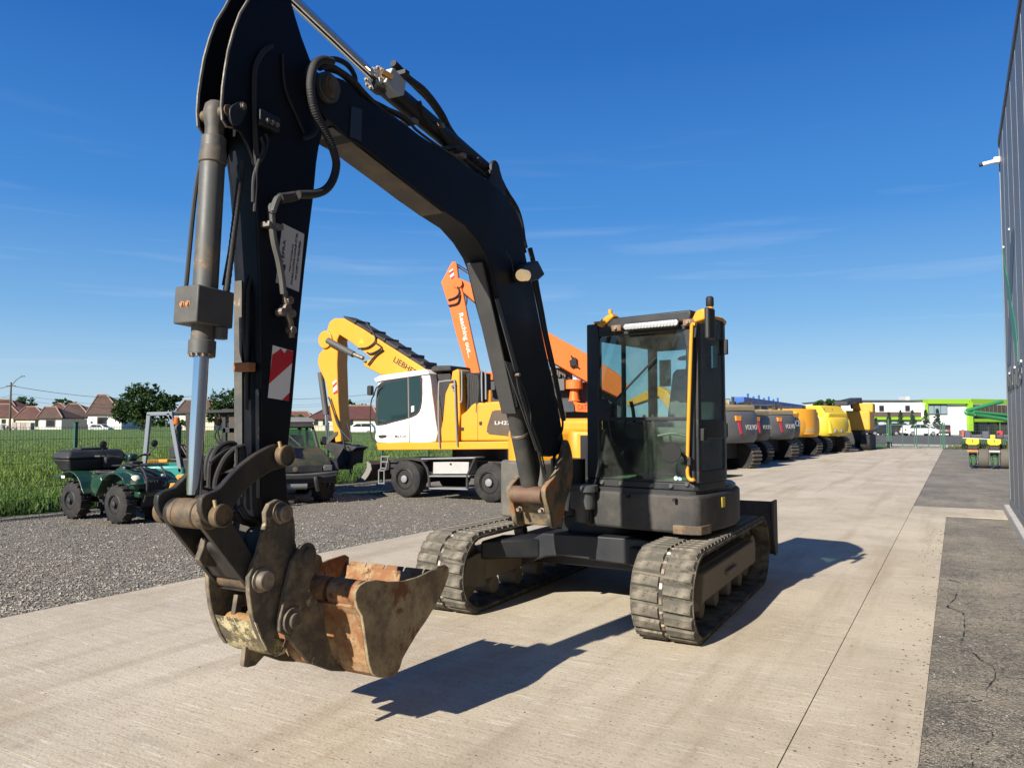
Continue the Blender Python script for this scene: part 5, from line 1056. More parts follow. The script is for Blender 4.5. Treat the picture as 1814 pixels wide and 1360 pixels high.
# ================================================================== machines in the yard
def wheel(fr, u, v, r, w_, parent, rr=.55, rim_mat=None, hub_mat=None, n=28, blocks=0, name='wheel', deep=.06):
    """tyre from v-w_ to v (outer face at v), axis along the frame's v"""
    s_ = 1 if w_ > 0 else -1; W_ = abs(w_)
    t = MB(fr).lathe((u, v-w_, r), (0, s_, 0), [(0, r*rr), (W_*.02, r*.86), (W_*.12, r*.97), (W_*.3, r), (W_*.7, r), (W_*.88, r*.97), (W_*.98, r*.86), (W_, r*rr*1.04), (W_*.9, r*rr)], n)
    if blocks:
        for k in range(blocks):
            for sd in (0, 1):
                a = 2*pi*(k+sd*.5)/blocks; c = Vector((cos(a), 0, sin(a)))
                tn = Vector((-sin(a), 0, cos(a))); va, vb = (v-w_*.95, v-w_*.52) if sd else (v-w_*.48, v-w_*.05)
                o_ = [(c*(r-.02)+tn*q) for q in (-.018, .018)]; h_ = [(c*(r+.022)+tn*q) for q in (-.013, .013)]
                t.loft([fr.P(u+o_[0].x, va, r+o_[0].z), fr.P(u+o_[1].x, va, r+o_[1].z), fr.P(u+o_[1].x, vb, r+o_[1].z), fr.P(u+o_[0].x, vb, r+o_[0].z)],
                       [fr.P(u+h_[0].x, va, r+h_[0].z), fr.P(u+h_[1].x, va, r+h_[1].z), fr.P(u+h_[1].x, vb, r+h_[1].z), fr.P(u+h_[0].x, vb, r+h_[0].z)])
    t = t.obj(name, rubber, parent)
    R_ = r*rr
    MB(fr).lathe((u, v-s_*deep, r), (0, s_, 0), [(-.06, R_*.99), (deep*.9, R_*1.0), (deep, R_*.93), (.0, R_*.80), (-.005, R_*.45), (deep*.8, R_*.40), (deep*1.0, R_*.34)], n).obj('rim', rim_mat or grey_paint, t)
    hb = MB(fr).lathe((u, v-s_*.0, r), (0, s_, 0), [(-.02, R_*.36), (.02, R_*.34), (.03, R_*.2)], 16).obj('hub', hub_mat or grey_paint, t)
    return t
# ---- yellow and white wheeled material handler
g0_, g1_ = gnd(716, 881), gnd(866, 890)
dv_ = (g1_-g0_); LAZ = math.degrees(math.atan2(dv_.x, dv_.y)); LB = Fr(g0_.x, g0_.y, LAZ); wb = dv_.length
lh_y = paint('handler yellow', (.64, .28, .014), .35, amt=.08, scale=2, bumpy=.03, coat=.2); lh_w = paint('handler white', (.74, .74, .71), .4, amt=.06, scale=2, bumpy=.02); lh_k = paint('handler black', (.014, .014, .015), .5, amt=.2)
glz = plain('dark cab glass', (.012, .03, .032), .06)
LH = thing('material_handler', 'yellow wheeled material handler with white cab parked on the gravel', 'excavator', (g0_.x, g0_.y, 0))
hubm = paint('hub grey', (.20, .21, .22), .5, amt=.3)
for u in (0, wb):
    wheel(LB, u, 0, .39, .34, LH, .56, lh_k, hubm, deep=.10); wheel(LB, u, -2.05, .39, -.34, LH, .56, lh_k, hubm)
    MB(LB).cyl((u, -.3, .39), (u, -1.8, .39), .13, n=14).obj('axle', lh_k, LH)
ch = MB(LB).box(-.75, wb+.75, -1.75, -.45, .42, .78).obj('chassis', lh_k, LH, .02)
MB(LB).side(S(LB, z7, [(465, 1098), (650, 1096), (640, 1115), (600, 1116), (560, 1108), (470, 1112)], -.05), -.4, -.05).obj('mudguard', lh_k, LH, .01)
tbx = MB(LB).side(S(LB, z7, [(672, 1115), (858, 1118), (856, 1180), (670, 1180)], -.12), -.5, -.12).obj('tool_box', paint('aluminium box', (.42, .42, .41), .45, .3, amt=.4), LH, .01)
lt = S3(LB, z7, [(764, 1128)], -.115)[0]; MB(LB).cyl((lt[0], -.12, lt[2]), (lt[0], -.105, lt[2]), .022, n=12).obj('box_latch', blk_mat, tbx)
stp_m = paint('step steel', (.24, .25, .26), .5, .4, amt=.5)
for a, b in (((605, 1098), (893, 1092)), ((645, 1188), (862, 1188)), ((650, 1252), (852, 1256))):
    A_, B_ = LB.side(z7(*a), -.02), LB.side(z7(*b), -.02); MB(LB).side([(A_[0], A_[1]-.03), (B_[0], B_[1]-.03), (B_[0], B_[1]), (A_[0], A_[1])], -.38, -.02).obj('step', stp_m, LH, .006)
for pts in ([(605, 1098), (640, 1150), (650, 1190), (652, 1252)], [(893, 1095), (852, 1190), (850, 1256)]): MB(LB).tube(S3(LB, z7, pts, -.04), .03, 8, smooth=False).obj('step_bracket', lh_k, LH)
for pts in ([(1000, 870), (985, 880), (960, 1000), (945, 1010), (945, 1135)], [(920, 880), (915, 990), (895, 1010), (895, 1135)]): MB(LB).tube(S3(LB, a6, pts, -.2), .018, 6, smooth=False).obj('ladder_rail', stp_m, LH)
for a, b in (((918, 882), (998, 882)), ((912, 990), (955, 990)), ((895, 1012), (945, 1012)), ((895, 1130), (945, 1130)), ((916, 930), (985, 930))): MB(LB).tube(S3(LB, a6, [a, b], -.2), .016, 6, smooth=False).obj('rung', stp_m, LH)
# support blade
bp = S(LB, a6, [(790, 928), (815, 960), (812, 1000), (790, 1050), (740, 1100), (692, 1098)], -.15)
bld = MB(LB).sheet(bp, -2.3, -.15, .03).obj('support_blade', paint('worn blade', (.05, .048, .045), .55, dirt=(.22, .14, .09), amt=.7), LH, .004)
MB(LB).side(S(LB, a6, [(785, 925), (822, 950), (830, 1000), (800, 1060), (752, 1122), (690, 1112), (688, 1092), (735, 1070), (770, 1020), (785, 980)], -.13), -.15, -.12).obj('end_plate', paint('blade end grey', (.19, .18, .17), .6, dirt=(.3, .14, .08), amt=.6), bld, .004)
MB(LB).side(S(LB, a6, [(830, 960), (990, 920), (990, 1000), (830, 1090)], -.6), -1.7, -.6).obj('blade_carrier', lh_k, bld, .01)
# upper carriage
up_ = MB(LB).side(S(LB, z7, [(372, 1018), (1130, 1008), (1130, 1050), (382, 1056)], -.22), -2.3, -.22).obj('upper_frame', lh_y, LH, .015)
MB(LB).cyl((wb*.52, -1.25, .74), (wb*.52, -1.25, 1.0), .6, n=30).obj('slew_ring', lh_k, LH)
cb = MB(LB).side(smooth_poly(S(LB, z7, [(376, 1016), (370, 960), (366, 880), (376, 730), (400, 692), (500, 668), (630, 645), (655, 680), (664, 760), (682, 900), (684, 1012), (530, 1016)], -.24), 2), -1.25, -.24).obj('cab', lh_w, LH, .03, seg=3)
MB(LB).side(S(LB, z7, [(360, 682), (395, 664), (632, 633), (652, 655), (636, 660), (400, 694), (372, 702)], -.2), -1.3, -.2).obj('cab_roof', lh_w, cb, .02)
MB(LB).side(smooth_poly(S(LB, z7, [(376, 928), (370, 870), (378, 745), (402, 700), (500, 680), (604, 658), (616, 720), (614, 800), (600, 856), (560, 884), (470, 908)], -.237), 2), -.25, -.232).obj('window_frame', lh_k, cb)
for pts in ([(384, 918), (380, 850), (388, 755), (410, 708), (534, 682), (535, 882), (460, 902)], [(549, 678), (598, 667), (607, 725), (606, 795), (592, 848), (552, 874)]):
    wn_ = MB(LB).side(S(LB, z7, pts, -.23), -.2325, -.226).obj('side_window', glz, cb)
MB(LB).side(S(LB, z7, [(557, 826), (572, 822), (572, 852), (557, 858)], -.222), -.2262, -.222).obj('window_sticker', plain('pale sticker', (.55, .6, .58), .5), cb)
MB(LB).tube(S3(LB, z7, [(541, 668), (545, 890), (547, 1015)], -.234), .012, 6, smooth=False).obj('door_seam', plain('seam grey', (.2, .2, .2), .6), cb)
MB(LB).side(smooth_poly(S(LB, z7, [(387, 978), (425, 976), (422, 988), (392, 992)], -.23), 3), -.24, -.225).obj('door_handle', blk_mat, cb)
lg = MB(LB).side(S(LB, z7, [(470, 967), (535, 963), (536, 1008), (471, 1011)], -.232), -.24, -.231).obj('company_sticker', plain('sticker paper', (.62, .62, .60), .6), cb)
LP_ = lambda x, y, v=-.2305: LB.P(*S3(LB, z7, [(x, y)], v)[0])
text('sticker_lettering', 'MaXutil', LP_(472, 993), LP_(532, 991), LP_(472, 975), blk_mat, lg, .002)
for k in range(6): MB(LB).tube(S3(LB, z7, [(598-k*4, 905+k*15), (636-k*5, 888+k*17)], -.236), .005, 4, smooth=False).obj('vent_slot', plain('slot grey', (.35, .35, .34), .7), cb)
mm = MB(LB).side(rrect(*[q for q in (lambda a, b: (a[0], b[0], b[1], a[1]))(LB.side(z7(325, 718), -.1), LB.side(z7(346, 768), -.1))], .03), -.2, -.1).obj('mirror', blk_mat, LH, .01)
MB(LB).tube(S3(LB, z7, [(345, 745), (360, 765), (375, 730), (395, 720)], -.15), .015).obj('mirror_arm', blk_mat, mm)
MB(LB).tube(S3(LB, z7, [(365, 765), (348, 800), (342, 900), (348, 980), (368, 1010)], -.2), .014).obj('grab_rail', blk_mat, LH)
MB(LB).side(S(LB, z7, [(640, 650), (762, 655), (765, 700), (740, 760), (722, 900), (700, 1008), (684, 1008), (682, 900), (664, 760)], -.5), -1.3, -.5).obj('cab_back_panel', lh_k, LH, .01)
MB(LB).side(S(LB, z7, [(662, 622), (672, 614), (760, 612), (766, 640), (700, 645), (650, 648)], -.4), -1.2, -.4).obj('roof_unit', lh_k, LH, .03)
MB(LB).side(S(LB, z7, [(772, 642), (800, 630), (808, 640), (812, 870), (800, 1010), (700, 1012), (722, 900), (735, 760), (765, 690)], -.24), -.7, -.24).obj('tank_tower', lh_y, LH, .02)
for pts in ([(706, 1042), (700, 880), (702, 715), (712, 698), (770, 692), (784, 700), (790, 860), (798, 1034)], [(822, 638), (822, 790), (812, 805)], [(928, 800), (926, 655), (935, 642), (946, 655), (948, 790)], [(790, 710), (770, 720), (775, 740), (790, 738)]):
    MB(LB).tube(S3(LB, z7, pts, -.19), .019, 8, 4).obj('grab_rail', stp_m, LH)
for k in range(9):
    x = 832+k*9; MB(LB).tube(S3(LB, z7, [(x, 652+abs(k-4)*3), (x+6, 720), (x+2, 800), (x-8+k, 860)], -.6+.04*k), .045, 7).obj('hose', hose, LH)
MB(LB).side(S(LB, z7, [(822, 655), (915, 650), (918, 850), (825, 870)], -.75), -1.2, -.75).obj('hose_bay', dark, LH)
eng = MB(LB).side(S(LB, z7, [(815, 872), (845, 850), (872, 818), (890, 808), (1015, 800), (1100, 800), (1130, 850), (1130, 1008), (815, 1008)], -.24), -2.3, -.24).obj('engine_cover', lh_y, LH, .04, seg=3)
MB(LB).side(smooth_poly(S(LB, z7, [(980, 852), (1000, 846), (1090, 846), (1090, 985), (965, 972), (952, 960), (955, 930)], -.232), 1), -.25, -.232).obj('brown_panel', paint('brown panel', (.075, .048, .03), .5, amt=.3), eng)
text('model_lettering', 'LH22', LP_(995, 922, -.231), LP_(1078, 922, -.231), LP_(995, 903, -.231), plain('letter silver', (.5, .5, .48), .4), eng, .004)
for x, y in ((825, 945), (920, 915)): MB(LB).side(rrect(*[q for q in (lambda a, b: (a[0], b[0], b[1], a[1]))(LB.side(z7(x-7, y-9), -.23), LB.side(z7(x+7, y+9), -.23))], .01), -.245, -.228).obj('cover_latch', blk_mat, eng)
for x in (905,): MB(LB).tube(S3(LB, z7, [(x, 815), (x, 1005)], -.238), .006, 4, smooth=False).obj('cover_seam', plain('seam brown', (.2, .1, .02), .7), eng)
bq = S3(LB, z7, [(965, 795)], -.6)[0]; MB(LB).lathe(bq, (0, 0, 1), [(-.05, .07), (.12, .075), (.2, .06), (.22, .02)], 16).obj('beacon', plain('amber beacon', (.55, .25, .03), .25), LH)
# boom, arm, attachment
bm_ = MB(LB).side(S(LB, z7, [(150, 365), (205, 366), (300, 420), (440, 510), (630, 628), (760, 720), (700, 760), (560, 700), (420, 662), (398, 662), (312, 617), (304, 593), (352, 577), (240, 490), (178, 450), (160, 410)], -1.0), -1.42, -1.0).obj('boom', lh_y, LH, .02)
MB(LB).side(S(LB, z7, [(200, 352), (245, 372), (440, 488), (628, 612), (632, 632), (440, 506), (300, 416), (205, 364)], -.98), -1.44, -.98).obj('hose_cover', paint('cover black', (.02, .02, .022), .6, amt=.3), bm_, .01)
for t_ in (.12, .33, .5, .66, .82, .97):
    A_, B_ = LB.side(z7(215, 358), -.97), LB.side(z7(628, 612), -.97); c = lerp(A_, B_, t_); MB(LB).box(c[0]-.05, c[0]+.05, -1.47, -.95, c[1]-.02, c[1]+.05).obj('cover_strap', lh_k, bm_, .008)
text('boom_lettering', 'LIEBHERR', LP_(462, 592, -.998), LP_(602, 682, -.998), LP_(474, 566, -.998), blk_mat, bm_, .004)
MB(LB).side(S(LB, z7, [(282, 498), (297, 470), (310, 500)], -.997), -1.0, -.995).obj('warning_triangle', plain('triangle yellow', (.55, .42, .02), .5), bm_)
ja = LB.side(z7(108, 478), -1.0)
ar = MB(LB).side(S(LB, z7, [(128, 385), (150, 368), (180, 385), (186, 440), (168, 480), (172, 520), (168, 600), (174, 800), (186, 960), (190, 1010), (160, 1015), (150, 960), (125, 800), (108, 700), (82, 645), (66, 600), (72, 556), (104, 515), (72, 492), (85, 462), (112, 440)], -1.02), -1.40, -1.02).obj('arm', lh_y, LH, .02)
MB(LB).cyl((ja[0]-.0, -1.44, ja[1]), (ja[0], -.97, ja[1]), .22, n=24).obj('arm_knuckle', lh_y, ar, .02)
ar_st = MB(LB).side(S(LB, a6, [(468, 192), (503, 172), (510, 290), (475, 308)], -1.015), -1.02, -1.014).obj('warning_sticker', white_mat, ar)
for pts in ([(469, 220), (503, 185), (504, 215), (470, 250)], [(473, 290), (508, 262), (510, 290), (476, 307)]): MB(LB).side(S(LB, a6, pts, -1.012), -1.0145, -1.012).obj('red_stripe', red_mat, ar_st)
for a, b, r, m_ in (((165, 488), (300, 560), .075, grey_paint), ((295, 557), (350, 580), .05, steel)):
    A_, B_ = LB.side(z7(*a), -1.2), LB.side(z7(*b), -1.2); MB(LB).cyl((A_[0], -.9, A_[1]), (B_[0], -.9, B_[1]), r, n=16).obj('arm_cylinder', m_, LH)
for a, b, r, m_ in (((82, 650), (112, 870), .075, grey_paint), ((112, 870), (118, 1010), .04, chrome)):
    A_, B_ = LB.side(z7(*a), -1.2), LB.side(z7(*b), -1.2); MB(LB).cyl((A_[0], -1.2, A_[1]), (B_[0], -1.2, B_[1]), r, n=16).obj('tool_cylinder', m_, LH)
for pts in ([(340, 395), (390, 480), (355, 525), (300, 535)], [(385, 500), (420, 530), (370, 560), (345, 555)], [(430, 540), (390, 570), (350, 620)]): MB(LB).tube(S3(LB, z7, [(x-20, y-10) for x, y in pts], -.96), .02, 6).obj('hose', hose, LH)
for pts in ([(430, 330), (470, 450), (520, 600), (620, 720), (640, 740)], [(480, 480), (540, 640), (570, 760), (570, 900), (590, 1000)], [(600, 560), (630, 660), (638, 740)], [(590, 780), (635, 850), (625, 960), (640, 1050)]): MB(LB).tube(S3(LB, a6, pts, -.95), .02, 6).obj('hose', hose, LH)
tl = MB(LB).side(S(LB, a6, [(375, 765), (430, 745), (470, 755), (540, 770), (600, 772), (690, 797), (645, 830), (632, 950), (600, 940), (560, 965), (512, 990), (490, 965), (486, 880), (400, 805)], -1.0), -1.45, -1.0).obj('rotator', lh_k, LH, .02)
MB(LB).side(S(LB, a6, [(380, 770), (395, 740), (490, 650), (515, 650), (510, 680), (420, 765)], -1.0), -1.3, -1.0).obj('tilt_link', paint('link grey', (.05, .05, .05), .5), tl, .01)
for x in (500, 560, 625): MB(LB).side(S(LB, a6, [(x-14, 940), (x+14, 940), (x+6, 1000), (x-8, 1000)], -1.2), -1.3, -1.1).obj('jaw', lh_k, tl, .01)
# ---- orange excavator behind
OD = 23.0; OF = Fr(pxu(1000, OD), OD, 92)
org = paint('orange machine paint', (.80, .155, .02), .38, amt=.12, scale=2, bumpy=.03)
OR = thing('orange_excavator', 'orange long arm excavator standing behind the yellow material handler', 'excavator', (pxu(1000, OD), OD, 0))
oarm = MB(OF).side(S(OF, z7, [(714, 178), (762, 85), (772, 70), (790, 68), (797, 90), (805, 160), (830, 235), (850, 340), (880, 480), (918, 650), (908, 700), (862, 700), (838, 600), (792, 450), (755, 300), (740, 260)], 0), -.4, 0).obj('arm', org, OR, .02)
obm = MB(OF).side(S(OF, z7, [(788, 165), (815, 158), (905, 198), (1255, 428), (1480, 553), (1640, 655), (1700, 720), (1640, 780), (1480, 700), (1265, 578), (895, 286), (830, 232), (795, 205)], -.05), -.55, -.05).obj('boom', org, OR, .02)
MB(OF).cyl((OF.side(z7(797, 182), 0)[0], -.6, OF.side(z7(797, 182), 0)[1]), (OF.side(z7(797, 182), 0)[0], .03, OF.side(z7(797, 182), 0)[1]), .16, n=20).obj('arm_pin', org, oarm, .01)
A_, B_ = OF.side(z7(796, 88), -.2), OF.side(z7(960, 190), -.2); MB(OF).cyl((A_[0], -.2, A_[1]), (B_[0], -.2, B_[1]), .05, n=12).obj('arm_cylinder', chrome, OR)
OP = lambda x, y, v=.002: OF.P(*S3(OF, z7, [(x, y)], v)[0])
text('arm_lettering', 'Reaching out...', OP(799, 345), OP(850, 575), OP(828, 336), plain('white lettering', (.75, .75, .72), .5), oarm, .004)
osk = MB(OF).side(S(OF, z7, [(755, 120), (775, 105), (782, 150), (765, 165)], .0), 0, .004).obj('warning_sticker', white_mat, oarm)
for pts in ([(755, 128), (776, 112), (778, 126), (758, 142)], [(762, 155), (780, 140), (782, 150), (767, 164)]): MB(OF).side(S(OF, z7, pts, .005), .0035, .006).obj('red_stripe', red_mat, osk)
for pts in ([(750, 270), (790, 255), (808, 230), (800, 200)], [(752, 300), (800, 285), (812, 240)], [(835, 235), (848, 260), (845, 295)], [(1395, 560), (1410, 600), (1430, 620)]): MB(OF).tube(S3(OF, z7, pts, .03), .025, 6).obj('hose', hose, OR)
MB(OF).side(S(OF, z7, [(1385, 588), (1418, 570), (1420, 612), (1390, 618)], 0), -.05, .06).obj('hose_clamp', blk_mat, obm)
MB(OF).side(S(OF, b1, [(-250, 150), (270, 160), (280, 275), (-250, 285)], -.3), -1.6, -.3).obj('walkway_guard', org, OR, .02)
MB(OF).side(S(OF, z7, [(880, 700), (1660, 700), (1660, 900), (1500, 930), (880, 930)], -.6), -2.6, -.6).obj('upper_body', paint('machine deck grey', (.05, .052, .055), .5, amt=.3), OR, .04)
MB(OF).side(S(OF, b1, [(170, 290), (300, 290), (310, 420), (170, 430)], -.25), -.6, -.25).obj('filter_housing', grey_paint, OR, .02)
MB(OF).side(S(OF, b1, [(1085, 90), (1420, 100), (1440, 250), (1480, 420), (1180, 430)], -.5), -1.2, -.5).obj('engine_block', lh_k, OR, .03)
for i in range(12): 
    x = 1110+27*i; MB(OF).cyl(S3(OF, b1, [(x, 190+20*(i % 3))], -.45)[0], S3(OF, b1, [(x+6, 95+8*(i % 4))], -.45)[0], .035, n=8).obj('valve', paint('valve metal', (.12, .11, .10), .5, .5, amt=.5), OR)
MB(OF).side(S(OF, b1, [(1180, 258), (1318, 252), (1322, 425), (1182, 428)], -.3), -.6, -.3).obj('control_box', paint('control box', (.13, .13, .125), .5, amt=.2), OR, .015)
MB(OF).tube(S3(OF, b1, [(1440, 262), (1490, 265), (1478, 320), (1475, 400)], -.25), .045, 8).obj('coolant_pipe', plain('pale blue pipe', (.45, .6, .66), .4), OR)
c = OF.side(b1(1462, 580), -.35); MB(OF).lathe((c[0], -.35, c[1]), (0, 0, 1), [(0, .20), (.03, .16), (.30, .13), (.36, .13), (.37, .26), (.62, .26), (.64, .20), (.66, .05)], 20).obj('air_filter', org, OR)
MB(OF).side(S(OF, b1, [(1215, 580), (1460, 595), (1470, 740), (1240, 748)], -.2), -.9, -.2).obj('deck_box', paint('deck box blue grey', (.045, .055, .07), .5, amt=.3), OR, .02)
tk = MB(OF).side(S(OF, b1, [(1440, 578), (1560, 610), (1900, 620), (1900, 760), (1480, 735), (1470, 640)], -.18), -.9, -.18).obj('side_tank', org, OR, .02)
B1P = lambda x, y: OF.P(*S3(OF, b1, [(x, y)], -.178)[0])
text('tank_lettering', 'CATRI', B1P(1508, 712), B1P(1700, 705), B1P(1508, 632), plain('dark red lettering', (.35, .03, .02), .5), tk, .004)
MB(OF).side([(-4.5, .85), (3.6, .85), (3.6, 1.5), (-4.5, 1.5)], -2.4, -.7).obj('turntable_frame', lh_k, OR, .03)
for v in (-.45, -2.6):
    tr_ = MB(OF).side(capsule((-2.2, .48), (2.2, .48), .48, .48), v-.5, v).obj('crawler_track', rubber, OR, .03)
# ---- green quad bike with black top box
qa, qb = gnd(122, 919), gnd(201, 928); qd = qb-qa; QB = Fr(qa.x, qa.y, math.degrees(math.atan2(qd.x, qd.y)))   # u forward, v to the machine's right
QW = qd.length; grn = paint('quad green', (.008, .042, .024), .28, amt=.12, scale=4, bumpy=.02, coat=.4); kpl = paint('black plastic', (.014, .015, .017), .5, dirt=(.06, .06, .055), amt=.3, bumpy=.08)
QD = thing('quad_bike', 'dark green quad bike with black cargo box by the fence', 'quad bike', (qa.x, qa.y, 0))
# near wheels lie at v=0 (the machine's right is away from the camera when v<0 is used)
sg = 1 if QB.v.dot(Vector((0, -1, 0))) > 0 else -1
def qv(v): return v*sg
tyr = .30
for u in (0, QW):
    wheel(QB, u, qv(0), tyr, .22*sg, QD, .5, kpl, kpl, 24, 14); wheel(QB, u, qv(-.82), tyr, -.22*sg, QD, .5, kpl, kpl, 24, 14)
    MB(QB).cyl((u, qv(-.12), tyr), (u, qv(-.72), tyr), .05, n=10).obj('axle', lh_k, QD)
# every measure below is in the quad's own frame: u forward from the rear axle, v from the near wheel face
def bx4(u0, u1, va, vb, za, zb, name, mat, bev=.02, par=None, seg=2): return MB(QB).box(u0, u1, qv(va), qv(vb), za, zb).obj(name, mat, par or QD, bev, seg=seg)
def sd4(pts, va, vb, name, mat, bev=.02, par=None, seg=2): return MB(QB).side(pts, qv(va), qv(vb)).obj(name, mat, par or QD, bev, seg=seg)
C_ = -.42
bx4(.1, QW, -.30, -.54, .26, .36, 'frame', lh_k, .01)
sd4([(.35, .34), (.85, .34), (.9, .58), (.75, .66), (.3, .62)], -.28, -.56, 'engine', paint('engine grey', (.06, .06, .06), .5, .4, amt=.5, scale=12))
def arch(uc, r, a0, a1, zc): return [(uc+r*cos(R(a0+(a1-a0)*i/8)), zc+r*sin(R(a0+(a1-a0)*i/8))) for i in range(9)]
for va, vb in ((.03, -.27), (-.57, -.87)):
    MB(QB).sheet([(-.42, .66)]+arch(0, .40, 150, 20, .36)[1:]+[(.44, .42)], qv(va), qv(vb), .022).obj('rear_fender', grn, QD, .008)
    MB(QB).sheet([(QW-.46, .40)]+arch(QW, .41, 165, 40, .36)[1:]+[(QW+.42, .60)], qv(va), qv(vb), .022).obj('front_fender', grn, QD, .008)
sd4([(-.35, .62), (.25, .60), (.5, .52), (.62, .60), (.55, .72), (-.35, .72)], -.2, -.64, 'rear_body', grn, .04, seg=3)
sd4([(.30, .42), (.55, .40), (.72, .58), (.66, .70), (.42, .70)], -.12, -.2, 'side_panel', grn, .02); sd4([(.30, .42), (.55, .40), (.72, .58), (.66, .70), (.42, .70)], -.64, -.72, 'side_panel', grn, .02)
ug = QW+.36
nose = sd4([(QW-.42, .66), (QW-.3, .80), (QW+.05, .83), (QW+.25, .76), (ug, .62), (ug, .52), (QW+.1, .5), (QW-.3, .56)], -.14, -.70, 'nose', grn, .05, seg=3)
sd4([(QW-.25, .79), (QW+.05, .845), (QW+.22, .79), (ug-.02, .66), (ug-.02, .63), (QW+.1, .72), (QW-.2, .76)], -.28, -.56, 'nose_cover', kpl, .02, nose)
bx4(ug-.03, ug+.02, -.27, -.57, .50, .66, 'front_grille', kpl, .015, nose)
for k in range(5): bx4(ug+.015, ug+.03, -.30-.055*k, -.325-.055*k, .51, .65, 'grille_bar', kpl, .004, nose)
sd4([(QW+.15, .40), (ug+.02, .40), (ug+.04, .50), (QW+.1, .50)], -.16, -.68, 'front_bumper', grn, .03, seg=3)
sd4([(QW-.1, .28), (ug-.1, .24), (ug, .40), (QW, .42)], -.26, -.58, 'skid_plate', kpl, .02)
for v in (-.19, -.65):
    MB(QB).lathe((ug-.13, qv(v), .66), (1, .25*sg*(1 if v > -.3 else -1), .35), [(-.08, .06), (.0, .088), (.05, .082), (.075, .05), (.08, .0)], 20).obj('headlight', plain('headlight glass', (.66, .63, .50), .10, 0), QD)
for v in (-.25, -.59):
    MB(QB).tube([(ug+.02, qv(v), .34), (ug+.08, qv(v), .5), (ug+.07, qv(v), .70), (ug-.06, qv(v), .86), (ug-.2, qv(v), .90)], .016, 8).obj('bull_bar', kpl, QD)
for z in (.5, .7): MB(QB).tube([(ug+.08, qv(-.25), z), (ug+.08, qv(-.59), z)], .014, 8, smooth=False).obj('bull_bar', kpl, QD)
rk_ = MB(QB)
for v in (-.12, -.27, -.42, -.57, -.72): rk_.tube([(ug-.62, qv(v), .885), (ug-.3, qv(v), .90), (ug-.08, qv(v), .885)], .012, 6)
for u in (-.6, -.34, -.1): rk_.tube([(ug+u, qv(-.10), .888), (ug+u, qv(-.74), .888)], .012, 6, smooth=False)
rk_.obj('front_rack', kpl, QD)
bx4(ug-.52, ug-.36, -.48, -.28, .90, .95, 'rack_pad', kpl, .02)
sd4([(.12, .70), (.2, .78), (.5, .76), (.72, .80), (.74, .72), (.3, .68)], -.29, -.55, 'seat', paint('vinyl seat', (.03, .03, .032), .45, amt=.3), .05, seg=3)
sd4([(.66, .70), (.74, .84), (.92, .92), (1.0, .86), (.98, .68)], -.31, -.53, 'fuel_tank', grn, .05, seg=3)
sd4([(.86, .94), (.94, 1.06), (1.06, 1.07), (1.08, .98), (.98, .90)], -.34, -.50, 'handlebar_pod', grn, .04, seg=3)
MB(QB).tube([(.78, qv(-.02), 1.03), (.88, qv(-.16), 1.03), (.96, qv(-.42), .97), (.88, qv(-.68), 1.03), (.78, qv(-.82), 1.03)], .016, 8).obj('handlebar', kpl, QD)
for v in (.0, -.84): MB(QB).tube([(.80, qv(v-.03), 1.03), (.70, qv(v), 1.03)], .021, 8, smooth=False).obj('grip', blk_mat, QD)
for v in (.02, -.86):
    MB(QB).tube([(.88, qv(v*.8-.08), 1.03), (.93, qv(v), 1.13), (.92, qv(v), 1.19)], .009, 6).obj('mirror_stalk', kpl, QD)
    MB(QB).lathe((.94, qv(v), 1.22), (-1, 0, .1), [(-.02, .03), (0, .06), (.02, .055)], 14).obj('mirror', kpl, QD)
bxo = MB(QB).loft([QB.P(a, qv(b), .76) for a, b in ((-.30, .0), (.0, .0), (.0, -.84), (-.30, -.84))], [QB.P(a, qv(b), .97) for a, b in ((-.42, .08), (.08, .08), (.08, -.92), (-.42, -.92))]).obj('cargo_box', kpl, QD, .04, seg=3)
MB(QB).loft([QB.P(a, qv(b), .975) for a, b in ((-.45, .11), (.11, .11), (.11, -.95), (-.45, -.95))], [QB.P(a, qv(b), 1.11) for a, b in ((-.36, .02), (.02, .02), (.02, -.86), (-.36, -.86))]).obj('box_lid', kpl, bxo, .04, seg=3)
MB(QB).plan([(-.30, qv(-.18)), (-.04, qv(-.18)), (-.04, qv(-.66)), (-.30, qv(-.66))], 1.11, 1.145).obj('lid_panel', kpl, bxo, .015)
MB(QB).loft([QB.P(a, qv(b), .80) for a, b in ((.0, -.52), (.10, -.52), (.10, -.80), (.0, -.80))], [QB.P(a, qv(b), 1.0) for a, b in ((.06, -.50), (.16, -.50), (.16, -.86), (.06, -.86))]).obj('back_pad', paint('grey pad', (.035, .036, .037), .7, amt=.2), bxo, .03)
MB(QB).box(-.2, -.1, qv(.026), qv(.034), .66, .70).obj('sticker', white_mat, QD)
for u, v, z in ((QW-.05, -.3, .42), (QW+.05, -.55, .42), (QW, -.25, .34)):
    MB(QB).cyl((u, qv(v), z-.08), (u-.04, qv(v-.06), z+.16), .04, n=10).obj('shock_absorber', steel, QD)
for k in range(6):
    u = QW-.25+.09*k; MB(QB).cyl((u, qv(-.24), .34+.06*(k % 3)), (u+.08, qv(-.4), .40), .025, n=8).obj('engine_part', steel if k % 2 else lh_k, QD)
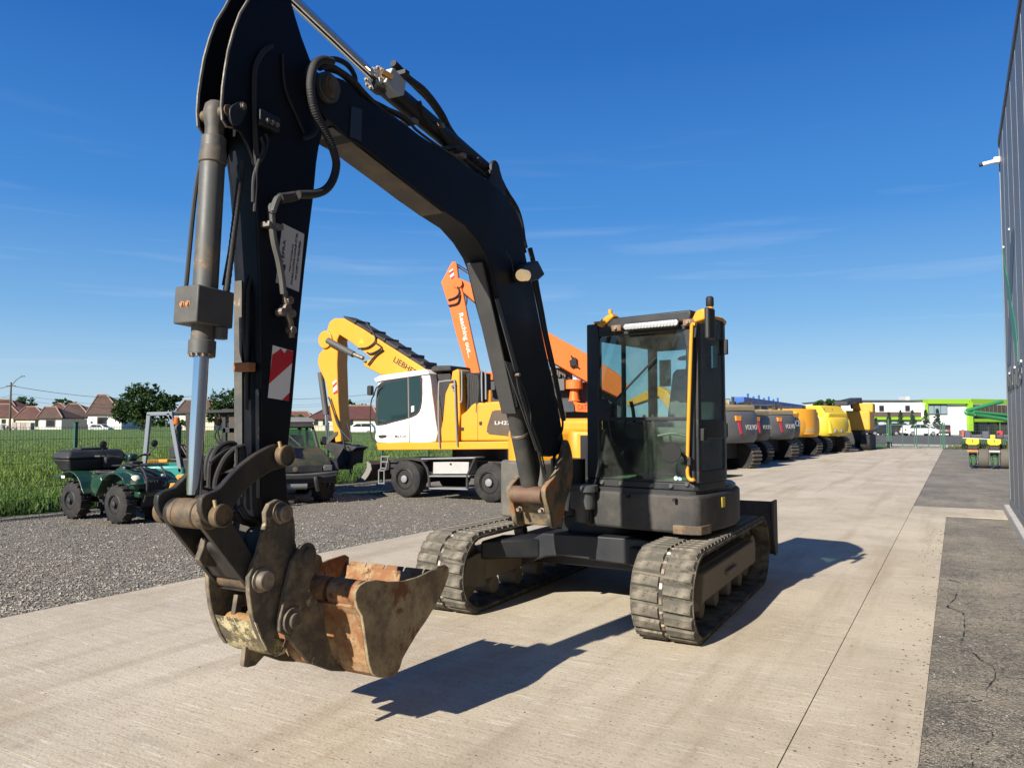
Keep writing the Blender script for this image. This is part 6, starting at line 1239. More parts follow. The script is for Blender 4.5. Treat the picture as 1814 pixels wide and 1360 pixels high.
# ---- teal forklift behind the quad
FD = 13.9; FK = Fr(pxu(330, FD), FD, 90)            # u to the right, v towards the camera
teal = paint('forklift teal', (.0, .22, .19), .35, amt=.15, scale=3, bumpy=.03, coat=.2); ggr = paint('guard grey', (.17, .20, .23), .45, amt=.2, bumpy=.03)
FL = thing('forklift', 'teal forklift with grey overhead guard behind the quad bike', 'forklift', (pxu(330, FD), FD, 0))
def fs(zf, pts, v): return S(FK, zf, pts, v)
def fb4(pts, r, v, name, mat, par=None): return MB(FK).tube(S3(FK, b4, pts, v), r, 8, 4).obj(name, mat, par or FL)
def bar4(zf, a, b, w_, v, th, name, mat):
    A_, B_ = FK.side(zf(*a), v), FK.side(zf(*b), v); d_ = Vector((B_[0]-A_[0], B_[1]-A_[1])).normalized(); n_ = Vector((-d_.y, d_.x))*w_/2
    return MB(FK).side([(A_[0]-n_.x, A_[1]-n_.y), (B_[0]-n_.x, B_[1]-n_.y), (B_[0]+n_.x, B_[1]+n_.y), (A_[0]+n_.x, A_[1]+n_.y)], v-th, v).obj(name, mat, FL, .012)
for v in (0, -1.0):
    bar4(a5, (872, 700), (922, 165), .075, v, .07, 'guard_post', ggr); bar4(a5, (1115, 170), (1205, 690), .075, v, .07, 'guard_post', ggr)
    bar4(a5, (905, 168), (1135, 162), .07, v, .07, 'guard_rail', ggr); bar4(a5, (1085, 160), (1135, 215), .07, v, .068, 'guard_corner', ggr)
    bar4(b4, (215, 385), (1020, 362), .06, v, .07, 'guard_rail', lh_k); bar4(b4, (400, 400), (410, 1000), .10, v, .08, 'guard_post', lh_k)
for x in (930, 985, 1040, 1095):
    q = FK.side(a5(x, 166), 0); MB(FK).box(q[0]-.025, q[0]+.025, -1.0, -.07, q[1]-.02, q[1]+.02).obj('guard_slat', ggr, FL, .006)
for x in (300, 450, 600, 750):
    q = FK.side(b4(x, 380), 0); MB(FK).box(q[0]-.025, q[0]+.025, -1.0, -.07, q[1]-.02, q[1]+.02).obj('guard_slat', lh_k, FL, .006)
MB(FK).side(fs(a5, [(885, 650), (920, 628), (1180, 622), (1235, 640), (1240, 900), (860, 900)], .0), -1.05, .0).obj('body', teal, FL, .05, seg=3)
MB(FK).side(fs(a5, [(900, 575), (1090, 570), (1092, 598), (905, 606)], -.9), -1.1, -.9).obj('side_beam', yellow_paint, FL, .01)
MB(FK).side(fs(b4, [(250, 1000), (520, 980), (1020, 980), (1040, 1200), (300, 1210)], -.05), -1.0, -.05).obj('dash_cowl', lh_k, FL, .03)
MB(FK).side(fs(a5, [(1080, 900), (1120, 770), (1180, 710), (1330, 690), (1330, 720), (1200, 740), (1150, 800), (1120, 900)], .1), -.1, .1).obj('front_fender', paint('mud stained yellow', (.55, .27, .03), .5, amt=.5), FL, .01)
for u in (.0, 1.25):
    q = FK.side(a5(1240, 800), 0)[0]-1.05+u*1.0
    wheel(FK, q+.0, .12, .30 if u == 0 else .34, .22, FL, .5, ggr, ggr, 24, 0); wheel(FK, q+.0, -1.12, .30 if u == 0 else .34, -.22, FL, .5, ggr, ggr, 24, 0)
MB(FK).side(smooth_poly(fs(b4, [(145, 830), (220, 815), (250, 860), (250, 980), (180, 1005), (150, 960)], -.3), 2), -.75, -.3).obj('seat_back', kpl, FL, .03)
MB(FK).side(fs(b4, [(150, 985), (330, 990), (330, 1040), (150, 1040)], -.3), -.75, -.3).obj('seat_cushion', kpl, FL, .03)
sc = FK.side(b4(480, 850), -.5); MB(FK).tube([(sc[0]+.05+.15*cos(a)*.4, -.5+.17*sin(a), sc[1]+.15*cos(a)) for a in [2*pi*i/16 for i in range(17)]], .014, 6).obj('steering_wheel', blk_mat, FL)
fb4([(400, 990), (440, 900), (500, 860)], .03, -.5, 'steering_column', lh_k)
for k in range(3): fb4([(310+40*k, 830), (350+35*k, 900), (390+25*k, 970)], .012, -.35, 'control_lever', steel)
q = FK.side(b4(250, 500), .0); MB(FK).lathe((q[0], .0, q[1]-.05), (0, 0, 1), [(0, .05), (.02, .055), (.11, .05), (.13, .02)], 14).obj('beacon', plain('orange beacon', (.45, .12, .02), .3), FL)
q = FK.side(b4(280, 590), .0); MB(FK).lathe((q[0]-.04, .02, q[1]), (1, .4, 0), [(0, .03), (.02, .065), (.07, .068), (.075, .0)], 16).obj('work_lamp', grey_paint, FL)
# mast
for v in (-.1, -.85):
    bar4(b4, (880, 360), (890, 1180), .07, v, .08, 'mast_rail', lh_k); bar4(b4, (985, 350), (990, 1180), .11, v, .08, 'mast_rail', paint('mast brown', (.05, .04, .035), .6, amt=.4))
for y in (370, 620, 900): q = FK.side(b4(940, y), -.1); MB(FK).box(q[0]-.12, q[0]+.12, -.9, -.1, q[1]-.05, q[1]+.05).obj('mast_crossbar', lh_k, FL, .01)
for pts in ([(770, 420), (800, 560), (760, 700), (820, 800)], [(820, 380), (830, 520), (800, 640), (840, 790)], [(860, 390), (870, 600), (850, 780)]): fb4(pts, .018, -.3, 'mast_hose', hose)
MB(FK).side(fs(b4, [(750, 800), (1030, 800), (1030, 1180), (750, 1180)], -.2), -.8, -.2).obj('carriage', lh_k, FL, .02)
q = FK.side(b4(800, 500), -.3); MB(FK).box(q[0]-.05, q[0]+.05, -.35, -.25, q[1]-.06, q[1]+.06).obj('lamp', plain('brown lamp', (.2, .07, .02), .5), FL, .02)
qf = FK.side(b4(990, 1180), -.2)[0]
for v in (-.25, -.75): MB(FK).box(qf+.05, qf+1.0, v-.06, v+.06, .05, .10).obj('fork_tine', lh_k, FL, .008)
# ---- dark green utility vehicle
ud = gnd(571, 887); UV = Fr(ud.x, ud.y, 153)         # u = forward (towards the camera), v to the driver's right
uf_ = paint('utility green', (.022, .030, .016), .4, dirt=(.18, .09, .035), amt=.4, scale=3, bumpy=.04)
UT = thing('utility_vehicle', 'dark green side by side utility vehicle behind the excavator arm', 'utility vehicle', (ud.x, ud.y, 0))
# its left front wheel stands at the origin; the body lies towards v>0 (left in the photo)
ur = .33
for u in (0, -1.95):
    for vv, ww in ((-.14, -.26), (1.40, .26)):
        q_ = UV.P(u, vv-ww*.5, 0); wf = Fr(q_.x, q_.y, 153+(40 if u == 0 else 0)); wheel(wf, 0, ww*.5, ur, ww, UT, .5, kpl, kpl, 24, 14)
    MB(UV).cyl((u, .1, ur), (u, 1.2, ur), .06, n=10).obj('axle', lh_k, UT)
MB(UV).box(-2.5, .35, .12, 1.15, .30, .52).obj('frame', lh_k, UT, .02)
fu = .42
UVF = lambda pts, u=fu: FT(UV, a6, pts, u)
hd_ = MB(UV).side([(-.75, .95), (-.7, 1.08), (-.1, 1.0), (.30, .86), (fu, .76), (fu, .58), (.3, .56), (-.75, .6)], -.08, 1.34).obj('hood', uf_, UT, .06, seg=3)
MB(UV).box(fu-.02, fu+.03, .10, 1.16, .60, .74).obj('grille', kpl, hd_, .015)
for v in (.0, 1.26): MB(UV).box(fu-.06, fu+.025, v-.09, v+.09, .62, .74).obj('headlight', plain('smoked headlight', (.10, .10, .10), .1), hd_, .02)
bmp = MB(UV).side([(.30, .42), (fu+.14, .40), (fu+.16, .54), (.32, .58)], -.14, 1.40).obj('front_bumper', kpl, UT, .03, seg=3)
MB(UV).tube([(.3, -.16, .58), (fu+.2, -.08, .60), (fu+.24, .63, .57), (fu+.2, 1.34, .60), (.3, 1.42, .58)], .028, 8).obj('bumper_bar', grey_paint, bmp)
for v in (.28, .98): MB(UV).tube([(fu+.20, v, .58), (fu+.24, v, .46), (fu+.20, v-.05, .26)], .042, 8).obj('bumper_horn', kpl, bmp)
wn = MB(UV).cyl((fu+.1, .42, .36), (fu+.1, .84, .36), .07, n=14).obj('winch', paint('winch metal', (.3, .3, .29), .4, .6, amt=.6, scale=20), UT, .01)
MB(UV).lathe((fu+.03, .63, .67), (1, 0, 0), [(0, .05), (.008, .05), (.01, .03)], 16).obj('badge_ring', steel, hd_)
# cab cage, windscreen, roof
ZTU = 1.57
for v in (-.05, 1.31):
    MB(UV).tube([(-.62, v, 1.02), (-.95, v*.9+.06, ZTU-.06), (-1.2, v*.9+.06, ZTU), (-2.1, v*.9+.06, ZTU), (-2.2, v*.9+.06, .9)], .032, 8, 3).obj('cage_tube', kpl, UT)
    MB(UV).tube([(-1.55, v, .6), (-1.5, v*.9+.06, ZTU)], .03, 8, smooth=False).obj('cage_tube', kpl, UT)
MB(UV).side([(-.9, ZTU+.0), (-.95, ZTU+.07), (-1.6, ZTU+.12), (-2.2, ZTU+.08), (-2.2, ZTU)], -.06, 1.32).obj('roof', paint('pale roof', (.20, .20, .19), .5, amt=.4), UT, .03)
MB(UV).side([(-.82, ZTU-.1), (-.9, ZTU+.0), (-1.1, ZTU+.0), (-1.05, ZTU-.12)], .0, 1.26).obj('visor', lh_k, UT, .02)
MB(UV).loft([UV.P(-.64, .0, 1.06), UV.P(-.64, 1.26, 1.06), UV.P(-.93, 1.2, ZTU-.06), UV.P(-.93, .06, ZTU-.06)], [UV.P(-.65, .0, 1.06), UV.P(-.65, 1.26, 1.06), UV.P(-.94, 1.2, ZTU-.06), UV.P(-.94, .06, ZTU-.06)]).obj('windscreen', glass('green screen', (.35, .62, .42), .05), UT)
MB(UV).tube([(-.66, .3, 1.08), (-.78, .55, 1.32)], .014, 6, smooth=False).obj('wiper', grey_paint, UT)
MB(UV).box(-1.75, -1.3, .05, 1.2, .6, .95).obj('bench_seat', kpl, UT, .05); MB(UV).box(-1.85, -1.65, .05, 1.2, .9, 1.3).obj('bench_back', kpl, UT, .05)
MB(UV).tube([(-.98+.06*cos(a), .35+.17*sin(a), 1.12+.15*cos(a)) for a in [2*pi*i/14 for i in range(15)]], .014, 6).obj('steering_wheel', blk_mat, UT)
for v in (-.2, 1.46): MB(UV).box(-.85, -.78, v-.06, v+.06, 1.1, 1.28).obj('mirror', kpl, UT, .02)
MB(UV).box(-2.9, -1.95, -.1, 1.36, .62, .98).obj('cargo_bed', uf_, UT, .03)
for v in (-.12, 1.38): MB(UV).side([(-.5, .55), (-.42, .76), (-.2, .86), (.2, .84), (.38, .62), (.25, .58), (.1, .72), (-.15, .74), (-.32, .56)], v-.12, v+.1).obj('wheel_arch', kpl, UT, .02)
# ================================================================== row of machines beside the road, right of the cab
row_k = paint('counterweight grey', (.085, .085, .087), .42, dirt=(.16, .145, .12), amt=.3, scale=1.5, bumpy=.03)
row_g = paint('dark counterweight', (.012, .017, .020), .4, amt=.2, scale=1.5, bumpy=.03)
row_t = paint('beige hood', (.30, .235, .12), .5, amt=.3); pink = plain('red reflector strip', (.42, .03, .06), .4); ora = plain('orange decal', (.75, .25, .02), .5)
def row_exc(label, px, d, wcol, mark, upper, boomcol=None, base_name='parked_excavator', yaw=0, hs=1., letter=.18):
    """excavator seen from its rear: px, d = right (near) rear corner of its track on the ground; it stands square to the road"""
    p = gnd(px, 750+H*F/d); u, v, _ = RF.loc(p); fr = Fr(p.x, p.y, 30+270+22+yaw)        # u = away from the road (machine's front), v = along the road
    t = thing(base_name, label, 'excavator', (p.x, p.y, 0), 'tracked machines lined up beside the road')
    W_ = 2.4
    for k, v0 in enumerate((0., W_-.5)):
        tr_ = MB(fr).side(capsule((.45, .42), (3.0, .42), .42, .42), v0, v0+.5).obj('crawler_track', rubber, t, .02)
        sh = None
        for i in range(20):
            s_ = -pi/2-pi*(i+.5)/20; c = (.45+.42*cos(s_), .42+.42*sin(s_)); tn = Vector((-sin(s_), 0, cos(s_))); n_ = Vector((cos(s_), 0, sin(s_)))
            if i % 2 == 0: MB(fr).loft([fr.P(c[0]+tn.x*q, vv, c[1]+tn.z*q) for q, vv in ((-.045, v0+.01), (.045, v0+.01), (.045, v0+.49), (-.045, v0+.49))], [fr.P(c[0]+tn.x*q+n_.x*.04, vv, c[1]+tn.z*q+n_.z*.04) for q, vv in ((-.03, v0+.01), (.03, v0+.01), (.03, v0+.49), (-.03, v0+.49))]).obj('track_shoe', paint('shoe steel', (.11, .10, .085), .55, .5, amt=.5), tr_)
    MB(fr).box(.6, 2.9, .55, W_-.55, .35, .9).obj('centre_frame', lh_k, t, .02)
    out = [(-.15, 1.2), (-.10, .6), (.05, .18), (.3, -.05), (.9, -.08), (.9, W_+.08), (.3, W_+.05), (.05, W_-.18), (-.10, W_-.6)]
    sh_ = lambda k, q: [(.4+(a-.4)*k if a < .9 else a, W_/2+(b-W_/2)*q) for a, b in out]
    cw = MB(fr); rg = [[cw.bm.verts.new(fr.P(a, b, z)) for a, b in sh_(k, q)] for k, q, z in ((.72, .93, .90), (.90, .99, 1.02), (1, 1, 1.2), (1, 1, .92+.70*hs), (.93, .985, .92+.9*hs), (.80, .96, .92+.97*hs))]
    for A_, B_ in zip(rg, rg[1:]):
        for j in range(len(out)): cw.bm.faces.new((A_[j], A_[(j+1) % len(out)], B_[(j+1) % len(out)], B_[j]))
    cw.bm.faces.new(rg[0][::-1]); cw.bm.faces.new(rg[-1])
    cw = cw.obj('counterweight', wcol, t, 0, 50)
    hd2 = MB(fr).plan([(.05, .25), (1.5, .1), (1.5, W_-.1), (.05, W_-.25)], .88+.98*hs, 1.14+.98*hs).obj('hood', upper, t, .08, seg=3)
    MB(fr).box(.9, 3.2, -.05, W_+.05, .95, 1.84).obj('side_cover', upper, t, .05)
    cbx = MB(fr).side([(1.7, 1.3), (3.1, 1.3), (3.15, 2.0), (2.8, 2.32), (1.7, 2.32)], W_-1.0, W_-.02).obj('cab', lh_k, t, .06)
    MB(fr).side([(1.85, 1.75), (2.95, 1.75), (2.98, 1.95), (2.7, 2.22), (1.85, 2.22)], W_-.03, W_-.012).obj('cab_window', glz, cbx)
    MB(fr).box(1.692, 1.70, W_-.9, W_-.12, 1.9, 2.22).obj('rear_window', glz, cbx)
    MB(fr).tube([(1.0, .5, 1.95), (1.0, .5, 2.2), (.93, .5, 2.3)], .055, 8).obj('exhaust', steel, t)
    bm2 = MB(fr).side([(2.0, 1.5), (2.4, 1.5), (3.4, 2.55), (5.0, 2.2), (5.1, 2.4), (3.5, 2.95), (3.0, 2.75)], .9, 1.25).obj('boom', boomcol or upper, t, .03) if boomcol else None
    zt2 = 1.12+.98*hs                   # clutter on the deck: rails, exhaust, hoses, mirrors
    for a in (.35, 1.15): MB(fr).tube([(.35, a, zt2-.05), (.35, a, zt2+.22), (.95, a, zt2+.22), (.95, a, zt2-.05)], .02, 6, smooth=False).obj('deck_rail', grey_paint, t)
    MB(fr).lathe((.7, 1.75, zt2-.1), (0, 0, 1), [(0, .12), (.25, .12), (.26, .05), (.42, .05)], 12).obj('exhaust_box', lh_k, t)
    for k in range(3): MB(fr).tube([(1.2, .9+.12*k, zt2-.1), (1.5, .92+.12*k, zt2+.25+.05*k), (2.0, 1.0+.1*k, zt2+.3), (2.4, 1.0+.1*k, zt2)], .045, 6).obj('deck_hose', hose, t)
    MB(fr).box(1.0, 1.4, 1.3, 1.7, zt2-.1, zt2+.12).obj('air_box', lh_k, t, .03)
    MB(fr).tube([(2.9, W_-.02, 1.9), (3.0, W_+.22, 2.1), (3.0, W_+.24, 2.3)], .018, 6).obj('mirror_arm', lh_k, t)
    # markings on the side facing the road
    if mark:
        rear = lambda v_: (-.16+.04*abs(v_-1.2)**2)
        MB(fr).box(-.16, -.02, .82, 1.08, 1.64, 1.80).obj('decal', ora, cw); 
        MB(fr).loft([fr.P(-.165, a, z) for a, z in ((.90, 1.62), (1.04, 1.62), (1.14, 1.20), (1.04, 1.20))], [fr.P(-.02, a, z) for a, z in ((.90, 1.62), (1.04, 1.62), (1.14, 1.20), (1.04, 1.20))]).obj('reflector_strip', pink, cw)
        text('brand_lettering', mark, fr.P(-.155, 1.85, 1.30), fr.P(-.155, 1.02, 1.30), fr.P(-.155, 1.85, 1.46), plain('silver lettering', (.45, .45, .45), .5), cw, .006) if False else text('brand_lettering', mark, fr.P(-.152, 1.30, 1.34), fr.P(-.10, 2.0, 1.34), fr.P(-.152, 1.30, 1.34+letter), plain('silver lettering', (.45, .45, .45), .5), cw, .006)
    return t, fr
# positions follow the left edge of the concrete (their tails stand just back from it)
def edge_px(u, off=.1):
    p = RF.P(u, VL-off, 0); d = p.y; return CX+F*p.x/d, d
for i, (u, lab, wc, mk, upc, bc_) in enumerate(((25.0, 'nearest parked excavator with light grey counterweight right of the cab', row_k, 'VOLVO', row_t, yellow_paint), (28.3, 'second parked excavator with dark counterweight and pink strip', row_g, 'VOLVO', row_t, None),
        (31.8, 'third parked excavator with grey counterweight and yellow hood', row_k, 'VOLVO', row_t, yellow_paint), (34.4, 'parked excavator with near black counterweight and white letters', row_g, 'JCB', yellow_paint, None))):
    px, d = edge_px(u); row_exc(lab, px, d, wc, mk, upc, bc_, yaw=(2, -5, 4, -3)[i], hs=(1.06, .93, 1.0, .90)[i], letter=(.17, .15, .19, .36)[i])
# orange-yellow short tail excavator with rounded rear
px, d = edge_px(38.0, -.1); t, fr = row_exc('parked excavator with round orange yellow rear and stripe', px, d, yellow_paint, None, yellow_paint)
MB(fr).cyl((1.1, 1.2, 1.0), (1.1, 1.2, 2.25), 1.30, n=36).obj('round_body', paint('deep yellow', (.62, .27, .015), .35, amt=.1, bumpy=.02), t, .04)
MB(fr).cyl((1.1, 1.2, 1.15), (1.1, 1.2, 1.32), 1.306, n=36).obj('pale_band', paint('pale band', (.45, .30, .10), .4, amt=.1), t)
# blue crane body behind
bl = paint('crane blue', (.010, .085, .36), .35, amt=.1, bumpy=.02)
p = RF.P(52, VL-1.6, 0); CRf = Fr(p.x, p.y, 30); CRN = thing('blue_crane', 'bright blue mobile crane standing among the yellow machines', 'crane', (p.x, p.y, 0))
MB(CRf).side([(-1.5, .9), (1.0, .9), (1.0, 2.25), (.6, 2.4), (-1.5, 2.3)], -1.4, 1.0).obj('superstructure', bl, CRN, .06)
MB(CRf).side([(-16, 2.40), (1.0, 2.30), (1.0, 2.72), (-16, 2.78)], -.8, -.2).obj('telescopic_boom', bl, CRN, .03)
MB(CRf).box(-2.2, 1.4, -1.4, .9, .6, .9).obj('carrier', bl, CRN, .04)
for u in (-1.4, .8):
    wheel(CRf, u, 1.0, .55, .4, CRN, .5, row_k, row_k); wheel(CRf, u, -1.25, .55, -.4, CRN, .5, row_k, row_k)
cs = MB(CRf).box(-1.515, -1.502, .5, .85, 1.4, 2.2).obj('striped_plate', white_mat, CRN)
for k in range(3): MB(CRf).front([(.5, 1.45+k*.24), (.85, 1.6+k*.24), (.85, 1.72+k*.24), (.5, 1.57+k*.24)], -1.522, -1.516).obj('red_stripe', red_mat, cs)
for k in range(7): MB(CRf).cyl((-14+k*1.2, -.5, 2.7), (-14+k*1.2, -.5, 3.0-.1*(k % 2)), .05, n=6).obj('boom_fitting', bl, CRN)
# lime yellow excavator and dark long loader arm
px, d = edge_px(42.6, -.9); lime = paint('lime yellow', (.60, .42, .025), .45, amt=.3, scale=1.2)
t, fr = row_exc('lime yellow excavator with sloping rear near the gate', px, d, lime, None, lime)
MB(fr).side([(-.1, 1.0), (.9, 1.0), (1.4, 2.5), (.5, 2.5), (.0, 1.7)], .2, 2.3).obj('rear_cowl', lime, t, .08, seg=3)
for k in range(5): MB(fr).box(-.02+.09*k, .03+.09*k, .5, 1.0, 1.3+.17*k, 1.33+.17*k).obj('ladder_rung', yellow_paint, t)
for a, b in ((.6, 1.9), (1.2, 1.6)): MB(fr).lathe((-.12, a, 1.15), (-1, 0, 0), [(0, .12), (.04, .11), (.05, .06)], 14).obj('tail_lamp', plain('grey lamp', (.2, .2, .2), .3), t)
p = RF.P(50.4, VL+1.1, 0); TLf = Fr(p.x, p.y, 30); TL = thing('long_reach_machine', 'yellow machine with long black folded arm beside the gate', 'excavator', (p.x, p.y, 0))
yd = paint('worn yellow', (.60, .30, .02), .45, amt=.3)
MB(TLf).box(-1.4, 1.4, -1.2, 1.2, 1.15, 2.3).obj('upper_body', yd, TL, .1, seg=3)
MB(TLf).side([(-5.5, 2.75), (1.6, 3.15), (2.3, 2.6), (2.1, 2.45), (1.5, 2.85), (-5.5, 2.5)], -.2, .5).obj('long_arm', lh_k, TL, .04)
MB(TLf).box(-.6, .9, .2, 1.3, 2.2, 2.75).obj('cab_roof', yd, TL, .06)
MB(TLf).side([(1.9, 2.5), (2.3, 2.55), (2.7, 1.4), (2.9, .5), (2.6, .0), (2.4, .1), (2.5, .6), (2.2, 1.4)], .0, .35).obj('stick', lh_k, TL, .03)
MB(TLf).side([(2.55, .05), (2.8, .5), (3.0, .45), (3.1, .02)], -.1, .45).obj('bucket', paint('pale worn tool', (.3, .28, .25), .6, amt=.5), TL, .02)
for v in (-1.2, .7): MB(TLf).side(capsule((-1.5, .45), (1.5, .45), .45, .45), v, v+.5).obj('crawler_track', rubber, TL, .03)
MB(TLf).box(-1.2, 1.2, -.7, .7, .5, 1.15).obj('centre_frame', lh_k, TL, .02)
# weeds at the edge of the slab in front of the row
sp = []
for i in range(1600):
    u = random.choice((23.6, 41, 46, 49, 52.5))+random.gauss(0, .6 if i % 2 else .25); sp.append(RF.P(u, VL-.25-abs(random.gauss(0, .35)), 0))
for i in range(5000): sp.append(RF.P(55+abs(random.gauss(.3, .8)), random.choice((VL-1.6, VL-.6, 1.6, 3.4, 5))+random.gauss(0, .8), 0))
blades('edge_weeds', sp, .12, .5, .02, leaf_mat('dry weed green', (.05, .065, .015), (.16, .16, .05), 2.), 'dry green weeds at the slab edge and along the gate fence', .45, 'weeds')
# ================================================================== gate and cross fence
GU = 55.2
GT = thing('double_gate', 'green wire double gate closing the far end of the concrete road', 'gate', RF.P(GU, -3.4, 0))
v0g, v1g = RF.front((1575, 793), GU)[0], RF.front((1671, 793), GU)[0]; vm = (v0g+v1g)/2
for v, w_ in ((v0g, .10), (v1g, .10)): MB(RF).box(GU-w_/2, GU+w_/2, v-w_/2, v+w_/2, 0, 1.85 if v == v0g else 1.62).obj('gate_post', green_post, GT, .008)
for a, b in ((v0g+.1, vm-.03), (vm+.03, v1g-.1)):
    lf = MB(RF).box(GU-.03, GU+.03, a, a+.06, .06, 1.5); lf.box(GU-.03, GU+.03, b-.06, b, .06, 1.5); lf.box(GU-.03, GU+.03, a+.06, b-.06, .06, .12); lf.box(GU-.03, GU+.03, a+.06, b-.06, 1.44, 1.5); lf.box(GU-.028, GU+.028, (a+b)/2-.02, (a+b)/2+.02, .12, 1.44)
    lf = lf.obj('gate_leaf', green_post, GT)
    w_ = MB(RF)
    for k in range(int((b-a)/.1)): w_.box(GU-.004, GU+.004, a+.06+k*.1, a+.068+k*.1, .12, 1.44)
    for k in range(6): w_.box(GU-.008, GU-.004, a+.06, b-.06, .3+k*.2, .307+k*.2)
    w_.obj('wire_infill', wire_mat, lf)
def xfence(label, va, vb, n):
    t = thing('cross_fence', label, 'fence', RF.P(GU, (va+vb)/2, 0))
    for k in range(n+1): MB(RF).box(GU-.03, GU+.03, va+(vb-va)*k/n-.03, va+(vb-va)*k/n+.03, 0, 1.6).obj('fence_post', green_post, t)
    for k in range(n):
        a, b = va+(vb-va)*k/n+.03, va+(vb-va)*(k+1)/n-.03; w_ = MB(RF)
        for j in range(int((b-a)/.1)): w_.box(GU-.004, GU+.004, a+j*.1, a+j*.1+.007, .05, 1.5)
        for j in range(8): w_.box(GU-.008, GU-.004, a, b, .08+j*.2, .087+j*.2)
        w_.obj('wire_panel', wire_mat, t)
xfence('green wire cross fence left of the double gate', VF, v0g-.1, 3); xfence('green wire cross fence right of the double gate', v1g+.1, 14, 5)
flat('driveway_apron', [(GU, v0g), (66, v0g-1), (66, v1g+1.5), (GU, v1g)], -.02, MG['concrete'])
flat('verge', [(GU, -60), (66, -60), (66, 80), (GU, 80)], -.035, MG['field'])
flat('street', [(66, -200), (110, -200), (110, 200), (66, 200)], -.03, MG['asphalt'])
# ================================================================== white and green showroom beyond the street
BD = 112.0
def bx_(x): return pxu(x, BD)
def bz(y): return zat(y, BD)
SH = thing('showroom', 'long white showroom with lime green frame beyond the gate', 'building', (bx_(1650), BD+6, 0))
wht = paint('white cladding', (.78, .78, .77), .6, amt=.06, scale=.3, bumpy=0); lim = paint('lime green cladding', (.22, .42, .012), .5, amt=.08, bumpy=0); brn = paint('brown band', (.09, .065, .055), .6, amt=.2, bumpy=0)
def bbox(x0, x1, y0, y1, d0, d1, name, mat, par=None, bev=0): return MB().loft([Vector((bx_(x), BD+d0, z)) for x, z in ((x0, bz(y1)), (x1, bz(y1)), (x1, bz(y0)), (x0, bz(y0)))], [Vector((bx_(x), BD+d1, z)) for x, z in ((x0, bz(y1)), (x1, bz(y1)), (x1, bz(y0)), (x0, bz(y0)))]).obj(name, mat, par or SH, bev)
bbox(1488, 1634, 710, 770, 0, 14, 'wall', wht)
bbox(1486, 1634, 708.6, 710.6, -.3, 14.3, 'roof_edge', grey_paint)
bbox(1510, 1631, 729.5, 738, -.25, .0, 'brown_band', brn); bbox(1510, 1634, 738.5, 743.2, -.6, .0, 'lime_band', lim)
for x in (1557, 1603, 1511): 
    w_ = bbox(x, x+8, 718, 728, -.10, .02, 'window', grey_paint); bbox(x+.8, x+7.2, 719, 727, -.14, -.105, 'pane', pane, w_)
for k in range(11):
    x = 1512+k*11; w_ = bbox(x, x+9.6, 745, 762, -.12, .02, 'shop_window', paint('shop window frame', (.5, .5, .5), .5), SH); bbox(x+.6, x+9, 745.8, 761.4, -.16, -.125, 'pane', plain('bright shop pane', (.42, .45, .46), .15), w_)
bbox(1630, 1712, 714.5, 770, -1.0, 13, 'block_wall', wht)
bbox(1633, 1706, 707.5, 715.5, -1.6, 13.2, 'lime_parapet', lim); bbox(1631, 1634.5, 715.5, 743, -1.5, -.9, 'lime_jamb', lim)
w_ = bbox(1634.5, 1670, 716.5, 734, -1.15, -.98, 'window', grey_paint)
for k in range(3): bbox(1635.5+k*11.6, 1645.8+k*11.6, 717.5, 733, -1.2, -1.155, 'pane', plain('pale sky pane', (.20, .27, .30), .08), w_)
bbox(1704, 1711, 713, 763, -1.7, -.8, 'lime_pillar', lim)
bbox(1690, 1711, 762, 771, -1.25, -.9, 'plinth', paint('dark plinth', (.10, .095, .09), .8))
# side porch running back to the right
PB = Fr(bx_(1708), BD-1.2, 66); zt_, zm_ = bz(707.5), bz(744)
MB(PB).box(0, 12, -.3, .3, bz(716), zt_+.05).obj('porch_beam', lim, SH); MB(PB).box(.3, 12, -.2, .2, zm_-.25, zm_+.2).obj('porch_rail', lim, SH); MB(PB).box(11.6, 12.2, -.3, .3, 0, bz(716)).obj('porch_pillar', lim, SH)
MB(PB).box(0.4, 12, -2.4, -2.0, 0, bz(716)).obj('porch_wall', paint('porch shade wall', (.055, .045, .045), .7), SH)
for k in range(12): MB(PB).box(.6+k*.95, .7+k*.95, -2.0, -1.9, zm_, bz(716)).obj('porch_slat', brn, SH)
for k in range(3): MB(PB).box(2+k*2.6, 4+k*2.6, -2.0, -1.93, .2, 2.6).obj('porch_window', pane, SH)
bbox(1629, 1637, 700.5, 707, 4, 6, 'roof_vent', paint('vent grey', (.5, .52, .54), .5), SH)
wh = thing('white_hall', 'low white hall roof seen behind the blue crane', 'building', (pxu(1400, 140), 140, 0))
for nm, a, b, y0, y1, m_ in (('wall', 1378, 1416, 719, 762, wht), ('roof_edge', 1376, 1418, 717.5, 719.5, grey_paint), ('window_band', 1390, 1408, 724, 730, pane)):
    dd = 140 if nm == 'wall' else 139.8
    MB().loft([Vector((pxu(x, 140), dd, z)) for x, z in ((a, zat(y1, 140)), (b, zat(y1, 140)), (b, zat(y0, 140)), (a, zat(y0, 140)))], [Vector((pxu(x, 140), dd+.1+(10 if nm == 'wall' else 0), z)) for x, z in ((a, zat(y1, 140)), (b, zat(y1, 140)), (b, zat(y0, 140)), (a, zat(y0, 140)))]).obj(nm, m_, wh)
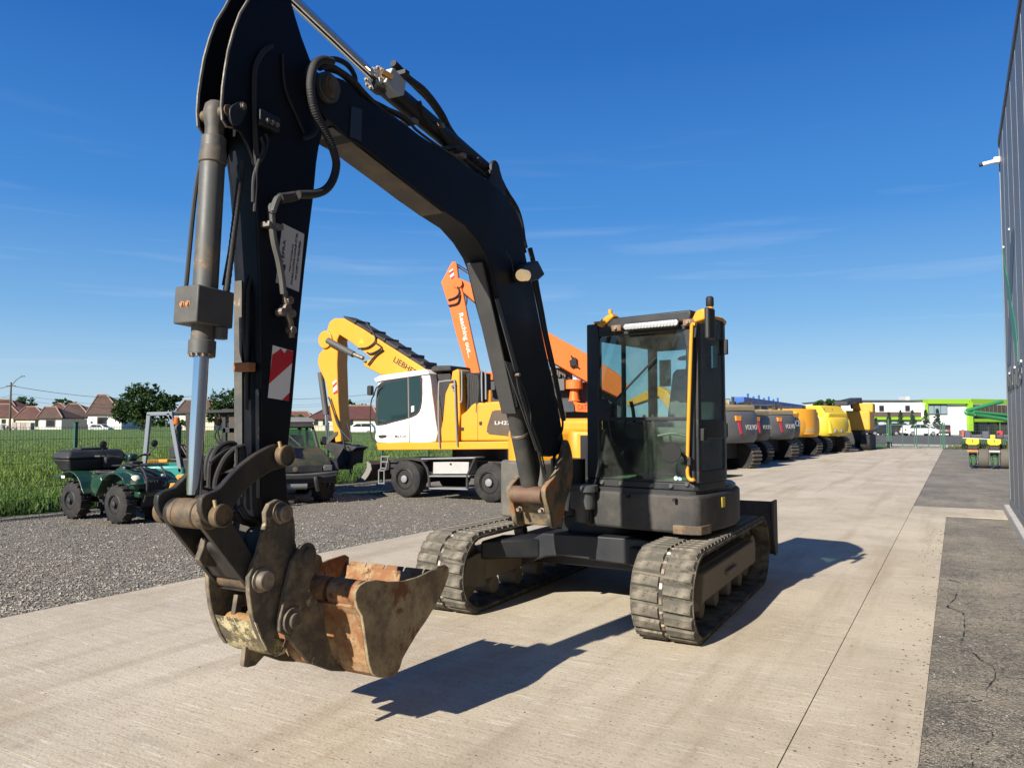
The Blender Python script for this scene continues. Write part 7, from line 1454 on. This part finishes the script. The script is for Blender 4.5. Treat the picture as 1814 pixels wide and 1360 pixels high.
# spruces, cars
for i, (x, yt, wd) in enumerate(((1532, 733, 5), (1551, 742, 4.5), (1574, 732, 6), (1595, 728, 8), (1616, 728, 7.5), (1639, 728, 9), (1660, 726, 9))):
    d = 104.; s_ = d/F; xb = pxu(x, d); zt = zat(yt, d); zb = .3; lobes = []
    for k in range(9):
        f = k/8; lobes.append((0, 0, zb+.4+(zt-zb-.5)*f, max(.12, 1.25*wd*s_*(1-f*.9)), (zt-zb)/11))
    blob_tree('spruce', ('leftmost thin spruce before the showroom', 'smallest faint spruce second from the left', 'slim spruce third from the left before the showroom', 'fourth spruce from the left behind the white car bonnet', 'fifth spruce right of the white car roof', 'sixth spruce under the large showroom window', 'rightmost and tallest spruce beside the white block')[i], (xb, d, 0), 0, 0, lobes, 14, .13, lf_p, .1, 'spruces before the showroom', seed=60+i)
car('white estate car passing before the showroom', (pxu(1627, 98), 98, 0), 88, (.78, .78, .78), 1.0, 'hatch', 'cars before the showroom', lift=-.03)
car('black sedan left of the white estate car', (pxu(1563, 100), 100, 0), 275, (.015, .016, .02), 1.0, 'sedan', 'cars before the showroom', lift=-.03)
car('dark red rear ended car right of the white estate car', (pxu(1670, 101), 101, 0), 30, (.03, .018, .02), .95, 'hatch', 'cars before the showroom', lift=-.03)
car('dark hatchback behind the black sedan', (pxu(1580, 106), 106, 0), 275, (.03, .035, .04), 1.0, 'suv', 'cars before the showroom', lift=-.03)
# ================================================================== planter implement on the right lot
jg = paint('implement green', (.008, .075, .018), .4, amt=.35); jy = paint('hopper yellow', (.70, .55, .01), .4, amt=.15, bumpy=0)
d0 = H*F/(829-750.); PLf = Fr(pxu(1738, d0), d0, 31)    # u = away from the camera, v = right
PL = thing('seed_planter', 'green seed planter with yellow hoppers by the metal hall', 'planter', (pxu(1738, d0), d0, 0))
pv = lambda x: (b2(x, 0)[0]-1738)*d0*cos(R(31))/F; pz = lambda y: zat(b2(0, y)[1], d0)
for k, x in enumerate((550, 895, 1240)):
    c = pv(x); hop = MB(PLf).front([(c-.20, pz(720)), (c-.17, pz(705)), (c+.17, pz(705)), (c+.20, pz(720)), (c+.20, pz(775)), (c+.12, pz(800)), (c-.12, pz(800)), (c-.20, pz(775))], -.1, .35).obj('hopper', jy, PL, .03)
    MB(PLf).box(-.112, -.10, c-.012, c+.012, pz(760), pz(715)).obj('hopper_slot', blk_mat, hop); MB(PLf).box(-.111, -.10, c-.035, c+.035, pz(722), pz(715)).obj('hopper_mark', blk_mat, hop)
    MB(PLf).box(-.05, .3, c-.15, c+.15, pz(880), pz(800)).obj('seed_meter', lh_k, PL, .02)
    MB(PLf).box(-.12, -.08, c-.16, c+.16, pz(910), pz(880)).obj('meter_plate', (paint('orange plate', (.62, .2, .04), .5), paint('pale plate', (.4, .4, .38), .5), jg)[k], PL, .006)
    MB(PLf).front([(c-.14, pz(990)), (c+.14, pz(990)), (c+.10, pz(1120)), (c-.10, pz(1120))], -.1, .25).obj('row_shank', jg, PL, .02)
    for sd in (-1, 1): MB(PLf).lathe((-.05, c+sd*.07, .20), (0, 1, sd*.0), [(-.015, .02), (-.012, .19), (.012, .19), (.015, .02)], 20).obj('closing_disc', lh_k, PL)
    MB(PLf).tube([(-.1, c-.1, pz(985)), (-.14, c, pz(960)), (-.1, c+.1, pz(985))], .02, 6).obj('row_arm', jg, PL)
    MB(PLf).box(.1, .5, c-.12, c+.12, pz(1000), pz(720)).obj('row_frame', lh_k, PL, .02)
MB(PLf).box(.5, .64, pv(360), pv(1320), pz(745), pz(705)).obj('tool_bar', jg, PL, .01)
MB(PLf).tube([(.3, pv(390), pz(690)), (.3, pv(1000), pz(712))], .018, 6, smooth=False).obj('marker_rail', paint('pale rail', (.5, .5, .48), .5), PL)
for k, x in enumerate((430, 720, 1040)):
    MB(PLf).front([(pv(x-60), pz(740)), (pv(x+60), pz(740)), (pv(x+45), pz(850)), (pv(x-45), pz(850))], .35, .5).obj('gauge_frame', jg, PL, .02)
    for j in range(4): MB(PLf).tube([(.2, pv(x-50+30*j), pz(720)), (.1, pv(x-40+30*j), pz(790)), (.25, pv(x-50+25*j), pz(860))], .014, 5).obj('seed_hose', hose, PL)
for k, x in enumerate((720, 1070)):
    wt = MB(PLf).lathe((.3, pv(x)-.16, .34), (0, 1, 0), [(0, .2), (.01, .32), (.04, .34), (.28, .34), (.31, .32), (.32, .2)], 26).obj('tyre', paint('dusty tyre', (.09, .085, .075), .9, amt=.5), PL)
for x, y0, y1, cc in ((470, 590, 700, (.05, .055, .09)), (770, 580, 700, (.05, .06, .10)), (1000, 590, 700, (.06, .03, .05))): MB(PLf).box(1.0, 1.5, pv(x-60), pv(x+60), pz(y1), pz(y0)).obj('fertiliser_bin', paint('bin %d' % x, cc, .5, amt=.2), PL, .03)
MB(PLf).box(1.0, 1.06, pv(1000)-.08, pv(1000)+.08, pz(640), pz(575)).obj('red_cap', red_mat, PL, .01); MB(PLf).box(.9, 1.1, pv(370), pv(415), pz(680), pz(550)).obj('red_marker', paint('faded red', (.4, .07, .05), .5), PL, .02)
MB(PLf).box(.6, .9, pv(840), pv(920), pz(705), pz(640)).obj('yellow_tank', jy, PL, .03)
# folding green boom frame high above it
SPf = Fr(pxu(1712, 36), 36, 60); SB = thing('sprayer_boom', 'green folded steel boom sticking out from behind the metal hall', 'sprayer', (pxu(1760, 36), 37, 0))
bp_ = lambda x, y, d=36: atd(*b2(x, y), d)
for a, b, r in (((470, 250), (1046, 98), .09), ((470, 285), (1300, 420), .10), ((590, 265), (1250, 330), .07), ((470, 250), (475, 290), .10), ((480, 270), (600, 270), .08), ((600, 310), (760, 340), .06)):
    MB().tube([bp_(*a), bp_(b[0], b[1], 36.6)], r, 8, smooth=False, world=True).obj('boom_tube', paint('sprayer green', (.03, .20, .07), .4, amt=.1), SB)
b_ = bp_(1250, 600); MB().box(b_.x+2.2, b_.x+4.0, b_.y, b_.y+2.5, .5, b_.z+.6).obj('machine_body', jg, SB, .06)
MB().box(b_.x+2.6, b_.x+2.8, b_.y+.3, b_.y+.5, b_.z+.5, bp_(1250, 330).z).obj('mast', jg, SB, .02)
for q in (0, 1.6): MB().lathe(Vector((b_.x+2.1+q*1.2, b_.y+1, .6)), Vector((1, 0, 0)), [(0, .3), (.02, .57), (.06, .6), (.34, .6), (.38, .57), (.4, .3)], 24, world=True).obj('tyre', rubber, SB)
pxt('distant_tree', 'tree behind the green boom at the right', 120, [(1757, 728, 5, 8), (1764, 732, 8, 5), (1775, 738, 8, 6)], 10, .3, lf_d, 71)
